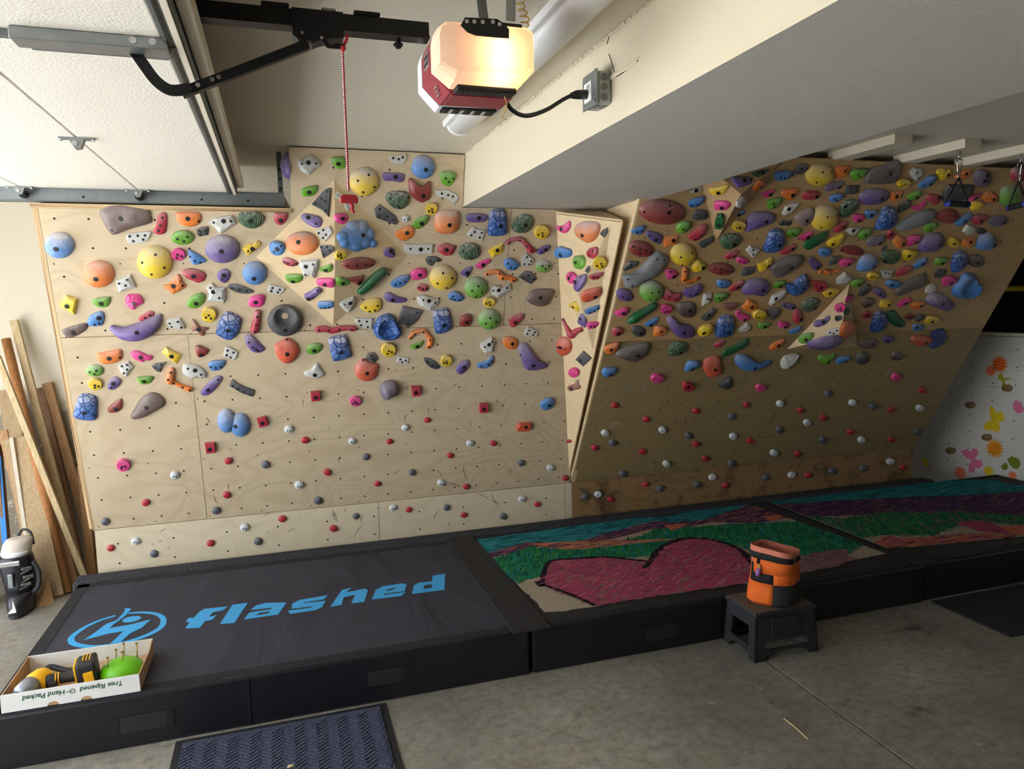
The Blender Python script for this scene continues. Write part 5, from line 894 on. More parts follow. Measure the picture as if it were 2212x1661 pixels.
# ------------------------------------------------------------------ climbing holds
# one line per hold: surface; colour; kind; special noun; height mm; outline type; centre u,v mm; outline mm; bolts (L large, S small)
HOLDS = """A;br;slab;long brown slab;37;P;-704,1804;-116,49 -72,70 -15,76 33,68 108,55 116,24 113,-10 48,-32 -15,-54 -69,-76 -91,-51 -113,8;L-20,13 S-69,-48
A;bl;dome;;35;P;-1020,1675;67,1 60,-20 48,-39 31,-54 11,-64 -10,-67 -30,-64 -48,-54 -60,-39 -67,-21 -67,0 -60,21 -48,39 -31,54 -12,64 9,67 29,64 47,55 59,40 66,22;L-11,-13
A;re;slab;upright red pill;16;P;-551,1790;14,58 35,53 36,21 29,-22 19,-48 -6,-58 -33,-50 -36,-36 -21,-14 -8,37;S15,31 S0,-8 S-10,-35
A;or;wing;;19;P;-414,1814;-62,30 -48,36 0,39 47,36 62,21 62,0 46,-26 1,-39 -34,-30 -56,-6;L-3,5 S48,-8
A;gy;plate;;9;P;-658,1717;-55,11 -31,21 56,32 56,12 39,-14 6,-28 -45,-32 -56,-17;S-41,7 S-3,10 S31,12 S20,-9 S-26,-18
A;gr;jug;;24;P;-451,1718;56,1 52,-11 43,-22 30,-31 14,-36 -4,-38 -21,-37 -36,-31 -48,-23 -54,-12 -56,0 -52,11 -43,22 -30,31 -14,36 3,38 20,37 36,31 47,23 54,13;S-25,-4 S25,8 S5,-16
A;ye;dome;;46;P;-596,1589;86,1 79,-27 64,-52 43,-72 17,-85 -10,-89 -36,-84 -59,-71 -76,-52 -85,-27 -86,1 -79,28 -64,53 -43,72 -18,85 9,89 35,85 58,73 75,53 85,28;S11,47 S-56,5 S45,-22 S-19,-58
A;pk;cup;;26;P;-480,1631;34,0 32,-10 26,-19 17,-27 7,-32 -3,-33 -14,-32 -23,-27 -30,-19 -34,-10 -34,0 -31,10 -26,19 -18,27 -8,32 3,33 13,32 23,27 29,20 33,10;S-3,1 S16,-8 S-9,-17
A;bl;slab;;16;P;-389,1614;-44,38 -28,40 7,18 41,-13 44,-20 23,-31 -15,-40 -30,-31 -43,5;S-35,6 S-15,-16 S12,-25
A;or;dome;;38;P;-864,1527;72,0 66,-22 53,-43 35,-59 13,-69 -10,-72 -32,-68 -51,-58 -64,-42 -72,-21 -72,1 -66,23 -53,43 -35,59 -14,69 9,72 31,69 50,58 64,43 72,22;L-11,-18
A;gy;rock;;22;Q;-746,1477;-46,21 28,49 46,-21 9,-34 -38,-49 -42,-15;S-29,4 S11,23 S0,-7
A;or;rock;star-shaped hold;21;P;-515,1470;-58,-10 -20,7 21,55 36,39 42,11 58,-12 34,-30 -14,-55 -30,-34;L-4,-5 S40,-5
A;re;slab;;19;P;-414,1516;-59,20 -40,36 -7,40 37,28 59,6 49,-26 16,-40 -13,-26 -41,-12;L-3,-1
A;ye;rock;diamond-shaped hold;23;Q;-1024,1366;-5,55 45,34 45,14 21,-55 -45,0;L-5,-3
A;gr;jug;;17;P;-871,1377;-46,6 -25,21 34,29 46,22 38,-5 24,-23 -4,-29 -30,-19;L-1,-4
A;pk;rock;;22;P;-717,1376;-45,13 -28,40 0,44 31,39 45,-2 12,-24 -11,-44 -36,-23;L-5,-5
A;bl;slab;;18;P;-909,1288;-41,-4 -22,22 20,42 38,35 41,7 26,-34 5,-40 -11,-42 -41,-34;L16,7 S-8,-28 S13,-22
A;br;jug;;19;P;-1015,1227;-63,0 -44,11 0,26 44,38 63,31 58,8 33,-14 -16,-38 -50,-28;L-8,-9
A;pu;horn;big banana-shaped horn;52;T;-710,1243;-125,-8,19 -81,-35,37 -21,-34,48 39,-8,45 83,28,32 105,56,13;L-7,-20
A;re;slab;;10;P;-669,1298;-39,-11 -17,7 17,28 37,25 39,6 12,-19 -21,-28 -37,-25;S-7,-8 S19,5
A;gy;rock;;19;Q;-531,1253;-48,9 -31,27 28,36 48,-18 44,-30 25,-36 -25,-30;S-27,4 S14,12 S-19,-15 S28,-20
A;bw;slab;bone-shaped hold;15;P;-413,1224;-36,50 -21,47 -7,18 9,5 45,1 44,-10 28,-17 24,-41 9,-50 -7,-35 -14,-16 -35,-18 -45,-5 -33,11 -29,25;L-5,-6
A;ye;cup;;30;P;-358,1300;37,-1 34,-14 28,-26 19,-36 8,-42 -4,-44 -15,-41 -25,-35 -32,-25 -37,-12 -37,1 -34,14 -28,26 -19,36 -8,42 3,44 15,41 25,35 32,25 36,13;S-1,-1 S-17,-14 S8,-20
A;db;scale;;31;P;-263,1230;-6,83 20,80 57,57 71,40 65,8 46,-45 18,-73 -1,-83 -35,-72 -71,-43 -65,-22 -43,45;L-4,-18
A;or;slab;;21;P;-873,1074;-65,15 -37,26 20,36 57,41 65,24 64,5 57,-19 19,-36 -26,-41 -48,-28;L0,-4 S51,-3
A;pk;slab;;15;P;-716,1070;-53,26 -34,35 -6,29 25,8 53,0 51,-17 33,-27 9,-23 0,-35 -32,-19 -52,2;L-5,-3
A;ye;rock;;18;Q;-567,1068;-51,19 -26,51 51,0 21,-51 -6,-27;L-1,-1
A;gr;dome;;20;P;-953,999;44,-2 41,-13 33,-23 22,-30 9,-35 -5,-36 -18,-34 -30,-28 -39,-19 -44,-9 -44,2 -41,13 -33,23 -22,30 -9,35 5,36 18,34 30,28 39,20 44,9;S-22,-3 S11,4 S-1,-16
A;gy;rock;;19;Q;-799,1002;-36,25 15,46 37,11 11,-22 -4,-46 -27,-30 -37,0;S-19,19 S6,27 S5,0 S-14,-21
A;dk;rock;;14;Q;-637,1003;-40,8 -17,24 40,31 18,3 4,-31 -18,-25;S-21,1 S12,18
A;ye;cup;;26;P;-959,921;33,-2 30,-13 24,-22 15,-29 6,-34 -5,-35 -15,-33 -23,-27 -29,-19 -33,-9 -33,2 -30,13 -24,22 -16,29 -6,34 5,35 14,33 23,27 29,19 33,9;S-2,-2 S15,-9 S-5,-17
A;pu;slab;;14;P;-869,921;-37,-24 -17,25 9,39 28,27 37,9 18,-22 -13,-39 -33,-34;L-4,0 S-18,-22
A;gr;jug;;16;P;-716,927;-43,17 -22,24 43,23 40,2 24,-17 -6,-24 -30,-14;L-4,1
A;or;tube;bent bar;25;T;-559,919;-15,67,14 -29,32,23 -30,2,23 -10,-11,14 22,-34,13 63,-56,18;S-22,55 S-38,17 S-15,-11 S29,-39 S63,-54
A;gy;slab;boulder-like hold;22;P;-462,971;-53,42 -20,45 18,36 58,1 61,-40 41,-41 16,-32 -11,-45 -48,-24 -61,-3;L6,10 S-30,22 S34,-17
A;db;scale;;31;P;-1027,787;-10,79 30,80 60,62 64,32 49,-58 37,-80 1,-80 -50,-66 -64,-39 -52,-10 -32,48;L-2,-23
A;mr;slab;;14;P;-882,787;-38,-14 -10,14 31,41 40,34 39,6 32,-19 8,-40 -33,-41 -40,-29;L4,-17
A;br;slab;large teardrop sloper;29;P;-721,776;-93,-59 -62,-4 -31,45 10,75 45,79 80,55 93,21 85,-4 41,-32 -13,-64 -62,-79 -86,-75;L-2,-2
A;mr;jug;;19;P;-411,1086;-27,37 -2,31 35,9 33,-5 14,-27 -17,-37 -29,-25 -35,12;L-7,-19
A;gy;plate;four-hole square plate;10;Q;-265,1070;-24,42 -4,39 40,7 30,-28 14,-42 -40,-20 -30,20;S-14,18 S16,5 S-21,-10 S-1,-24
A;bl;jug;;20;P;-342,998;-46,7 -27,29 8,33 43,28 46,13 26,-21 -6,-33 -32,-26;S-33,-3 S-7,-9 S19,-4
A;pu;slab;long slanted bar;16;P;-379,878;-60,-33 -38,-3 10,45 33,60 57,56 60,38 38,3 -1,-42 -34,-60 -60,-54;L-19,-22 S38,37
A;dk;rock;;14;Q;-351,1752;-30,9 -3,25 28,28 31,10 24,-19 -19,-28 -31,-17;S-15,3 S-14,-15 S11,4
A;gy;rock;;23;Q;-252,1791;-71,11 -36,33 51,50 66,30 71,9 46,-14 -14,-50 -22,-45 -40,-15;L7,19 S-42,10 S42,19
A;dg;brain;;25;P;-107,1817;-69,14 -57,33 -27,47 19,48 48,40 69,12 53,-20 26,-42 -4,-48 -40,-36 -64,-13;L-5,-5
A;re;jug;;20;P;42,1824;-34,23 -25,32 26,35 36,22 31,-3 15,-25 -7,-35 -28,-22 -36,0;L0,-8
A;pu;dome;;43;P;-262,1660;88,1 82,-23 68,-45 47,-62 21,-74 -7,-77 -34,-73 -57,-62 -75,-45 -86,-24 -88,0 -82,24 -68,45 -47,62 -22,73 5,77 32,74 56,63 74,46 85,25;L-5,-5
A;ye;rock;;15;Q;-115,1667;-52,-1 -18,21 12,28 34,42 52,31 45,8 14,-15 -24,-42 -38,-24;L3,-5 S-19,-17
A;bl;dome;;35;P;-109,1528;64,0 59,-21 49,-40 34,-55 16,-64 -4,-67 -24,-64 -41,-54 -54,-39 -62,-20 -64,1 -59,21 -49,40 -34,55 -16,64 4,67 23,64 40,55 54,40 62,21;L-5,-24
A;pu;slab;;16;P;-267,1514;-35,7 -15,32 11,40 31,27 35,6 24,-21 3,-40 -15,-35 -31,-16;L1,4 S-9,-18
A;gy;rock;;27;Q;-311,1421;-51,33 -22,53 1,32 52,31 48,-44 37,-53 -52,-49 -38,-5;L-14,10 S-26,30 S13,-24
A;dk;plate;long thin edge;7;P;-186,1441;-66,9 -52,28 -9,24 49,-2 66,-19 35,-28 -12,-23 -45,-6;S-44,5 S-7,-4 S30,-11
A;gy;plate;;8;Q;0,1434;-47,-1 -34,31 1,22 47,10 39,-12 11,-31 -45,-13;S-21,11 S-28,-7 S17,1 S6,-14
A;pk;jug;;21;P;-107,1370;-44,0 -27,26 13,37 41,32 44,13 31,-26 4,-37 -40,-31;L-6,-3
A;gr;jug;;21;P;-416,1377;-48,-21 -28,21 7,41 38,41 48,19 40,-9 9,-39 -29,-41;L-1,-13
A;re;tube;upright bar;26;T;-118,1252;11,54,19 5,17,19 -4,-21,23 -11,-50,22;S7,32 S-1,-14 S-9,-53
A;dk;donut;large black donut;42;P;35,1256;95,-2 89,-31 74,-57 52,-77 25,-90 -5,-94 -34,-88 -60,-74 -80,-52 -92,-26 -95,3 -88,32 -74,57 -52,77 -25,90 4,94 33,89 58,75 79,54 91,27;L0,-48
A;pu;slab;bean-shaped hold;19;P;-134,1123;-50,44 -26,59 -9,52 20,12 53,-30 43,-50 15,-59 -20,-45 -44,-6 -53,24;S-29,12 S-11,-20 S5,-33 S15,-42
A;ro;slab;kite-shaped hold;33;P;41,1072;-69,36 -43,56 -1,78 35,63 69,11 53,-40 20,-73 -13,-78 -44,-57 -65,-5;L-3,-11 S-1,71
A;gr;jug;;21;P;191,1077;-45,2 -23,30 14,36 42,27 45,4 27,-24 -12,-36 -39,-24;L-1,-8
A;db;scale;;33;P;338,1078;-67,55 -43,72 19,83 39,77 52,30 67,-44 61,-60 17,-76 -32,-83 -46,-71 -59,-2;L3,-20
A;ro;slab;two-horned hold;34;P;493,933;-68,21 -51,58 -26,75 -6,69 18,49 65,36 69,20 58,-45 28,-71 -12,-75 -52,-55 -69,-22;L-3,-13 S-24,67
A;dk;rock;;16;Q;526,1011;-38,7 -28,28 9,34 38,-13 11,-34 -14,-21 -36,-7;S-7,13 S4,-6
A;gy;slab;rough peaked boulder;21;P;187,938;-60,-3 -48,4 -15,16 5,46 24,48 38,18 60,-20 41,-40 2,-48 -40,-31 -59,-17;L1,-19
A;dk;plate;ribbed comb-like plate;9;Q;-219,854;-48,58 -19,30 16,7 69,-17 65,-43 48,-58 -9,-28 -69,18;S-49,18 S-23,-4 S8,-25 S43,-39
A;re;cube;;26;Q;188,781;-28,29 25,32 28,-28 -25,-32;L0,-4
A;pk;cup;;27;P;422,731;34,-2 32,-13 27,-22 20,-29 10,-34 0,-35 -11,-32 -20,-27 -28,-18 -33,-8 -34,2 -32,13 -27,22 -20,29 -10,34 0,35 11,32 20,27 28,19 32,9;S-2,0 S-13,-13 S8,-12
A;gp;slab;lobed ball;70;P;624,794;-56,4 -48,44 -11,62 32,60 56,26 54,-21 38,-40 11,-44 -19,-62 -43,-44;
A;bl;multi;twin-lobed hold;38;M;-278,636;10,14 6,-10 -2,-32 -15,-48 -29,-58 -45,-61 -60,-56 -73,-44 -83,-25 -88,-3 -89,21 -85,45 -76,66 -64,82 -49,92 -34,94 -19,90 -6,78 4,60 10,38/89,-20 85,-44 75,-65 62,-82 46,-92 28,-94 12,-89 -3,-77 -14,-58 -20,-36 -21,-11 -17,13 -7,34 6,50 22,60 39,63 56,58 70,45 81,27 88,5;L8,-10
A;re;cube;;25;Q;-119,635;-31,22 18,36 31,-21 -18,-36;L-1,-4
A;re;cube;;26;Q;-418,488;-27,32 26,33 27,-29 -24,-33;L-2,-4
A;pk;cup;;29;P;-884,417;35,-3 32,-16 26,-26 17,-34 6,-39 -5,-40 -16,-37 -25,-30 -32,-20 -35,-9 -35,4 -32,16 -26,26 -17,34 -6,39 5,40 15,37 25,30 31,21 35,9;S-6,-5 S11,-4 S-11,-16
A;dk;plate;large black fan-shaped plate;18;Q;753,1259;-50,68 72,38 33,-27 -19,-68 -43,-47 -72,-40 -65,25;S-51,-2 S36,28 S-15,-39
A;gy;rock;;24;Q;857,1343;-69,44 -30,52 69,15 52,-23 20,-52 -49,-20 -66,12;L-1,16 S-35,22 S38,4
A;db;shell;hollow shell;43;P;616,1198;-83,9 -57,62 -11,84 20,79 51,43 83,-23 81,-51 52,-78 -11,-84 -63,-65 -83,-29;
A;db;scale;;31;P;946,1228;-60,58 -39,74 -2,83 30,81 49,34 60,-11 57,-50 31,-72 -13,-83 -40,-75 -55,-8;L6,-23
A;mr;jug;round knob;24;P;1093,1225;-39,-4 -32,29 -5,42 26,36 39,5 32,-23 10,-42 -37,-32;L3,-8
A;gr;dome;;37;P;1242,1231;72,-1 70,-23 61,-42 46,-57 26,-66 4,-69 -19,-65 -40,-55 -56,-39 -68,-19 -72,2 -70,23 -61,42 -46,57 -27,66 -5,69 18,65 39,55 56,40 67,20;S-6,16 S-30,-20 S35,-11 S10,-44
A;re;slab;;17;P;1418,1220;-48,-3 -29,23 21,44 48,38 47,12 15,-22 -7,-44 -30,-44;L-8,-13
A;gy;plate;;9;Q;1524,1142;-50,-16 -27,36 50,-1 41,-36 -43,-25;S-17,9 S-28,-14 S22,-5 S13,-22
A;or;tube;hook-shaped bar;20;T;827,1127;-78,-1,12 -60,24,15 -29,40,15 9,41,15 28,15,14 48,-13,18 46,-42,18 36,-64,14;S-74,2 S-50,25 S2,37 S42,-15 S34,-60
A;gr;jug;;14;P;792,1078;-41,-4 -12,9 36,28 41,18 31,-12 5,-28 -25,-24;L3,-6
A;ye;cup;;35;P;621,1057;43,-2 41,-16 35,-29 26,-39 13,-45 0,-46 -13,-44 -25,-36 -35,-26 -41,-13 -43,2 -41,16 -35,29 -26,39 -14,45 0,46 13,44 25,37 35,26 41,13;S-1,-4 S-8,-22 S17,-12
A;gy;plate;;8;Q;711,983;-29,27 40,14 28,-26 -9,-27 -40,-5;S-18,8 S-6,-11 S14,-1
A;dk;plate;leaf-shaped plate;8;P;889,953;-53,35 -31,39 13,20 53,-23 37,-39 4,-32 -36,-1;S-29,16 S1,-13 S33,-22
A;ye;cup;;28;P;979,970;36,-1 34,-14 30,-24 22,-33 12,-38 1,-39 -10,-37 -20,-31 -28,-22 -34,-10 -36,2 -34,14 -30,24 -22,33 -12,38 -2,39 10,37 20,31 28,22 33,11;S-2,-3 S-17,-14 S2,-17
A;pu;slab;;18;P;1087,921;-45,-11 -28,23 16,48 39,41 45,14 25,-27 -8,-48 -31,-42;L6,1 S-7,-22
A;bl;slab;;16;P;1233,947;-55,-12 -33,-1 7,12 34,44 55,34 54,-2 33,-31 -13,-44 -48,-33;S-27,-25 S15,-12 S40,7
A;gy;rock;;25;Q;1239,1062;-50,10 25,53 50,26 36,-26 37,-47 -14,-53 -42,-17;L4,9 S24,24 S-22,-6
A;or;wing;;19;P;1389,1070;-54,21 -38,41 3,43 45,24 54,-12 38,-41 -3,-43 -39,-20;L10,-2
A;pu;horn;large boot-shaped hold;31;P;1551,971;-110,65 -92,94 -57,96 -24,56 23,0 63,-44 94,-51 110,-62 97,-83 50,-96 -23,-95 -55,-69 -85,-1;L-1,-55 S-89,16
A;bl;jug;;27;P;1681,629;-52,6 -24,39 12,46 45,28 52,-11 27,-42 -16,-46 -44,-24;L8,-5
A;re;cube;;26;Q;791,779;-30,34 25,32 30,-33 -20,-34;L-2,-6
A;re;cube;;27;Q;1238,633;-31,33 25,31 31,-33 -28,-30;L-2,-4
A;ro;cube;block;28;Q;1525,473;-50,-4 -34,30 43,31 50,-12 33,-31 -48,-24;L10,5
A;gy;rock;;25;P;199,2109;-58,10 -39,31 17,49 58,6 31,-18 3,-48 -15,-49 -46,-30;L-5,13 S-38,6 S33,10
A;gr;jug;;19;P;351,2124;-36,26 -2,32 35,22 36,-18 6,-32 -21,-20 -36,2;L-2,-2
A;ye;dome;;42;P;485,2032;79,3 75,-21 64,-44 46,-61 24,-73 -1,-78 -26,-75 -47,-64 -65,-47 -76,-26 -79,-2 -75,22 -63,44 -46,61 -24,73 0,78 24,75 46,65 64,48 75,27;S20,40 S-38,8 S51,-23 S-10,-53
A;gy;plate;;9;Q;666,2154;-48,20 45,29 48,5 36,-16 -12,-29 -41,-14;S-26,8 S4,4 S26,14
A;bl;dome;;35;P;807,2121;66,3 63,-17 55,-36 40,-51 22,-61 1,-64 -19,-62 -38,-53 -53,-39 -63,-22 -66,-2 -63,18 -54,36 -40,51 -22,61 -2,64 19,62 37,54 52,40 62,23;L10,-11
A;gr;jug;;25;P;947,2063;-50,15 -34,34 0,43 41,32 50,8 33,-26 4,-43 -27,-28;S-15,3 S30,3 S5,-17
A;pu;slab;;15;P;643,2060;-61,6 -47,26 -9,24 39,24 61,15 59,-9 40,-26 -4,-20 -47,-19;L10,4
A;mr;slab;crescent-topped hold;28;P;790,1993;-66,56 -50,66 -35,47 -5,29 25,30 44,50 62,46 66,7 62,-36 37,-59 7,-66 -33,-43 -58,-6;L18,-26
A;dg;brain;;26;P;667,1938;-68,21 -51,41 -8,51 46,48 68,25 66,-9 42,-39 13,-51 -27,-40 -61,-7;S-44,11 S57,16 S7,-37
A;gy;plate;;10;Q;947,1961;-65,38 0,44 63,13 67,-12 40,-44 8,-13 -67,9;S-32,20 S5,13 S33,6
A;ye;cup;;26;P;860,1896;33,1 32,-10 27,-20 20,-28 11,-33 1,-35 -9,-34 -19,-29 -26,-21 -31,-11 -33,-1 -31,10 -27,20 -20,28 -11,33 -1,35 9,34 18,29 26,21 31,12;S0,-2 S-16,-14 S3,-18
A;or;dome;square dome;40;P;953,1823;-74,32 -55,62 6,71 63,62 74,25 72,-30 42,-64 -14,-71 -61,-57 -74,-17;L7,-13
A;dk;plate;black pitted plate;11;Q;605,1857;-66,29 -42,57 -3,30 51,-8 66,-42 54,-57 -3,-38 -57,-19;S-38,30 S-40,-7 S3,-9 S43,-27
A;wh;chip;;14;P;715,1836;22,0 18,-11 7,-18 -7,-18 -18,-11 -22,0 -18,11 -7,18 7,18 18,11;S-9,-4 S10,0
A;gr;jug;;18;P;799,1819;-49,-13 -19,18 26,38 49,31 42,-1 7,-34 -28,-38;L5,-7
A;or;wing;;18;P;710,1756;-56,-4 -29,21 15,44 46,37 56,7 42,-23 7,-44 -28,-39;L10,3
A;gr;jug;;16;P;194,1973;-46,-6 -27,16 28,30 46,25 41,-1 17,-24 -19,-30 -37,-21;L-1,-5
A;gy;plate;;11;Q;478,1223;-50,36 50,34 45,-34 25,-36 -23,-16 -50,8;S-29,19 S15,15 S-19,-7 S20,-20
A;ye;slab;;22;P;519,1331;-64,4 -5,45 53,44 64,2 53,-26 21,-45 -24,-38 -54,-18;S-33,-7 S36,3 S20,-25 S-10,-30
A;re;tube;wavy bar;23;T;317,1196;-102,1,20 -62,2,19 -20,-9,19 23,2,19 61,4,16 99,0,19;S-96,2 S-43,-4 S16,1 S86,-3
A;pu;slab;;16;P;1128,1848;-65,2 -50,24 18,27 64,17 65,-6 42,-24 -16,-27 -53,-20;L10,1
A;db;scale;;32;P;1258,1823;-53,59 -25,79 17,81 40,68 55,10 59,-57 39,-76 -26,-81 -59,-66 -59,-17;L9,-15
A;dg;brain;;27;P;1412,1820;-68,-2 -51,29 1,56 46,49 68,16 58,-26 27,-53 -28,-56 -63,-33;L12,-8
A;ye;cup;;35;P;1534,1772;45,1 44,-13 39,-26 30,-36 18,-42 4,-45 -10,-43 -23,-36 -34,-26 -42,-14 -45,0 -44,13 -39,26 -30,36 -18,42 -4,45 10,43 23,37 34,27 41,15;S0,-5 S-24,-16 S5,-23
A;gy;plate;;11;Q;1125,1755;-19,42 6,28 57,23 51,-8 45,-42 -7,-29 -57,-6;S-7,13 S35,8 S-26,-7 S24,-19
A;re;tube;arched bar;23;T;1416,1696;-90,12,16 -61,28,13 -12,31,15 24,2,15 61,-35,20 78,-38,15;S-85,10 S-18,24 S27,-10 S59,-35
A;pu;slab;;13;P;1559,1663;-41,-8 -26,13 12,32 41,30 40,6 11,-19 -27,-32;L10,3 S-13,-14
A;gy;plate;long plate;13;Q;791,1661;-87,34 5,32 87,35 81,-24 26,-22 -25,-35 -76,-14;L11,3 S-49,6 S54,7
A;re;rock;;22;Q;956,1663;-53,21 -7,39 52,24 53,-4 33,-35 -9,-39 -52,-12;L-3,0
A;dg;brain;;27;P;1095,1652;68,0 66,-16 57,-30 42,-42 23,-50 2,-52 -19,-50 -38,-42 -54,-31 -64,-16 -68,0 -66,16 -57,30 -42,42 -24,49 -3,52 18,50 38,43 53,31 64,17;S-44,6 S49,15 S9,-37
A;ye;rock;;19;Q;1254,1661;-47,-4 -6,25 47,47 44,-16 -20,-47;L7,1
A;dk;rock;;15;Q;882,1594;-51,8 -38,28 8,31 51,8 41,-3 9,-5 -11,-31 -37,-18;S-24,4 S23,5
A;ye;dome;;43;P;940,1496;81,0 78,-24 67,-46 50,-64 27,-75 2,-78 -23,-74 -46,-63 -64,-45 -76,-23 -81,1 -78,25 -67,47 -50,64 -28,75 -3,78 22,75 45,63 63,46 76,24;S-8,35 S-38,-28 S49,3 S18,-57
A;pk;jug;;22;P;795,1518;-48,7 -23,30 24,35 48,11 46,-20 15,-33 -37,-35;L5,-3
A;bl;jug;;20;P;687,1474;-56,-8 -36,15 4,35 50,38 56,19 36,-17 -5,-38 -46,-32;S-29,-17 S-1,-8 S26,3
A;re;slab;;13;P;821,1435;-38,4 -21,25 16,23 38,6 28,-18 -1,-25 -30,-12;S-23,4 S-2,-6 S22,-2
A;pu;slab;;13;P;1081,1531;-36,-10 -13,17 29,34 36,17 21,-21 5,-34 -22,-23;L4,-7 S6,-27
A;pk;slab;;12;P;1182,1577;-46,-10 -25,8 23,32 45,29 46,11 19,-8 -6,-32 -37,-26;L-2,-4
A;bl;jug;;21;P;1359,1572;-50,14 -37,38 -1,38 40,14 50,-11 32,-32 -1,-38 -36,-16;S-28,10 S-5,-18 S26,-22
A;gy;plate;;11;Q;1462,1601;-41,10 -13,43 41,0 24,-33 -9,-43 -33,-37;S-9,19 S20,-5 S-23,-24 S9,-25
A;gr;dome;;23;P;1569,1561;53,0 52,-13 45,-24 34,-33 20,-39 4,-41 -13,-39 -28,-33 -41,-24 -49,-12 -53,0 -51,13 -45,24 -34,33 -20,39 -4,41 12,39 28,33 40,24 49,13;S-15,6 S28,4 S5,-11
A;or;tube;wavy bar;23;T;1293,1506;-89,11,14 -52,22,15 -13,21,16 12,-11,21 57,-14,15 86,-28,18;S-86,12 S-10,14 S11,-14 S81,-30
A;gr;dome;;38;P;1146,1432;72,0 70,-22 61,-42 45,-57 26,-67 3,-70 -19,-66 -40,-55 -57,-40 -68,-20 -72,1 -70,23 -61,42 -45,57 -26,66 -4,70 18,66 39,56 56,41 67,21;S5,17 S-32,-10 S32,-23 S-3,-47
A;dk;plate;;11;Q;1470,1491;-60,7 -21,42 20,37 60,-5 26,-42 -9,-26;S-33,0 S1,15 S39,-8
A;gy;rock;;22;Q;1306,1414;-66,10 -54,35 -15,32 3,18 52,46 66,3 -21,-46 -58,-28;L-21,4 S-54,1 S29,18
A;br;slab;;30;P;1563,1363;-88,3 -66,42 -15,58 55,57 88,46 83,6 53,-45 13,-58 -47,-46 -84,-19;L-6,7
A;bl;jug;;19;P;1025,1377;-48,12 -27,33 11,30 44,-1 48,-17 24,-33 -25,-24 -44,-10;S-24,7 S-30,-10 S-9,-16 S19,-18
A;pu;slab;;15;P;662,1378;-69,6 -59,30 -36,33 5,10 57,-4 69,-17 52,-31 -10,-33 -51,-21;L-18,-12
A;ye;cup;;27;P;1232,1341;36,-1 35,-11 31,-20 23,-27 13,-32 2,-33 -9,-32 -20,-27 -28,-19 -34,-10 -36,1 -35,11 -31,20 -23,27 -13,32 -2,33 9,32 20,27 28,19 34,10;S-1,1 S-20,-8 S4,-16
DUL;dk;plate;tall charcoal triangular plate;14;Q;367,283;47,79 56,70 47,-9 38,-79 1,-41 -56,-9 -31,16 23,71;S4,18 S-31,-10 S25,2 S25,-48 S39,55
DUL;pu;slab;;17;P;310,188;-59,23 -42,39 -4,36 43,21 59,-3 51,-31 27,-39 -6,-28 -48,2;L-13,14 S28,-20
DUL;or;dome;;37;P;256,68;91,-2 86,-22 72,-39 52,-53 26,-62 -2,-64 -30,-61 -55,-51 -75,-36 -87,-18 -91,2 -86,22 -72,40 -52,53 -26,62 2,64 30,61 55,51 75,36 87,18;L-10,0
DUL;gy;plate;;11;Q;379,115;-48,20 29,42 48,8 27,-20 3,-42 -25,-18;S-4,19 S-29,3 S10,-7 S-6,-23
DUL;dk;plate;;9;Q;391,20;-41,34 10,36 41,23 40,2 13,-14 -23,-36 -34,1;S-28,22 S2,23 S-19,-17 S17,4
DUL;bl;jug;skull-shaped knob;24;P;120,44;-45,10 -30,34 -2,38 30,28 45,8 37,-19 19,-36 -9,-38 -36,-26;L5,-8 S-16,-21 S27,8
DLL;re;slab;;13;P;182,-34;-41,16 -17,28 14,20 41,-2 41,-17 19,-28 -17,-24 -40,-5;S-28,5 S-11,-3 S15,-17 S33,-9
DLL;gy;rock;;29;Q;286,-79;-41,56 59,59 55,22 12,-59 -12,-39 -53,-54 -48,-6 -59,31;L-13,28 S28,40 S-29,-22
DLL;gr;jug;;15;P;371,-80;-39,2 -1,17 37,29 39,3 23,-23 -7,-29 -28,-19;L0,-5
DLL;gr;jug;;20;P;180,-141;-50,16 -33,29 20,31 50,22 47,0 25,-23 -16,-31 -46,-19;L-10,-12
DLL;pk;slab;rounded bar;17;P;350,-172;-47,24 -12,32 44,29 53,15 42,-22 25,-32 -20,-23 -53,-9;L-5,-4
DLL;pu;tube;bone-shaped hold;29;T;264,-235;32,21,21 0,0,21 -32,-21,26;S34,27 L-29,-24
DLL;bl;jug;;18;P;316,-320;-48,12 -23,28 39,27 48,9 34,-19 -7,-28 -45,-23;S-32,-12 S-9,-12 S15,-7
DUR;gy;plate;cracked plate;9;Q;52,-111;-39,52 -1,27 58,-11 41,-36 12,-52 -8,-11 -58,27;
DUR;pk;jug;;17;P;27,-208;-41,17 -24,27 22,28 41,10 29,-14 3,-28 -22,-22 -39,-6;L1,2
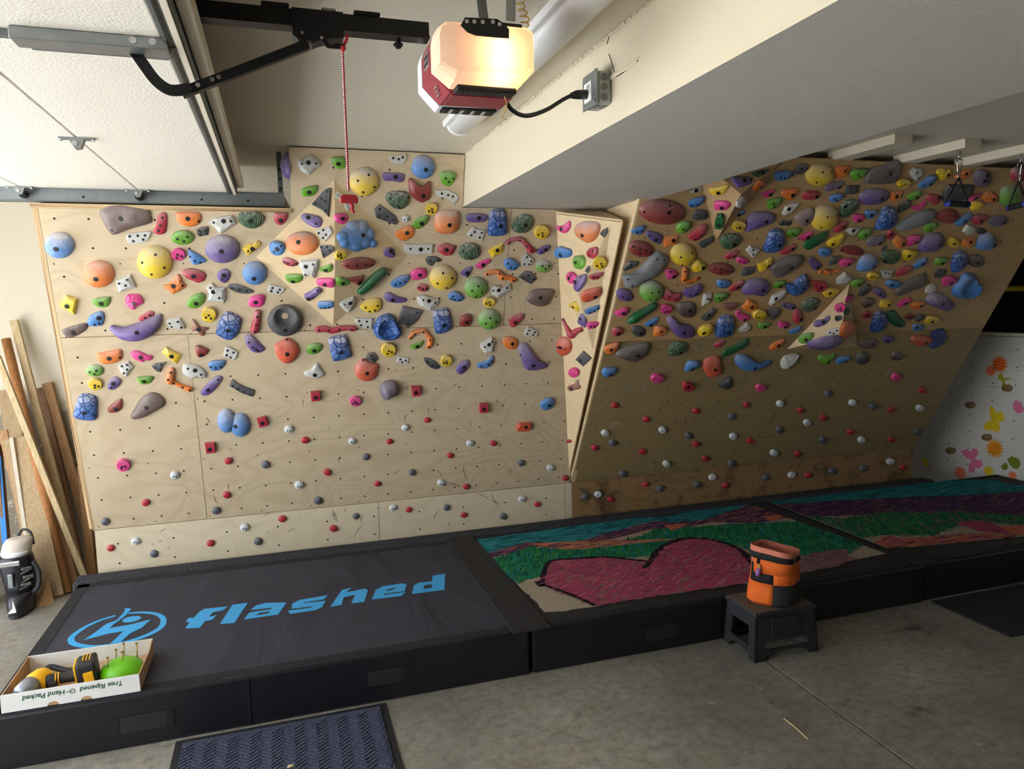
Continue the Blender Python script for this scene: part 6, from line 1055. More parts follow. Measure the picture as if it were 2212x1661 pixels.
DUR;bl;multi;large bubbly cluster;27;M;111,-293;106,-2 99,-27 82,-49 57,-67 26,-78 -7,-83 -40,-80 -69,-70 -91,-54 -104,-34 -107,-11 -101,13 -85,34 -60,52 -30,64 3,70 36,68 65,58 88,42 103,21/-44,-8 -46,-19 -52,-28 -61,-36 -72,-41 -84,-43 -96,-42 -106,-37 -114,-30 -119,-21 -120,-11 -118,-1 -112,8 -103,16 -92,21 -80,23 -68,22 -58,18 -50,11 -45,2/32,43 29,29 21,17 10,7 -5,0 -20,-3 -35,-1 -48,4 -59,13 -65,25 -66,38 -63,51 -55,63 -44,73 -30,80 -14,83 1,82 14,76 25,67 31,56/77,45 74,30 67,17 55,7 42,0 27,-3 12,-1 0,4 -10,14 -16,26 -17,40 -14,54 -6,67 5,78 18,85 33,88 47,87 60,81 70,71 76,59/20,-20 17,-34 9,-46 -4,-56 -18,-62 -35,-65 -50,-63 -64,-58 -75,-49 -81,-37 -83,-24 -80,-11 -72,1 -60,11 -45,18 -29,21 -13,19 1,14 12,5 19,-7/74,-4 71,-17 63,-29 52,-39 38,-46 24,-49 9,-47 -3,-41 -13,-32 -19,-21 -20,-7 -17,6 -10,18 1,28 15,35 29,38 44,36 57,31 67,22 73,10/107,12 105,2 100,-8 92,-16 83,-21 73,-23 63,-22 55,-17 48,-10 44,-1 43,10 46,20 51,30 58,37 68,43 77,45 87,44 96,39 103,32 107,23/120,-41 118,-47 114,-54 108,-59 100,-62 92,-63 83,-63 76,-60 71,-55 67,-49 66,-42 68,-36 72,-29 79,-24 86,-21 95,-20 103,-20 110,-23 116,-28 119,-34/34,-58 31,-67 24,-75 15,-82 3,-86 -10,-88 -23,-87 -34,-83 -43,-77 -48,-69 -50,-61 -47,-52 -41,-44 -31,-37 -19,-33 -6,-31 6,-32 18,-35 27,-41 32,-49/83,-37 80,-48 73,-57 63,-65 51,-70 38,-72 25,-71 14,-67 5,-59 -1,-50 -2,-40 1,-30 7,-20 17,-12 29,-7 42,-5 55,-6 67,-10 76,-17 81,-27/-43,-41 -45,-50 -50,-57 -58,-63 -66,-67 -76,-69 -85,-68 -94,-64 -100,-59 -104,-52 -105,-44 -103,-36 -98,-28 -91,-22 -82,-18 -72,-17 -63,-17 -55,-21 -48,-26 -44,-33;L26,-1
DUR;ye;cup;;23;P;6,-402;31,1 29,-8 24,-17 17,-24 8,-28 -2,-30 -12,-28 -20,-24 -27,-18 -31,-10 -31,-1 -29,8 -24,17 -17,24 -8,28 2,30 12,29 20,25 27,18 30,10;S-3,0 S-17,-7 S-1,-15
DUR;pu;slab;;15;P;303,-380;-37,9 -17,29 22,28 37,9 32,-23 7,-29 -31,-17;L4,7 S20,-9
DLR;mr;slab;long oval;23;P;51,419;101,10 100,-3 89,-15 69,-26 43,-34 12,-39 -20,-40 -50,-37 -75,-31 -92,-21 -101,-10 -100,3 -89,15 -70,25 -45,34 -15,39 17,40 47,38 73,31 92,22;S-73,-8 S-20,0 S32,4 S78,0
DLR;gt;tube;glossy pipe-shaped hold;34;T;160,307;53,66,28 16,28,31 -19,-28,31 -50,-66,25;
DLR;gr;jug;;17;P;-18,300;-45,20 -30,31 2,24 42,7 45,-12 21,-31 -21,-26 -41,-1;L0,-5
DLR;mr;slab;;16;P;64,310;-46,11 -20,22 14,30 36,36 46,11 39,-22 21,-36 -5,-17 -34,-6;L19,-13
DLR;gy;rock;;22;P;46,148;-46,6 -11,34 26,54 42,42 46,-1 26,-47 11,-54 -23,-23;L10,19 S-21,7
W;pk;slab;horned hold;15;P;43,-83;-56,13 -30,10 6,14 45,35 56,20 43,-13 12,-35 -22,-33 -52,-9;L-14,-9
W;or;dome;;36;P;207,-125;-94,18 -68,51 -7,64 65,56 94,30 75,-16 35,-54 -17,-64 -54,-41 -83,-18;L-21,-12
W;bl;jug;;24;P;2,-233;-69,-6 -44,25 -6,37 19,28 59,15 69,-7 49,-31 -5,-37 -57,-32;L-12,-14
W;re;tube;hooked bar;27;T;-43,-721;-52,61,10 -38,22,13 -19,-17,19 -6,-44,24 36,-17,19 79,-5,16;S-44,59 S14,-28 S82,-8
W;ro;pocket;oval with a deep pocket;32;P;-133,-842;73,2 65,-18 51,-37 31,-53 9,-63 -14,-67 -36,-64 -55,-55 -68,-41 -74,-22 -73,-1 -64,20 -49,39 -30,54 -7,63 16,67 37,64 55,55 68,41 74,23;S29,-12
W;dk;plate;diamond-shaped plate;12;Q;11,-922;10,54 63,6 -13,-54 -63,-8;L-21,-14
W;pk;cup;;28;P;-83,-1021;42,2 38,-9 30,-19 19,-27 6,-33 -7,-36 -20,-34 -31,-30 -39,-23 -43,-13 -42,-2 -38,9 -30,19 -18,28 -6,33 8,36 21,34 31,30 39,23 43,13;
W;bw;slab;bone-shaped hold;15;P;-109,-1118;-57,-15 -29,4 11,15 31,42 50,42 44,12 57,1 41,-21 2,-28 -30,-42 -52,-35;L-15,-16
W;rc;chip;;11;P;-241,-1538;26,3 19,-6 5,-13 -11,-15 -23,-11 -26,-3 -19,6 -5,13 11,15 23,11;
WT;dk;rock;;13;Q;-54,-45;34,30 32,0 5,-30 -34,-1 -11,21;
WT;re;jug;;19;P;-144,-155;-52,2 -20,27 42,31 52,12 38,-18 8,-31 -36,-20;S-11,-14 S23,9
WT;gr;jug;;25;P;-258,-203;-58,5 -42,36 13,40 54,22 58,-16 23,-40 -28,-33 -52,-17;L-10,1
WT;dk;rock;;10;Q;-176,-247;-3,20 21,25 23,-2 2,-25 -23,-10;
WT;pk;jug;;22;P;-318,-293;54,-2 53,-13 46,-23 35,-30 21,-34 5,-36 -12,-33 -28,-28 -41,-19 -50,-9 -54,2 -52,13 -46,23 -35,30 -20,35 -4,36 13,33 29,27 41,19 50,9;L-9,-2 S14,15 S30,-20
WT;pu;slab;;21;P;-237,-325;-56,-8 -28,40 25,53 56,50 56,22 24,-25 -12,-53 -47,-40;L-24,4 S25,32
WL;ye;jug;;19;P;55,-178;-71,2 37,34 71,25 65,-15 41,-34 -10,-19 -52,-6;L23,5
WL;pu;slab;;19;P;90,-271;-45,7 33,48 61,32 56,-7 17,-48 -37,-33 -61,-17;L25,16
WR;ye;cup;;32;P;-53,-228;40,-1 38,-14 33,-25 25,-35 14,-40 2,-42 -10,-40 -22,-34 -31,-24 -37,-12 -40,1 -38,14 -33,26 -25,35 -14,40 -2,42 10,40 22,34 31,24 37,12;S5,-2 S-18,-16 S13,-20
WR;re;jug;;13;P;-70,-316;-42,2 -20,17 41,24 42,12 16,-18 -15,-24 -37,-13;S-17,-2 S7,0
WR;ro;jug;;25;P;-93,-436;-63,-3 -42,31 27,50 56,46 63,10 31,-24 -32,-50 -57,-34;L22,-8
WR;bl;jug;;14;P;-85,-533;-45,-2 -10,17 39,32 45,16 33,-7 -15,-32 -41,-25;S-15,-17 S13,-6 S35,10
WR;pk;jug;;16;P;-77,-641;-40,11 -21,25 36,25 40,9 16,-18 -23,-25;S-14,-2 S11,-3
B;mr;dome;;45;P;2082,2026;150,-6 148,-29 131,-49 100,-65 60,-74 14,-75 -33,-69 -77,-56 -113,-38 -138,-16 -150,7 -147,30 -130,50 -101,64 -62,73 -17,75 29,70 73,58 110,40 137,18;L18,12 S-126,5 S19,48
B;gy;rock;;9;Q;2257,2162;-38,-15 -12,4 38,23 31,-6 5,-23 -28,-22;L-4,-6
B;bl;jug;;19;P;2277,2089;-50,-6 -37,12 5,30 36,34 50,18 43,-11 21,-31 -19,-34 -39,-21;S-28,-18 S10,-12
B;dk;rock;;20;Q;2330,2013;-48,31 -13,35 40,23 51,10 39,-24 10,-35 -51,-28 -47,1;S-35,5 S31,-2
B;gr;jug;;24;P;2242,1935;-45,-2 -37,25 -9,39 24,39 45,22 43,-8 18,-36 -10,-39 -35,-25;S-6,-5 S15,-14 S31,7
B;re;slab;slanted banana-shaped hold;21;P;2346,1905;-59,-26 -39,2 -14,29 8,51 40,55 59,34 54,-1 28,-37 -4,-55 -41,-43;S19,-13 S-11,-37
B;dk;rock;;16;Q;2420,1846;-48,-2 -3,22 29,40 44,34 48,10 19,-18 -8,-40 -34,-26;
B;dg;brain;;26;P;2584,1851;-71,4 -64,36 -35,50 20,52 60,37 71,9 56,-24 18,-52 -28,-44 -60,-20;L22,-13
B;bl;jug;;12;P;2583,2025;-38,-4 -23,12 21,20 38,13 31,-6 -3,-20 -25,-19;L-3,-5
B;ye;cup;;29;P;2605,1953;45,1 47,-11 44,-21 37,-30 27,-35 13,-37 -1,-35 -16,-30 -29,-22 -39,-12 -45,0 -47,11 -44,21 -37,30 -27,35 -14,37 1,35 15,30 28,23 38,12;S2,-2 S-15,-10 S4,-14
B;bl;jug;;16;P;1959,1914;-44,-6 -26,10 9,27 36,29 44,13 35,-12 11,-29 -35,-17;S-8,-11 S21,-1
B;pu;slab;;16;P;2068,1871;-61,28 -49,41 -12,38 45,21 61,2 54,-25 42,-41 -9,-18 -48,9;L12,-9 S-36,17
B;or;wing;;16;P;2184,1850;-43,-8 -46,23 8,35 39,39 46,16 44,-19 -2,-31 -32,-39;L10,9
B;mr;slab;five-hole oval;26;P;2005,1800;85,-16 81,-30 70,-42 51,-49 28,-52 1,-49 -25,-41 -49,-30 -68,-15 -80,1 -85,17 -81,31 -70,42 -52,49 -29,52 -3,49 23,42 47,30 67,16 80,0;S-60,22 S-17,9 S25,-1 S-8,-21 S61,-13
B;ye;dome;;40;P;2292,1766;86,1 89,-23 83,-44 69,-62 48,-73 23,-76 -5,-72 -33,-61 -57,-44 -75,-23 -86,1 -89,24 -83,45 -69,62 -49,73 -24,76 4,73 31,62 55,46 74,25;S-32,-2 S35,26 S1,-59
B;dk;rock;;14;Q;1969,1693;-47,-25 -22,31 26,33 47,23 42,1 -35,-33;S-4,10 S-23,-8
B;gs;slab;long grey stone-like sloper;39;P;2064,1669;-138,-40 -112,-28 -49,-4 10,80 42,112 65,118 99,100 134,80 138,52 120,11 78,-46 -9,-95 -49,-118 -99,-115 -117,-73;S-102,-53 S-67,-94 S50,78 S97,72
B;pk;slab;;16;P;2249,1639;-49,16 -41,34 1,34 49,0 43,-23 12,-34 -19,-30 -32,-5;L18,-13 S-17,21
B;or;tube;hook-shaped bar;21;T;2378,1616;-47,51,18 -37,18,19 -33,-16,18 11,-27,15 40,-21,13 66,-6,11;S-52,47 S-39,-11 S18,-28 S58,-3
B;ye;rock;;22;P;2424,1694;-45,-22 -43,19 -29,43 10,27 44,2 45,-15 10,-42 -24,-43;L19,-7
B;mr;slab;chalky-topped oval;23;P;2585,1671;95,-8 94,-21 83,-31 64,-39 39,-42 10,-42 -20,-37 -48,-29 -71,-18 -88,-5 -95,8 -94,21 -83,31 -65,39 -40,42 -11,42 19,38 47,30 70,19 87,6;S-59,10 S-14,8 S26,-8 S-10,-18
B;gr;dome;;39;P;2148,1526;82,0 85,-24 79,-45 65,-62 45,-73 20,-76 -7,-71 -33,-60 -56,-43 -73,-21 -83,2 -85,25 -79,46 -65,62 -45,72 -21,76 5,72 31,61 54,44 72,23;S-15,7 S31,9 S-11,-42 S31,-42
B;pu;slab;;19;P;1974,1501;-61,16 -52,41 -16,45 28,32 56,2 61,-33 30,-45 -24,-27;S-15,-3 S20,-19
B;pk;jug;;20;P;1981,1385;-47,0 -22,16 11,35 37,32 47,15 41,-20 15,-35 -25,-23;L10,-1
B;gt;tube;long pipe-shaped hold;34;T;2110,1370;78,56,25 34,26,29 -10,-1,31 -44,-34,31 -58,-47,20;
B;re;slab;;20;P;2301,1492;-65,-15 -59,41 -38,43 -5,19 50,22 65,-4 52,-43 3,-40;S-27,-2 S20,-18
B;pu;slab;;22;P;2433,1526;-66,-16 -60,14 -11,27 25,50 55,39 66,13 56,-18 8,-50 -37,-44;S-22,-27 S19,-16
B;bl;jug;;19;P;2634,1568;-50,4 -46,32 3,31 40,16 50,-6 33,-28 2,-32 -34,-18;S-23,6 S-4,-17 S24,-18
B;re;slab;;15;P;2735,1555;-45,-24 -36,2 -2,32 37,40 45,23 36,-8 8,-34 -26,-40;L8,-7
B;gy;rock;;19;Q;2549,1461;-32,47 26,48 32,28 26,-20 -17,-48 -30,-15;S-5,14 S10,7
B;gr;jug;;22;P;2643,1472;-52,17 -33,35 16,36 48,29 52,-2 25,-29 -5,-36 -37,-14;S-16,6 S16,8 S8,-10
B;bd;slab;;27;P;2424,1392;-76,24 -66,50 -6,58 41,48 64,16 76,-34 47,-58 -9,-49 -56,-12;L15,4
B;pk;cup;;27;P;2281,1402;40,-1 42,-12 39,-22 32,-30 22,-35 10,-36 -3,-34 -16,-29 -27,-20 -35,-10 -40,1 -42,12 -39,22 -32,30 -22,35 -11,36 2,34 15,29 26,21 35,11;S-10,-19 S5,-13
B;bw;slab;claw-shaped hold;16;P;2735,1407;-69,9 -47,24 -10,26 35,29 69,24 57,-8 32,-28 -5,-29 -41,-5;
B;dk;rock;;19;Q;2596,1351;-49,-21 -16,17 15,48 49,41 49,16 22,-43 -4,-48 -32,-33;L2,3
B;bl;slab;;14;P;2205,1312;-45,-19 -22,2 25,35 45,27 44,1 26,-31 -17,-35;L1,-22
B;pu;horn;large whale-shaped hold;28;P;2428,1264;-120,64 -109,86 -86,83 -50,52 -12,28 35,22 93,-3 120,-46 112,-78 59,-86 -10,-69 -59,-25 -95,22;L23,-31
B;re;jug;;19;P;1988,1246;-38,10 -33,35 1,34 35,17 38,-15 17,-35 -19,-27;L5,-9
B;dk;slab;horned ball;19;P;2132,1245;-51,6 -53,33 -38,42 11,35 46,12 53,-25 22,-42 -15,-32 -37,-13;L15,-12 S-29,4
B;or;jug;;24;P;2289,1241;-48,6 -41,38 3,38 40,17 48,-11 19,-36 -36,-38;L-4,7
B;ye;jug;;30;P;2613,1235;-54,-2 -41,35 9,52 42,37 54,-1 39,-38 6,-52 -31,-40;L-17,-9
B;db;scale;;35;P;2756,1264;-54,-68 -75,22 -62,68 -22,85 24,75 53,32 75,-35 59,-77 14,-85 -35,-81;L16,-31
B;pk;slab;;16;P;2858,1339;-64,20 -54,43 -27,33 -1,14 41,4 64,-20 44,-43 0,-40 -38,-13;L20,-28 S-43,22
B;re;slab;;14;P;2627,1764;-48,-18 -34,11 -1,28 34,30 48,19 38,-5 14,-26 -25,-30;S-19,-11 S11,-8
B;pk;jug;;14;P;2714,1725;-45,8 -34,26 4,21 43,0 45,-19 12,-26 -29,-12;S-22,0 S13,-6
B;gy;rock;;19;Q;2764,1787;-54,9 -32,40 7,30 54,18 36,-11 16,-40 -19,-19;S-11,17 S0,-13
B;dk;rock;;19;Q;2783,1655;-50,24 42,33 50,-2 19,-27 -38,-33;
B;ye;rock;;21;P;2880,1700;-49,5 -30,13 0,30 34,49 49,34 44,0 18,-38 -15,-49;L27,-4
B;gb;slab;long grey-brown sloper;36;P;3043,1687;-114,-9 -90,26 -38,68 26,83 88,81 113,55 114,21 50,-31 -2,-66 -32,-83 -73,-52;L28,3
B;pu;slab;;16;P;3259,1702;-59,23 -48,47 -10,38 57,-3 59,-29 33,-47 -4,-29;L30,-19 S-42,29
B;bl;jug;;20;P;3302,1783;50,0 52,-10 49,-19 42,-27 30,-32 15,-33 -1,-32 -17,-27 -31,-20 -43,-10 -50,0 -52,10 -49,20 -42,27 -30,32 -16,33 0,32 16,27 31,20 42,11;S-26,8 S4,-9
B;dk;rock;;18;Q;3397,1728;-35,28 35,35 32,-20 -20,-35;
B;pk;jug;;21;P;3506,1711;-59,-3 -48,26 3,33 45,28 59,10 39,-21 0,-33 -41,-21;L15,-5
B;or;tube;wavy bar;21;T;3401,1652;-76,-3,14 -52,4,14 -12,-10,19 16,-6,14 52,3,14 72,12,11;S-70,2 S-4,-12
B;pu;dome;large lumpy sloper;37;P;2883,1541;-100,-14 -98,30 -57,58 13,66 68,46 99,10 100,-35 69,-66 2,-51 -63,-50 -89,-36;L38,-6
B;gr;jug;;18;P;3053,1558;-41,-3 -36,19 -2,30 33,25 41,5 28,-22 -12,-30 -32,-21;L7,-9
B;db;scale;;36;P;3188,1555;-92,12 -45,16 -15,47 10,78 39,78 74,37 92,-8 69,-58 19,-78 -30,-66 -70,-29;L42,-13
B;re;cube;;30;Q;3350,1549;-57,28 -48,39 35,31 57,4 54,-33 2,-39 -38,0;L12,-2
B;gy;rock;;23;Q;3542,1600;-63,-4 -21,46 63,9 35,-28 -18,-46 -46,-38;
B;gy;rock;;19;Q;3078,1464;-53,-45 -52,19 -4,41 33,57 53,43 46,13 -5,-27 -37,-57;L-24,1
B;pu;slab;;13;P;3185,1400;-61,15 -54,29 -8,24 51,13 61,-11 44,-29 -5,-19 -41,-4;L42,-10 S-36,11
B;ye;jug;;24;P;3476,1494;-65,12 -55,35 8,38 59,28 65,5 44,-27 4,-38 -40,-21;L-15,6
B;dg;brain;;27;P;3351,1409;-67,-3 -53,35 -11,52 46,47 67,18 65,-29 30,-52 -21,-51 -52,-27;L31,-17
B;or;rock;;21;P;2884,1411;-55,-10 -41,17 -28,44 2,39 51,11 55,-12 38,-44 -13,-34;L8,-4
B;ye;cup;;33;P;2981,1343;51,-1 54,-15 52,-27 44,-37 32,-43 17,-45 0,-42 -16,-35 -31,-25 -43,-12 -51,2 -54,15 -51,28 -44,37 -32,43 -17,45 -1,42 16,36 31,26 43,13;S-25,-16 S-3,-16
B;dk;slab;;20;P;3087,1343;-54,35 -34,46 24,47 54,23 47,-10 13,-47 -16,-22;
B;re;slab;;19;P;3292,1323;-33,-4 -47,40 -25,58 16,33 45,-11 47,-49 10,-58 -24,-33;L26,-20
B;gy;rock;;19;Q;2910,1250;-49,-14 -1,36 34,21 49,-8 26,-36 -32,-36;
B;gr;jug;;18;P;3052,1254;-51,11 -33,27 30,27 51,17 41,-12 2,-27 -30,-19;L3,-1
B;pk;jug;;16;P;3208,1256;-54,17 -40,31 5,20 46,4 54,-20 16,-31 -25,-18;L17,-12
B;bl;slab;;14;P;3321,1214;-50,-8 -25,11 26,33 50,18 40,-11 -7,-33 -41,-26;
B;bl;jug;;20;P;2790,2258;-55,-3 -49,18 -19,28 32,30 55,20 50,-14 18,-30 -25,-29;S-19,-6 S12,-8 S36,-6
B;dk;rock;;19;Q;2898,2295;-45,23 -21,37 30,39 45,20 40,-3 15,-26 -23,-20 -45,-39 -43,-2;S-10,11 S32,12
B;ye;dome;;38;P;3043,2272;94,16 103,-5 101,-25 89,-43 68,-57 40,-65 9,-66 -24,-61 -54,-50 -78,-34 -95,-15 -103,6 -100,26 -88,44 -68,57 -41,65 -10,66 22,62 52,51 77,35;S-14,26 S56,25 S-26,-36
B;or;wing;;18;P;3189,2298;-53,9 -47,29 17,38 45,35 53,1 40,-29 8,-38 -25,-35;L9,8
B;gr;jug;;24;P;3310,2283;-58,-1 -48,26 -8,37 43,37 58,26 57,-8 27,-32 1,-37 -33,-23;S-14,10 S35,13 S8,-7
B;gb;slab;large grey-brown slab;39;P;3493,2304;-116,-55 -115,20 -39,42 7,65 49,73 99,57 116,15 116,-28 104,-60 36,-67 -32,-73 -98,-69;L26,2
B;gp;slab;;15;P;3175,2209;-64,-15 -48,11 11,30 50,33 64,14 50,-5 5,-26 -42,-33;L33,-3
B;dk;rock;;18;Q;3312,2190;-51,25 48,31 51,-5 33,-25 -25,-31 -49,0;
B;pu;dome;;33;P;3500,2154;-108,-17 -108,22 -63,50 5,54 77,42 108,18 108,-17 68,-43 -4,-54 -66,-48;L37,-4
B;pk;jug;;14;P;2729,2151;-41,-2 -18,12 28,27 41,21 37,-7 10,-27 -15,-18;L17,-4
B;or;wing;;17;P;2879,2152;-55,1 -46,28 3,35 46,38 55,12 48,-18 17,-38 -30,-21;L17,-2
B;re;rock;;19;Q;3035,2150;-61,-7 -55,24 -4,31 61,16 61,-15 23,-31 -45,-29;L32,-5
B;bl;jug;;18;P;3225,2138;-51,-5 -43,18 -3,29 36,26 51,9 37,-15 2,-29 -34,-22;S-15,-4 S3,-15
B;dg;brain;;29;P;3344,2076;-55,-26 -64,22 -42,54 1,61 43,52 64,21 53,-15 25,-44 -10,-61 -41,-46;L-46,17
B;gr;jug;;21;P;2796,2093;-50,-2 -42,21 -3,34 36,33 50,20 41,-11 14,-31 -20,-34;S-11,2 S4,-16
B;gy;rock;;18;Q;2924,2059;-47,-31 -41,19 0,38 47,43 41,14 12,-22 -24,-43;L-19,7
B;pu;slab;large slab;31;P;2746,1980;-88,-52 -98,11 -86,46 -53,62 16,64 83,49 98,22 80,-10 15,-35 -39,-55 -75,-64;L22,10
B;dk;rock;;12;Q;2925,1973;-51,3 -39,17 42,18 51,-4 34,-18 -35,-15;S-22,1 S9,2
B;pb;slab;;28;P;3047,2015;-72,-3 -45,29 -9,49 18,62 50,51 71,23 72,-8 49,-41 13,-62 -26,-46 -59,-23;L9,-16
B;ye;dome;;46;P;3194,2012;74,47 94,23 105,-3 106,-29 95,-52 76,-70 48,-81 16,-83 -18,-78 -50,-64 -76,-45 -96,-21 -106,5 -105,30 -95,52 -76,70 -49,80 -18,83 15,78 47,66;S-17,21 S58,28 S-23,-52
B;db;scale;;35;P;2903,1860;-69,-67 -70,-1 -70,55 -44,80 -3,78 33,57 58,12 70,-33 39,-71 -12,-80;L13,-19
B;gr;jug;;20;P;3010,1910;-52,4 -40,24 11,33 46,25 52,1 26,-24 -7,-33 -37,-17;S-12,1 S15,-12
B;pk;jug;;16;P;3105,1892;-48,-11 -26,2 10,27 39,33 48,19 37,-14 3,-33;L17,-6
B;gt;slab;cucumber-shaped hold;22;P;3195,1863;-79,-26 -66,-1 -23,29 39,58 70,63 79,34 58,-4 16,-38 -25,-63 -63,-51;
B;ye;jug;;25;P;3344,1867;-58,-19 -46,6 2,36 35,47 57,32 58,-2 30,-44 -17,-47 -46,-36;L-17,-23
B;pk;jug;;17;P;3448,2011;-48,15 -40,27 12,28 48,5 46,-20 7,-28 -30,-13;L7,-10
B;bl;jug;;18;P;3528,2039;-49,9 -35,28 32,29 49,15 37,-18 9,-29 -30,-11;L3,-1
B;re;slab;;16;P;3342,1955;-43,-17 -33,12 5,33 36,38 43,13 27,-25 -9,-38 -30,-34;L18,4
B;gy;rock;;17;Q;3446,1926;-53,5 -30,28 52,30 53,-2 23,-30 -12,-19;L-6,11
B;gr;jug;;23;P;3548,1912;-49,-8 -37,22 9,37 44,27 49,-2 22,-37 -17,-37;L1,-1
B;re;slab;;14;P;3018,1804;-51,-27 -36,-6 -2,23 39,36 51,19 42,-14 -5,-36 -38,-36;L24,5
B;mr;slab;wide oval;18;P;3506,1797;-101,-1 -77,29 -16,36 50,21 100,-9 101,-31 54,-36 -27,-23;S-87,7 S30,-2
B;gp;slab;;21;P;3662,1865;-71,-10 -59,22 -6,39 56,39 71,13 50,-20 -3,-39 -46,-34;L25,-11
B;ye;cup;;25;P;3673,2245;49,2 51,-8 49,-16 42,-23 31,-28 16,-30 0,-29 -15,-25 -30,-19 -41,-11 -49,-1 -51,8 -49,16 -42,23 -31,28 -17,30 -1,29 15,25 29,19 41,11;S-12,-14 S6,-4
B;gy;rock;;21;Q;3736,2303;-58,11 -38,40 21,42 58,10 47,-24 21,-42 -33,-13;S-11,14 S29,-19
B;bl;jug;;25;P;3853,2258;-58,-13 -35,12 -7,38 25,46 53,30 58,-9 29,-35 -20,-46 -47,-32;L23,-9 S-25,-20
B;ye;rock;;21;P;3952,2311;-62,5 -54,32 5,37 58,22 62,-5 31,-36 -12,-37;L24,2
B;or;rock;;19;P;4106,2314;-56,-22 -28,14 11,33 50,32 56,2 48,-26 -5,-33;L10,9
B;gp;pocket;round hold with a deep pocket;26;P;4282,2296;71,3 80,-15 80,-32 73,-45 59,-55 38,-58 14,-56 -12,-48 -36,-36 -57,-20 -72,-2 -80,16 -80,32 -73,46 -59,54 -39,58 -15,56 10,49 34,37 55,21;L3,25
B;re;dome;;24;P;4561,2330;-69,-1 -73,35 -43,48 11,45 46,4 73,-42 26,-48 -31,-35;
B;dk;rock;large angular block;39;Q;4130,2191;-123,13 -107,59 1,60 110,61 123,10 98,-32 50,-59 -46,-61 -93,-42;
B;or;rock;;19;Q;3655,2161;-45,28 42,36 45,-4 1,-36 -31,-21;L1,3
B;gr;jug;;20;P;3806,2170;-49,-11 -36,14 3,33 41,27 49,-3 26,-29 -15,-33;L15,-10
B;re;slab;;17;P;3968,2147;-63,5 -65,36 5,35 65,19 61,-7 40,-36 -8,-19;L27,16
B;dk;rock;;21;Q;3761,2098;-50,4 0,46 34,42 50,2 18,-30 -23,-46;
B;pk;slab;;14;P;3870,2107;-55,-4 -18,-8 8,13 33,34 55,19 50,-17 10,-34 -25,-29;
B;gs;slab;long streaked stone-like hold;33;P;3910,2009;-138,-44 -96,10 -25,53 42,77 107,76 138,51 125,3 57,-35 -29,-63 -91,-77;
B;mr;slab;;26;P;4153,2040;-96,-13 -82,24 -45,49 19,50 76,22 96,-20 55,-50 -15,-43;
B;pk;jug;;13;P;4299,2167;-44,-22 -31,10 27,32 44,17 21,-10 -31,-32;L3,4
B;or;rock;;20;P;4433,2179;-75,-3 -66,33 -24,40 54,6 75,-26 37,-40 -38,-28;L17,-13
B;ye;jug;;20;P;4348,2115;-34,-25 -58,22 -6,34 58,9 50,-20 12,-34;
B;gr;dome;;39;P;4596,2188;-107,10 -105,57 -56,74 14,71 89,5 107,-59 54,-74 -12,-67 -71,-42;S2,11 S19,-40
B;bl;slab;;19;P;4299,2020;-59,-28 -33,10 -1,43 42,44 59,17 40,-21 0,-44 -41,-41;L6,-7
B;re;slab;;20;P;4432,2021;-63,0 -54,33 16,39 63,30 61,-9 27,-39 -27,-29;L9,-6
B;gp;slab;;22;P;4605,2016;77,11 83,-2 82,-14 72,-25 55,-34 33,-39 8,-40 -19,-37 -43,-31 -63,-22 -77,-10 -83,2 -82,14 -72,25 -56,33 -34,39 -8,40 18,38 42,32 62,22;L36,-2
B;gr;jug;;22;P;4053,1965;-52,-9 -45,23 7,35 45,25 52,-7 29,-35 -25,-33;S-10,7 S3,-17
B;db;scale;;38;P;3674,2019;-69,-70 -70,-3 -78,58 -41,79 11,73 53,36 78,-16 70,-58 19,-79 -43,-79;L16,-17
B;re;jug;;16;P;3762,1908;-32,-4 -37,33 6,23 37,2 32,-25 -1,-33;L-13,7
B;or;wing;;18;P;3858,1858;-59,4 -47,42 -11,45 50,16 59,-23 19,-45 -25,-23;L25,-8
B;pk;jug;;24;P;3963,1868;-55,12 -36,36 26,40 55,18 44,-15 0,-40 -27,-32;L17,-3
B;pu;dome;;42;P;4129,1859;-88,-51 -107,4 -90,53 -35,70 40,66 90,28 107,-22 64,-62 -18,-70 -67,-65;L40,-5
B;ye;jug;;20;P;4315,1858;-58,2 -53,38 -1,30 54,-3 58,-31 14,-38 -37,-20;L-6,-2
B;or;rock;;21;Q;4438,1863;-49,-30 -57,26 40,35 57,-1 31,-35;L5,6
B;bl;dome;;36;P;4607,1868;-85,-31 -94,31 -61,65 -4,63 63,21 94,-30 64,-59 -3,-65 -59,-54;L48,-17
B;gy;rock;;20;Q;4390,1950;-54,-11 -43,36 13,34 54,12 48,-21 3,-36;
B;dk;rock;;14;Q;4510,1940;-41,-12 -49,21 4,25 49,3 30,-25;
B;dk;rock;;11;Q;3756,1811;-11,-22 -21,22 21,19 21,-11;
B;dg;brain;;27;P;3841,1751;76,10 84,-6 83,-22 74,-35 57,-45 35,-51 10,-51 -17,-47 -41,-38 -62,-25 -77,-10 -84,6 -83,22 -74,35 -57,45 -36,51 -11,51 15,47 40,38 61,26;L-45,-25
B;ye;jug;;25;P;3988,1765;-61,-1 -63,38 0,41 59,25 63,-12 20,-41 -33,-29;L-16,3
B;bl;dome;;36;P;3675,1712;-68,-45 -80,10 -62,49 -13,63 48,44 80,-1 69,-46 13,-63 -45,-60;L38,-19
B;bl;slab;;18;P;4116,1708;-52,-24 -35,10 2,39 34,42 52,10 35,-19 -12,-42;L15,-2
B;gr;jug;;21;P;4287,1717;-56,2 -50,30 23,33 56,19 47,-16 2,-33 -36,-22;L13,-6
B;db;scale;;31;P;4445,1722;-18,-78 -76,22 -67,68 -27,81 30,57 74,-1 76,-48 40,-81;L31,-12
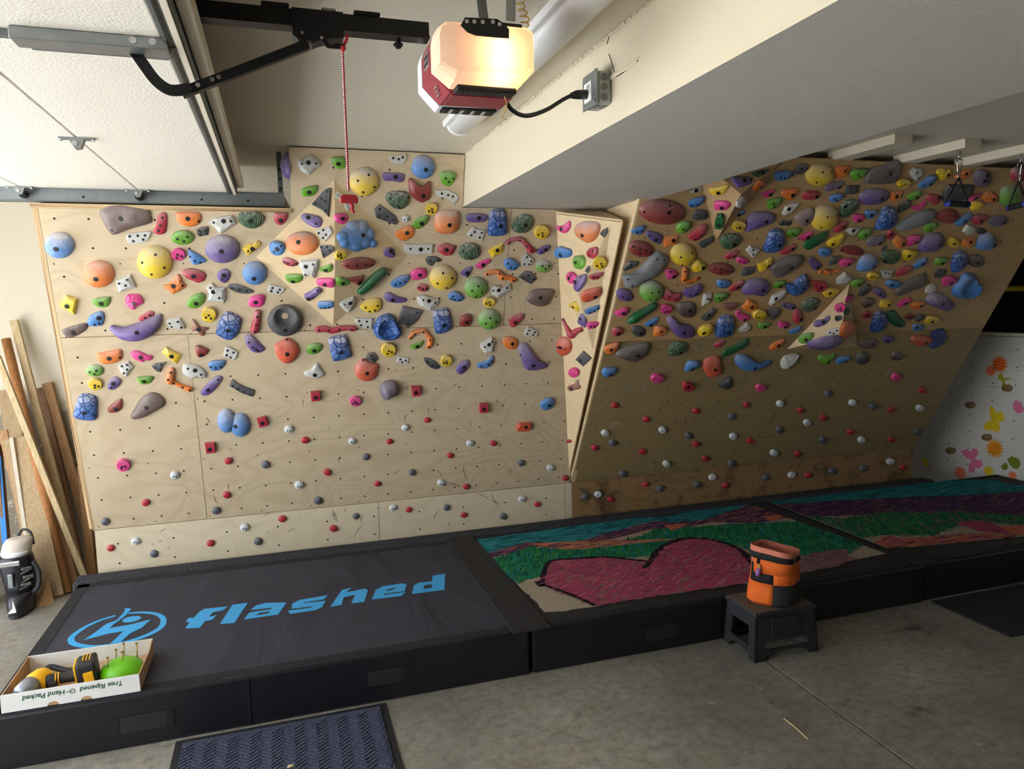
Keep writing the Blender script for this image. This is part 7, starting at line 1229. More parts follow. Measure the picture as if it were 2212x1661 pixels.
B;bd;slab;;24;P;4602,1724;73,0 79,-15 78,-29 69,-40 53,-47 32,-49 7,-46 -18,-39 -41,-28 -60,-15 -73,0 -79,15 -78,29 -69,40 -53,46 -32,49 -8,47 17,40 40,29 59,15;L-3,-4
B;re;slab;;18;P;4010,1651;-57,-30 -56,10 -6,39 51,39 57,10 20,-19 -22,-39;
B;ye;cup;;25;P;3765,1616;47,0 49,-10 47,-19 41,-26 30,-30 16,-32 1,-30 -14,-25 -28,-18 -39,-9 -47,1 -49,10 -47,19 -41,26 -30,30 -16,32 -1,30 14,25 28,18 39,10;S-15,-4 S5,2
B;gy;rock;;19;Q;3861,1631;-55,26 55,34 52,-15 35,-34 -8,-26;S-16,12 S17,6
B;gr;jug;;21;P;3666,1562;-51,0 -37,28 9,34 47,21 51,-12 12,-34 -29,-25;L13,-8
B;dk;rock;;20;Q;4328,1629;-53,12 -43,35 53,31 52,0 39,-35 -17,-31;
B;pk;jug;;25;P;4450,1569;-54,-9 -69,32 0,40 54,25 69,-4 46,-34 -19,-40;L11,-7
B;bl;shell;large split shell;52;P;4646,1533;-122,-39 -131,20 -109,72 -93,101 -13,95 27,60 43,30 107,17 131,-19 127,-67 83,-97 1,-101 -83,-79;
B;bl;jug;;20;P;3974,1550;-72,9 -60,35 14,28 72,-1 63,-27 9,-35 -40,-14;L-24,2
B;gb;slab;long pointed sloper;32;P;4137,1551;-107,-78 -113,-37 -66,20 6,65 65,87 96,47 113,-5 63,-34 -21,-61 -79,-87;
B;dk;rock;;21;Q;3752,1510;-36,-45 -43,7 -6,45 28,39 43,0 9,-45;
B;pu;slab;;14;P;3886,1488;-72,26 -49,43 11,25 68,-11 72,-43 22,-33 -38,-3;L9,-8
B;gy;slab;;18;P;4327,1514;-39,-30 -49,17 -21,37 35,22 49,-14 16,-37;
B;pu;dome;large kidney-shaped sloper;34;P;4475,1406;-150,22 -141,64 -88,78 -10,62 72,18 138,-26 150,-63 103,-78 18,-54 -73,-28 -126,-8;L-3,-1
B;br;jug;;24;P;3826,1409;-50,10 -40,41 11,40 48,19 50,-22 8,-41 -25,-26;L-2,0
B;ye;rock;;19;P;3988,1404;-51,-8 -50,28 5,32 51,20 41,-10 1,-32 -32,-32;L15,-4
B;pk;jug;;20;P;4141,1406;-50,-1 -26,22 24,39 50,30 48,-3 14,-26 -19,-39;L11,1
B;or;jug;;21;P;4276,1377;-56,2 -43,31 15,36 56,17 50,-13 16,-36 -27,-20;L23,8
B;re;jug;;17;P;3876,1318;-39,-3 -37,30 6,23 39,-5 26,-28 -16,-30;L-18,7
B;db;scale;;33;P;4008,1261;-43,-79 -71,2 -73,68 -38,88 17,60 63,4 73,-46 52,-82 8,-88;L30,-25
B;gt;slab;;23;P;4145,1275;-116,55 -92,73 -44,69 16,22 95,-24 116,-62 74,-73 2,-52 -63,-7;L39,-35
B;mr;jug;;17;P;4259,1289;45,-1 48,-10 46,-17 39,-23 29,-27 16,-28 1,-26 -14,-22 -27,-15 -38,-7 -45,1 -48,10 -46,18 -39,23 -29,27 -16,28 -1,26 13,22 27,16 38,8;L-8,4
B;dk;rock;;19;Q;4357,1279;-42,-13 -36,36 31,28 42,-3 6,-36;
B;ye;jug;;22;P;4484,1259;-65,-7 -59,30 1,35 55,15 65,-14 21,-35 -38,-30;L-6,-9
B;bl;jug;;18;P;4397,1194;-56,2 -60,34 -2,29 60,-5 33,-19 -7,-34;L-34,13
B;nb;plate;angular slab;20;Q;4624,1097;-30,-77 -28,-24 -86,50 -48,80 5,88 61,38 86,-22 66,-61 10,-88;L45,-19
B;ro;slab;;24;P;4488,1085;-109,10 -97,45 -12,44 78,23 109,-5 67,-42 -17,-45;L38,-15
B;br;slab;;24;P;4001,1078;79,8 84,-6 81,-19 70,-31 52,-39 28,-44 2,-44 -24,-40 -48,-32 -67,-21 -79,-7 -84,6 -81,20 -70,31 -52,39 -29,44 -3,44 23,40 47,32 66,21;L30,4
B;pu;jug;;19;P;4164,1101;-47,3 -36,34 12,32 47,6 44,-26 7,-34;L-5,1
B;bd;slab;;18;P;4335,955;-54,-14 -58,32 -21,40 58,-7 55,-33 -5,-40;
B;dk;slab;;24;P;4014,955;-58,-16 -56,36 -32,54 23,39 58,-2 50,-54 -4,-54;
B;gb;slab;long sloper;35;P;2127,1088;-117,-10 -83,37 2,66 92,73 117,40 98,-26 37,-73 -52,-47;L34,-8 S-38,-28
B;or;jug;;23;P;1974,1125;-49,-8 -34,24 36,48 49,15 37,-23 -7,-48;L-6,0
B;dg;brain;;27;P;2450,1106;-66,-14 -56,35 2,55 63,30 66,-15 23,-52 -41,-55;L20,-24
B;re;slab;;13;P;2757,1129;-40,-11 -24,17 28,29 40,9 22,-19 -20,-29;
B;gt;slab;slanted pipe-shaped hold;21;P;2897,1093;-86,-69 -87,-16 -21,21 43,64 70,69 87,22 28,-22 -38,-59;
B;or;slab;;17;P;3217,1101;-53,-18 -31,22 36,45 53,19 31,-16 -28,-45;L5,-1
B;bl;jug;;24;P;1999,942;-53,19 -32,40 41,36 53,7 35,-26 -9,-40 -40,-16;L12,-12
B;bl;jug;;27;P;2608,960;-50,-38 -52,38 24,43 52,9 35,-25 -15,-43;L-4,-18
B;ro;slab;tall block;35;P;2764,947;-81,11 -72,69 18,85 59,15 81,-64 2,-85 -48,-38;L7,-7
B;bl;slab;long curved hold;31;P;3074,965;-152,27 -145,73 -67,64 11,12 76,-3 135,15 152,-13 105,-47 32,-73 -41,-69 -116,-23;L21,-37
B;gy;rock;rough boulder;31;P;3373,959;-68,2 -49,49 43,61 68,31 45,-29 -4,-61 -43,-49;
B;gr;slab;;21;P;3689,965;-67,-11 -74,33 3,29 53,45 74,13 53,-23 -1,-45;L16,-21
B;bl;jug;;22;P;3843,948;-53,-14 -54,22 25,37 54,20 49,-12 12,-33 -32,-37;L28,-11
B;pk;cup;;30;P;2363,877;47,-3 49,-15 45,-25 37,-34 25,-38 11,-39 -5,-37 -19,-30 -32,-21 -42,-9 -48,3 -49,15 -45,26 -37,34 -25,38 -11,39 4,37 19,30 32,21 42,10;
B;re;cube;;30;Q;2614,799;-49,22 -32,39 15,32 49,-3 32,-39 -28,-28;L-5,9
B;dk;rock;;28;Q;2906,801;-58,1 -16,41 18,60 54,25 58,-38 19,-60 -28,-26;
B;pk;cup;;26;P;3221,743;41,-3 44,-14 42,-24 36,-31 26,-36 14,-37 0,-34 -13,-28 -25,-19 -35,-9 -41,3 -44,14 -42,24 -36,31 -26,36 -14,37 -1,34 13,28 25,19 35,9;
B;pk;cup;;27;P;4426,763;46,-3 51,-15 50,-25 44,-33 35,-38 21,-39 6,-36 -10,-30 -25,-20 -38,-9 -46,3 -51,15 -50,25 -44,33 -35,38 -21,39 -6,36 10,30 25,21 37,10;
V1L;ye;jug;;21;P;102,-235;-57,12 -43,26 -6,27 29,35 56,34 57,16 38,-10 8,-32 -13,-35 -45,-19;L-1,-6
V1L;pk;jug;;22;P;110,-335;-44,9 -38,34 4,35 30,28 48,5 24,-27 3,-35 -48,-22;L-1,-6
V1L;gt;cube;upright block;25;Q;82,-435;-9,48 22,52 30,29 20,-31 4,-52 -30,-40 -23,4;L-2,-17
V1R;gy;rock;;21;Q;-102,268;-76,-4 -51,32 13,36 76,15 19,-9 21,-36 -46,-34;
V1R;or;jug;;23;P;-33,383;-55,-33 -67,-2 -61,32 29,33 67,26 60,0 22,-33;L2,6
V1T;pu;slab;;16;P;288,-137;-71,23 -35,29 21,29 70,24 71,10 48,-12 -18,-29 -41,-18;L9,4 S50,10
V1T;dg;brain;;10;P;410,-82;-61,-9 -26,7 45,24 61,21 43,-1 6,-19 -23,-24;L9,0
V2L;pk;cup;;26;P;-51,-154;34,-1 32,-11 28,-20 21,-27 12,-31 1,-33 -9,-31 -19,-26 -27,-19 -32,-9 -34,1 -32,11 -28,20 -21,27 -11,31 -1,33 9,31 19,26 27,19 32,10;S1,-2 S-10,-14 S9,-17
V2L;pu;slab;;14;P;-159,-243;-51,-17 -38,8 5,14 35,39 51,34 50,11 22,-22 -17,-39 -44,-36;L9,-5
V2L;dk;plate;;6;P;-57,-225;-25,1 -16,18 15,20 25,5 16,-12 -11,-20;L-8,0
V2L;gy;plate;;8;Q;-91,-315;-45,-6 -22,15 43,32 45,-11 -9,-32 -28,-27;S-15,-4 S8,-10 S28,8
V2L;gr;jug;;20;P;-255,-356;-49,-10 -34,20 5,34 41,36 49,23 38,-11 3,-36 -32,-36;L1,-12
V2R;or;jug;rounded block;39;P;122,-306;-150,-10 -135,44 -84,62 23,46 147,4 150,-27 53,-62 -73,-56;
V2R;pk;jug;;16;P;46,-98;-72,-10 -51,19 44,25 72,6 29,-19 -41,-25;
V2R;gt;jug;;15;P;43,-184;-57,-3 -15,21 46,20 57,-1 18,-21 -31,-20;
V2B;pu;slab;long rail;51;P;219,132;-135,-34 -129,44 -56,93 33,97 91,58 135,-25 94,-92 -34,-97;
M;bt;chip;;25;P;-4470,971;48,5 40,-15 17,-29 -13,-32 -38,-23 -48,-5 -40,15 -16,29 13,32 38,23;S-24,1
M;bt;chip;;25;P;-4803,785;49,6 41,-14 17,-28 -13,-32 -39,-24 -49,-6 -41,14 -17,29 14,32 39,24;S-22,-4
M;bt;chip;;25;P;-4628,525;49,8 41,-12 17,-28 -13,-33 -38,-26 -49,-8 -41,12 -17,28 14,33 39,26;S-24,-3
M;bt;chip;;25;P;-4976,342;51,10 43,-11 18,-27 -14,-34 -40,-27 -51,-10 -42,11 -17,28 15,34 41,27;S-21,0
SU;pu;dome;round dome on the outer edge;45;P;-4120,2508;72,0 67,28 51,51 28,67 0,72 -28,67 -51,51 -67,28 -72,0 -67,-28 -51,-51 -28,-67 0,-72 28,-67 51,-51 67,-28;
SL;bl;dome;round dome on the outer edge;48;P;-4275,2097;55,0 51,21 39,39 21,51 0,55 -21,51 -39,39 -51,21 -55,0 -51,-21 -39,-39 -21,-51 0,-55 21,-51 39,-39 51,-21;
A;gc;chip;;17;P;-1023,51;23,5 20,-12 9,-24 -5,-27 -17,-20 -23,-5 -20,12 -9,24 5,27 17,20;S1,-2
A;gc;chip;;18;P;-421,53;25,1 21,-16 9,-27 -7,-28 -20,-18 -25,-1 -21,16 -9,27 7,28 19,18;S0,-2
A;gc;chip;;19;P;-118,342;25,-2 20,-18 7,-27 -9,-26 -21,-15 -25,2 -20,18 -7,27 9,26 21,15;S0,-3
A;gc;chip;;20;P;180,54;27,-6 20,-23 5,-30 -12,-26 -24,-12 -27,7 -20,23 -5,30 12,26 24,12;S-1,-2
K;gc;chip;;17;P;-783,305;23,4 21,-11 11,-22 -3,-25 -17,-18 -23,-4 -21,11 -11,22 3,25 17,18;S1,-4
K;gc;chip;;19;P;-192,310;26,1 22,-15 10,-25 -6,-25 -20,-16 -26,-1 -22,15 -10,25 6,25 20,16;S0,-4
A;rc;chip;;16;P;-797,154;23,5 20,-10 9,-21 -5,-24 -17,-18 -23,-5 -20,10 -9,21 5,24 17,18;
A;rc;chip;;17;P;-326,387;24,2 20,-12 8,-22 -6,-23 -19,-15 -24,-2 -20,12 -8,22 6,23 19,15;
A;rc;chip;;17;P;119,488;25,-2 20,-15 7,-23 -8,-22 -21,-13 -25,2 -20,15 -7,23 8,22 21,13;
A;rc;chip;;17;P;-351,156;24,-6 17,-19 4,-25 -11,-21 -22,-9 -24,6 -17,19 -4,25 11,21 21,9;
A;rc;chip;;18;P;244,253;25,-9 17,-22 3,-26 -13,-20 -24,-6 -25,10 -17,22 -3,26 13,20 24,6;
K;rc;chip;;16;P;-1009,369;22,4 20,-9 10,-19 -4,-21 -16,-16 -22,-4 -20,9 -10,19 4,21 16,16;
K;rc;chip;;16;P;-465,332;24,1 20,-12 9,-21 -6,-21 -19,-14 -24,-1 -20,12 -9,21 6,21 19,14;
K;rc;chip;;17;P;-41,438;26,-2 20,-15 7,-22 -9,-21 -21,-11 -26,2 -20,15 -7,22 9,21 21,11;
K;rc;chip;;17;P;269,340;26,-6 19,-18 5,-23 -11,-20 -23,-8 -26,6 -19,18 -5,23 11,20 23,8;
A;wh;chip;;19;P;-625,322;26,6 23,-11 11,-24 -5,-27 -19,-20 -26,-6 -23,11 -11,24 5,27 19,20;S-7,-2 S8,-3
A;wh;chip;;20;P;28,570;28,2 24,-14 11,-25 -7,-26 -21,-18 -28,-2 -24,14 -11,25 7,26 21,18;S-9,-2 S8,-3
A;wh;chip;;21;P;71,180;29,-2 23,-19 8,-28 -10,-27 -24,-15 -29,3 -23,19 -8,28 10,27 24,15;S-9,-1 S8,-3
K;wh;chip;;19;P;-265,408;28,5 25,-11 13,-23 -4,-26 -20,-19 -28,-5 -25,11 -13,23 4,26 20,19;S-8,-3 S8,-5
K;wh;chip;;18;P;-874,394;26,1 22,-14 9,-23 -7,-24 -20,-15 -26,-1 -22,14 -9,23 7,24 20,15;S-7,-3 S9,-5
A;gc;chip;;16;P;483,339;22,5 21,-10 12,-21 -2,-24 -15,-18 -22,-5 -21,10 -12,21 2,24 15,18;S-1,-2
A;gc;chip;;17;P;780,197;23,1 21,-14 11,-23 -4,-24 -17,-16 -23,-1 -21,14 -11,23 4,24 17,16;S-1,-2
A;gc;chip;;18;P;1531,194;26,-2 23,-17 10,-25 -6,-24 -20,-14 -26,2 -23,17 -10,25 6,24 20,14;S-2,-2
K;gc;chip;;16;P;413,404;22,4 21,-10 11,-20 -3,-22 -15,-16 -22,-4 -21,10 -11,20 3,22 15,16;S-1,-4
K;gc;chip;;17;P;1014,398;25,1 21,-13 10,-22 -5,-22 -18,-14 -25,-1 -21,13 -10,22 5,22 18,14;S-2,-4
K;gc;chip;;17;P;1411,294;26,-2 21,-16 8,-23 -8,-22 -21,-12 -26,2 -21,16 -8,23 8,22 21,12;S-2,-4
A;rc;chip;;15;P;871,568;22,5 21,-8 12,-17 -2,-20 -15,-16 -22,-5 -21,8 -12,17 2,20 14,16;
A;rc;chip;;15;P;633,435;22,2 19,-11 9,-19 -4,-20 -16,-13 -22,-2 -19,11 -9,19 4,20 16,13;
A;rc;chip;;15;P;556,136;23,-2 18,-14 7,-21 -7,-20 -18,-11 -23,2 -18,14 -7,21 7,20 18,11;
A;rc;chip;;15;P;1031,298;24,-5 19,-16 6,-22 -9,-19 -20,-8 -24,5 -19,16 -6,22 8,19 20,8;
A;rc;chip;;15;P;1323,363;24,-8 18,-19 4,-22 -11,-17 -22,-6 -24,8 -18,19 -5,22 10,17 22,6;
A;rc;chip;;16;P;1152,49;24,2 22,-11 12,-21 -3,-22 -17,-15 -24,-2 -22,12 -12,21 3,22 17,15;
A;rc;chip;;17;P;1874,40;27,-1 24,-15 12,-23 -5,-22 -20,-13 -27,1 -24,15 -12,23 5,22 20,13;
K;rc;chip;;15;P;759,411;23,4 21,-8 11,-17 -3,-20 -16,-14 -23,-4 -21,8 -11,17 3,20 16,14;
K;rc;chip;;15;P;1132,334;24,1 21,-11 10,-19 -5,-19 -18,-12 -24,-1 -21,11 -10,19 5,19 18,12;
K;rc;chip;;15;P;1664,353;26,-2 21,-14 8,-20 -8,-19 -21,-10 -26,2 -21,14 -8,20 8,19 21,10;
A;wh;chip;;17;P;399,458;24,5 22,-9 12,-20 -3,-23 -16,-18 -24,-5 -22,9 -12,20 3,23 16,18;S-8,-1 S6,-3
A;wh;chip;;17;P;731,525;25,2 22,-12 11,-22 -5,-23 -18,-15 -25,-2 -22,12 -11,22 5,23 18,15;S-9,-2 S6,-3
A;wh;chip;;18;P;1161,376;27,-2 23,-16 10,-24 -7,-23 -21,-13 -27,2 -23,16 -10,24 7,23 21,13;S-10,-1 S6,-3
A;wh;chip;;18;P;977,98;27,-6 21,-20 7,-26 -10,-22 -23,-10 -27,6 -21,20 -7,26 10,22 23,10;S-10,-1 S6,-3
A;wh;chip;;18;P;1751,135;30,-10 22,-23 6,-27 -12,-21 -26,-7 -30,10 -22,23 -6,27 12,21 26,7;S-12,-1 S6,-3
K;wh;chip;;17;P;656,436;25,4 23,-10 12,-20 -3,-22 -18,-17 -25,-4 -23,10 -12,20 3,22 18,17;S-9,-3 S7,-4
K;wh;chip;;18;P;1551,403;29,1 25,-13 12,-22 -6,-23 -22,-15 -29,-1 -25,13 -12,22 6,23 22,15;S-11,-3 S6,-5
B;rc;chip;;18;P;2105,671;25,6 27,-10 19,-22 3,-26 -13,-19 -25,-6 -27,10 -19,22 -3,26 13,20;
B;rc;chip;;18;P;2755,572;28,2 30,-14 20,-25 2,-26 -16,-18 -29,-2 -30,14 -20,25 -3,26 16,18;
B;rc;chip;;18;P;3161,596;31,-2 32,-18 20,-27 0,-26 -19,-15 -32,2 -32,18 -20,27 0,26 19,15;
B;rc;chip;;18;P;3665,505;35,-6 34,-22 20,-29 -2,-25 -23,-12 -35,7 -34,22 -20,29 2,25 23,12;
B;rc;chip;;19;P;3914,414;38,-11 35,-26 18,-31 -5,-24 -27,-8 -38,11 -35,26 -18,31 5,24 27,8;
B;rc;chip;;18;P;2377,530;27,3 28,-13 19,-24 2,-26 -15,-18 -27,-3 -28,13 -19,24 -2,26 15,18;
B;rc;chip;;20;P;4550,441;37,-1 41,-19 29,-30 6,-29 -19,-17 -37,1 -41,19 -29,30 -6,29 19,17;
B;rc;chip;;19;P;2853,260;32,-6 31,-22 17,-29 -3,-26 -22,-12 -32,6 -31,22 -17,29 3,26 22,13;
B;rc;chip;;19;P;3322,247;36,-10 32,-25 17,-31 -6,-24 -25,-9 -36,10 -32,25 -17,31 5,25 25,9;
B;rc;chip;;21;P;4251,245;33,5 39,-15 31,-29 10,-32 -14,-22 -33,-5 -39,15 -31,29 -10,32 14,22;
B;rc;chip;;19;P;2423,237;29,0 29,-17 18,-27 0,-27 -18,-17 -29,0 -29,17 -18,27 0,27 18,17;
B;rc;chip;;19;P;2983,109;33,-5 32,-22 19,-30 -2,-27 -22,-14 -33,5 -32,22 -19,30 2,27 21,14;
B;rc;chip;;20;P;4724,124;43,-10 42,-27 25,-34 -1,-28 -27,-11 -43,10 -42,27 -25,34 1,28 27,11;
B;rc;chip;;21;P;3828,63;31,6 37,-14 29,-29 10,-32 -13,-23 -31,-6 -37,14 -29,29 -10,32 13,24;
B;rc;chip;;18;P;2037,310;27,1 27,-15 17,-26 0,-27 -17,-17 -27,-1 -27,15 -17,26 0,27 17,17;
B;rc;chip;;19;P;4771,614;38,-2 41,-20 28,-29 5,-28 -21,-15 -38,3 -41,20 -28,29 -5,28 21,16;
B;wh;chip;;22;P;3453,586;32,8 38,-13 30,-28 10,-33 -14,-25 -32,-7 -38,13 -30,28 -10,33 13,25;S-17,0
B;wh;chip;;22;P;4127,542;37,3 43,-18 32,-32 9,-33 -18,-22 -38,-3 -43,18 -32,32 -9,33 17,22;S-20,0
B;wh;chip;;20;P;2088,436;32,-2 30,-20 17,-30 -3,-29 -21,-16 -32,2 -30,20 -17,30 3,29 21,17;S-13,1
B;wh;chip;;20;P;2534,422;35,-7 32,-24 16,-32 -5,-28 -25,-13 -35,7 -32,24 -17,32 5,28 24,13;S-14,1
B;wh;chip;;21;P;3783,378;43,-13 39,-30 20,-36 -6,-28 -30,-9 -43,13 -39,30 -20,36 6,28 30,9;S-18,1
B;wh;chip;;22;P;3153,307;34,4 38,-17 27,-31 6,-34 -17,-23 -34,-3 -38,17 -27,31 -6,34 17,23;S-17,1
B;wh;chip;;24;P;4410,149;42,-2 47,-24 33,-37 7,-36 -22,-21 -42,2 -47,24 -33,37 -7,36 22,21;S-22,2
B;wh;chip;;23;P;3594,100;41,-7 40,-27 24,-37 -1,-32 -26,-15 -41,7 -40,27 -24,37 1,32 26,16;S-19,2
B;wh;chip;;21;P;2659,93;37,-12 33,-29 15,-36 -8,-28 -28,-10 -37,12 -32,29 -15,36 7,28 28,10;S-15,1
B;wh;chip;;23;P;4841,438;38,6 48,-17 39,-33 15,-36 -15,-26 -38,-5 -48,17 -39,33 -15,36 14,26;S-22,1
B;gc;chip;;21;P;3851,646;30,7 38,-13 31,-29 13,-33 -11,-24 -30,-7 -38,14 -31,29 -13,33 10,25;S-6,-1
B;gc;chip;;21;P;4345,488;35,3 42,-19 32,-33 11,-34 -15,-22 -35,-2 -42,19 -32,33 -11,34 15,23;S-7,-1
B;gc;chip;;20;P;3074,497;32,-2 33,-21 21,-32 1,-30 -19,-17 -32,2 -33,21 -21,32 -2,30 19,18;S-5,-1
B;gc;chip;;20;P;2765,344;33,-7 31,-25 17,-33 -3,-29 -22,-14 -33,7 -31,25 -17,33 3,29 22,14;S-4,0
B;gc;chip;;21;P;3547,332;38,-11 34,-29 18,-35 -6,-28 -27,-10 -38,12 -34,29 -18,35 5,28 27,10;S-6,-1
B;gc;chip;;20;P;2165,342;28,3 29,-16 20,-29 3,-31 -15,-21 -28,-3 -29,16 -20,29 -3,31 15,21;S-4,0
B;gc;chip;;22;P;4015,183;37,-1 41,-23 29,-36 6,-35 -19,-20 -37,2 -41,23 -29,36 -7,35 19,21;S-7,0
B;gc;chip;;21;P;3239,30;36,-7 35,-27 21,-37 -1,-32 -23,-16 -36,7 -35,27 -21,37 1,32 23,16;S-6,0
B;gc;chip;;22;P;4972,177;46,-12 46,-32 28,-39 -1,-32 -29,-12 -46,12 -46,32 -28,39 0,32 28,13;S-9,0
B;gc;chip;;21;P;2318,36;28,4 31,-17 22,-32 5,-34 -15,-24 -29,-4 -31,17 -22,32 -5,34 15,24;S-4,0
K;rc;chip;;17;P;2511,415;29,4 27,-10 15,-20 -3,-23 -20,-17 -29,-4 -27,10 -15,20 3,23 20,17;
K;rc;chip;;18;P;3195,343;32,1 29,-13 14,-22 -6,-23 -24,-15 -32,-1 -29,13 -14,22 6,23 24,15;
K;rc;chip;;19;P;3961,351;36,-3 29,-17 12,-24 -10,-22 -28,-12 -36,3 -29,17 -12,24 10,22 28,12;
K;rc;chip;;20;P;4922,331;39,-7 31,-20 10,-26 -14,-22 -33,-9 -39,7 -31,20 -10,26 14,22 33,9;
K;rc;chip;;17;P;2227,331;28,-9 20,-20 4,-23 -14,-17 -26,-5 -28,9 -20,20 -4,23 14,17 26,5;
K;gc;chip;;20;P;2632,370;30,4 29,-12 17,-24 -2,-26 -20,-19 -30,-4 -29,12 -17,24 2,26 20,19;S-5,-4
K;gc;chip;;20;P;2943,370;32,1 29,-15 14,-25 -6,-26 -23,-17 -32,-1 -29,15 -14,25 6,26 23,17;S-5,-4
K;gc;chip;;21;P;3559,367;35,-3 29,-19 12,-27 -10,-26 -28,-14 -35,3 -29,19 -12,27 10,26 27,14;S-7,-4
K;gc;chip;;21;P;4194,362;37,-7 29,-22 9,-29 -14,-25 -32,-11 -37,7 -29,22 -9,29 14,25 32,11;S-8,-4
K;gc;chip;;22;P;4507,356;38,-10 27,-25 5,-30 -18,-23 -35,-8 -38,10 -27,25 -5,30 18,23 35,8;S-9,-4
K;gc;chip;;19;P;2029,370;29,2 26,-14 13,-24 -5,-25 -21,-17 -29,-2 -26,14 -13,24 5,25 21,17;S-4,-4
K;wh;chip;;21;P;3080,417;35,5 33,-12 19,-24 -3,-27 -24,-20 -35,-5 -33,12 -19,24 3,27 24,20;S-17,-3
K;wh;chip;;21;P;3804,368;39,1 35,-16 17,-27 -7,-27 -28,-17 -39,-1 -35,16 -17,27 7,27 28,18;S-19,-3
K;wh;chip;;23;P;4786,392;44,-3 37,-20 15,-29 -12,-27 -34,-15 -44,3 -37,20 -16,29 11,27 34,15;S-23,-3
K;wh;chip;;19;P;2131,378;33,-6 24,-20 7,-26 -13,-22 -28,-10 -33,6 -25,20 -7,26 13,22 28,10;S-14,-3"""
PROF = {'dome': [(math.cos(a*PI/180), math.sin(a*PI/180)) for a in (0,14,30,46,62,76,86)],
        'slab': [((1-t**2.4)**(1/2.4), t) for t in (0,.3,.55,.75,.88,.96,.993)]}
PROF['jug'] = PROF['slab']; PROF['horn'] = PROF['dome']; PROF['brain'] = PROF['slab']; PROF['scale'] = PROF['slab']; PROF['wing'] = PROF['slab']; PROF['chip'] = [(1,0),(.97,.35),(.85,.7),(.6,.95)]; PROF['pocket'] = PROF['dome']
PROF['cup'] = [(1,0),(1,.4),(.97,.7),(.9,.86)]
PROF['rock'] = [(1,0),(.9,.55),(.55,.95)]; PROF['plate'] = [(1,0),(.97,.75),(.88,1)]; PROF['cube'] = [(1,0),(.97,.88),(.9,1)]
PROF['shell'] = [(1,0),(.97,.35),(.88,.75),(.74,1),(.6,.85),(.45,.5),(.25,.28)]
def hold_mesh(kind, sh, body, h, seed):
    rnd = random.Random(seed); V = []; F = []
    if sh == 'T':
        sp = [tuple(map(float, q.split(','))) for q in body.split()]
        P = smooth_path([(x/1e3, y/1e3, r/1e3) for x, y, r in sp], 4); n = 10; rings = []
        def ring(c, d, r, hh):
            sd = Vector((-d.y, d.x, 0)); return [c+sd*r*math.cos(2*PI*k/n)+Vector((0,0,hh+r*.85*math.sin(2*PI*k/n))) for k in range(n)]
        for i, q in enumerate(P):
            d = P[min(i+1, len(P)-1)]-P[max(i-1, 0)]; d.z = 0; d.normalize(); c = Vector((q.x, q.y, 0)); r = q.z
            if i == 0:
                for e in (.98, .8, .45): rings.append(ring(c-d*r*e*.9, d, r*math.sqrt(1-e*e)+.0004, r*.35))
            rings.append(ring(c, d, r, r*.35))
            if i == len(P)-1:
                for e in (.45, .8, .98): rings.append(ring(c+d*r*e*.9, d, r*math.sqrt(1-e*e)+.0004, r*.35))
        b = MB().loft(rings); return [tuple(p) for p in b.v], b.f, True
    for body_ in body.split('/'):
        pts = [Vector((*[float(a)/1e3 for a in q.split(',')], 0)) for q in body_.split()]
        if sh in 'PM': pts = smooth_path(pts, 2 if len(pts) > 9 else 3, True)
        ar = sum(p.x*q.y-q.x*p.y for p, q in zip(pts, pts[1:]+pts[:1]))/2
        if ar < 0: pts = pts[::-1]
        c = sum(pts, Vector())/len(pts); R = math.sqrt(abs(ar)/PI); n = len(pts)
        pr = PROF.get(kind, PROF['dome']); off = Vector((0, R*{'jug': .22, 'cup': .02, 'chip': .1}.get(kind, 0), 0)); n0 = len(V)
        sharp = sh == 'Q' or kind in ('rock', 'plate', 'cube')
        if kind == 'donut': pr = [(1,0),(.99,.3),(.93,.62),(.82,.88),(.7,1),(.62,.97),(.5,.7),(.36,.4),(.2,.3)]
        jit = [rnd.uniform(-.18, .12) for _ in range(n)]
        for ri, (s, t_) in enumerate(pr):
            o = off*t_
            if kind == 'donut': o = Vector((R*.03, R*.30*max(0, min(1, (.95-s)/.3)), 0))
            for k, p in enumerate(pts):
                q = c+(p-c)*s+o; z = h*t_
                if kind == 'rock' and ri: z *= 1+jit[k]*(1.4 if ri == 1 else .8); q += Vector((rnd.uniform(-.06, .06), rnd.uniform(-.06, .06), 0))*R
                if kind == 'plate' and ri: z *= 1+jit[k]*.5
                if kind == 'cup' and ri >= 2: z = h*t_*(.80+.28*(p-c).y/R)
                if kind == 'wing' and ri: a = math.atan2((p-c).y, (p-c).x); z *= 1-.22*(.5+.5*math.cos(7*a))*min(1, s*1.4)
                if kind in ('jug',) and ri: z *= 1+.18*(p-c).y/R
                if kind == 'slab' and ri: z *= 1+.25*noise.noise(Vector((q.x*14, q.y*14, seed)))
                V.append((q.x, q.y, z))
            if ri: F += [(n0+(ri-1)*n+k, n0+(ri-1)*n+(k+1) % n, n0+ri*n+(k+1) % n, n0+ri*n+k) for k in range(n)]
        last = V[n0+(len(pr)-1)*n:]; zc = sum(p[2] for p in last)/n*(1.0 if kind in ('cup', 'plate', 'cube', 'donut', 'shell') else 1.03)
        lc = (sum(p[0] for p in last)/n, sum(p[1] for p in last)/n, zc); V.append(lc); ci = len(V)-1; b0 = n0+(len(pr)-1)*n
        F += [(b0+k, b0+(k+1) % n, ci) for k in range(n)]; F.append(tuple(n0+k for k in range(n-1, -1, -1)))
    return V, F, not sharp
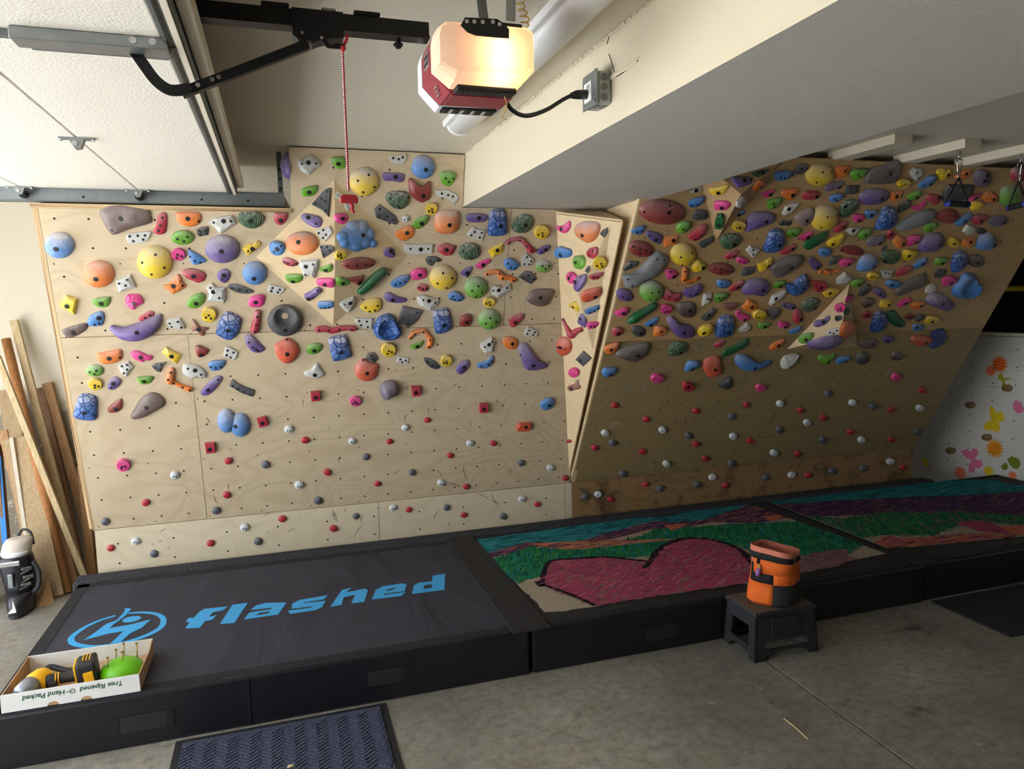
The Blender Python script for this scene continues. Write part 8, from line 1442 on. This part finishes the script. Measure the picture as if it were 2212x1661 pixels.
def disc(name, r, mats):
    n = 12; m = MB(); m.cur = 0
    m.add([(r*math.cos(2*PI*k/n), r*math.sin(2*PI*k/n), .0004) for k in range(n)]+[(r*.62*math.cos(2*PI*k/n), r*.62*math.sin(2*PI*k/n), .0012) for k in range(n)], [(k, (k+1) % n, n+(k+1) % n, n+k) for k in range(n)])
    m.cur = 1; m.add([(r*.62*math.cos(2*PI*k/n), r*.62*math.sin(2*PI*k/n), .0012) for k in range(n)]+[(r*.3*math.cos(2*PI*k/6), r*.3*math.sin(2*PI*k/6), .0008) for k in range(n)], [(k, (k+1) % n, n+(k+1) % n, n+k) for k in range(n)]+[tuple(range(n, n+6))])
    o = m.build(name, mats); me = o.data; bpy.data.objects.remove(o); return me
BIG = disc('bolt', .0125, ['bolt_black', 'bolt_black']); SMALL = disc('screw_hole', .0068, ['bolt_black', 'bolt_black']); TINY = disc('screw_hole', .0045, ['bolt_black', 'bolt_black'])
CW = dict(bl='light blue', db='deep blue', ro='red-orange', ye='yellow', gr='green', gt='dark green', pu='purple', pk='pink', re='crimson', mr='brick red', br='brown', bd='dark brown', bw='reddish brown', gp='dusty purple-grey',
          gb='grey-brown', pb='pinkish brown', nb='navy blue', wh='white', gc='grey', rc='red', bt='tan', dg='dark green', gy='pale grey', dk='black', gs='grey'); CW['or'] = 'orange'
NW = dict(dome='round dome', jug='jug', slab='rounded hold', rock='angular hold', plate='flat plate', cup='round cup', horn='horn', tube='bar', cube='cube', brain='rippled hold', scale='cobbled hold', shell='shell', donut='donut', pocket='pocket', wing='ribbed hold', multi='cluster', chip='foot chip')
WW = dict(A='left wall', B='right wall', K='kickboard', M='mural half wall', SL='left wall', SU='left wall'); 
def wall_of(pl, x):
    if pl == 'K': return 'left kickboard' if x < 1.92 else 'right kickboard'
    if pl[0] == 'D': return 'diamond volume'
    if pl[0] == 'W': return 'tall wedge volume'
    if pl[:2] == 'V1': return 'volume under the beam'
    if pl[:2] == 'V2': return 'triangular volume'
    return WW[pl]
CHALK = dict(dome=1.0, jug=.32, slab=.45, rock=.35, plate=.3, cup=.4, horn=.6, tube=.35, cube=.1, brain=.6, scale=.9, shell=.3, donut=.35, pocket=.4, wing=.35, multi=.9, chip=.1)
H = []
for li, ln in enumerate(HOLDS.strip().split('\n')):
    pln, col, kind, noun, hh, sh, ctr, body, bl = ln.split(';')
    u, v = [float(a)/1e3 for a in ctr.split(',')]; h = max(.008, float(hh)/1e3); fr = FRM[pln]
    V, F, smooth = hold_mesh(kind, sh, body, h, li)
    nm = 'foot_chip' if kind == 'chip' else 'climbing_hold'
    me = bpy.data.meshes.new(nm); me.from_pydata(V, [], F)
    mk = 'hold_'+({'db': 'db'}.get(col, col)); me.materials.append(M[mk])
    bm = bmesh.new(); bm.from_mesh(me); bmesh.ops.recalc_face_normals(bm, faces=bm.faces); bm.to_mesh(me); bm.free()
    if smooth: me.shade_smooth(); me.set_sharp_from_angle(angle=.75 if kind == 'cup' else 1.2)
    o = bpy.data.objects.new(nm, me); COL.objects.link(o); o.matrix_world = fr.mat(u, v)
    ck = CHALK[kind]*random.uniform(.45, .95)*(1.0 if pln != 'B' else .8)
    if col in ('pk', 'gt', 'nb'): ck *= .35
    if col == 'mr': ck *= .5
    o.color = (1, 1, 1, min(1, ck))
    bv = BVHTree.FromPolygons(V, F)
    for b in bl.split():
        bx_, by_ = [float(a)/1e3 for a in b[1:].split(',')]
        hit = bv.ray_cast(Vector((bx_, by_, 1)), Vector((0, 0, -1)))
        if hit[0] is None: continue
        nz = hit[1] if hit[1].z > 0 else -hit[1]; nz = nz.normalized().lerp(Vector((0,0,1)), .35).normalized()
        mesh = TINY if kind == 'chip' else BIG if b[0] == 'L' else SMALL
        q = bpy.data.objects.new('bolt' if b[0] == 'L' else 'screw_hole', mesh); COL.objects.link(q); q.parent = o
        q.location = hit[0]+nz*.0006; q.rotation_euler = nz.to_track_quat('Z', 'Y').to_euler()
    if kind == 'donut':
        q = disc('wood_disc', .018, ['maple_ply', 'maple_ply']); w_ = bpy.data.objects.new('see_through_hole', q); COL.objects.link(w_); w_.parent = o; w_.location = V[-1][0], V[-1][1], V[-1][2]+.001
    if kind == 'pocket':
        g = Vector((-.006 if col == 'ro' else .004, .0 if col == 'ro' else -.012, 1)); ht = bv.ray_cast(g, Vector((0,0,-1)))
        m = MB().lathe((0,0,0), [(.011,.0006),(.009,.0012),(.001,.001)], 16)
        w_ = m.build('pocket_recess', 'hole_dark'); w_.parent = o; w_.location = ht[0]+Vector((0,0,.001)); w_.scale = (1,2.0,1) if col == 'ro' else (1.7,1.2,1)
        w_.rotation_euler = (ht[1] if ht[1].z > 0 else -ht[1]).to_track_quat('Z', 'Y').to_euler()
    R = max(max(abs(p[0]) for p in V), max(abs(p[1]) for p in V))
    cw = CW[col]; nn = noun or NW[kind]
    if nn.split()[-1] not in ('hold', 'chip', 'cube', 'jug', 'cup', 'sloper', 'volume'): nn += ' hold'
    sz = '' if noun else ('large ' if R > .085 else 'small ' if R < .034 else '')
    d = sz+nn if any(c in nn.split() for c in cw.split()[-1:]) else (nn.split()[0]+' '+cw+' '+' '.join(nn.split()[1:]) if noun and nn.split()[0] in ('large', 'long', 'big', 'tall', 'upright') else sz+cw+' '+nn)
    p3 = fr.pt(u, v, h*.5); dd = p3-Vector((0,0,1.75)); zz = dd.dot(fw)
    H.append(dict(o=o, d=d, w=wall_of(pln, u if pln in 'ABK' else p3.x), x=dd.dot(rr)/zz, y=dd.dot(uu)/zz, kind=kind, chip=kind == 'chip'))
# labels: what the hold looks like, then the easiest neighbour to find it by
cnt = {}
for q in H: cnt[q['d']] = cnt.get(q['d'], 0)+1
ORD = ['first','second','third','fourth','fifth','sixth','seventh','eighth','ninth','tenth','eleventh','twelfth','thirteenth','fourteenth','fifteenth','sixteenth','seventeenth','eighteenth','nineteenth','twentieth']
def rel(a, b):
    an = math.degrees(math.atan2(a['y']-b['y'], a['x']-b['x'])) % 360
    return ['right of','above and right of','above','above and left of','left of','below and left of','below','below and right of'][int(((an+22.5) % 360)//45)]
used = set()
for q in H:
    o = q['o']; lab = None
    if cnt[q['d']] == 1: lab = '%s on the %s' % (q['d'], q['w'])
    elif not q['chip']:
        near = sorted((k for k in H if cnt[k['d']] == 1), key=lambda k: (k['x']-q['x'])**2+(k['y']-q['y'])**2)[:9]
        for k in near:
            r_ = rel(q, k); di = math.hypot(k['x']-q['x'], k['y']-q['y'])
            if di > .16: continue
            if any(z is not q and z['d'] == q['d'] and rel(z, k) == r_ and math.hypot(k['x']-z['x'], k['y']-z['y']) < di*2.2+.02 for z in H): continue
            lab = '%s %s the %s' % (q['d'], r_, k['d'])
            if len(lab.split()) <= 16 and lab not in used: break
            lab = None
    if lab is None or lab in used:
        peers = sorted((k for k in H if k['d'] == q['d'] and k['w'] == q['w']), key=lambda k: k['x']); i = peers.index(q)
        if len(peers) == 1: lab = 'the only %s on the %s' % (q['d'], q['w'])
        else:
            nth = ORD[i] if i <= len(peers)//2 else ORD[len(peers)-1-i]; side = 'left' if i <= len(peers)//2 else 'right'
            nth = {'first': side+'most'}.get(nth, nth+' from '+side)
            lab = '%s on the %s, %s of its kind there' % (q['d'], q['w'], nth)
    used.add(lab); tag(o, lab, 'foot chip' if q['chip'] else 'climbing hold', ('foot chips on the ' if q['chip'] else 'climbing holds on the ')+q['w'])
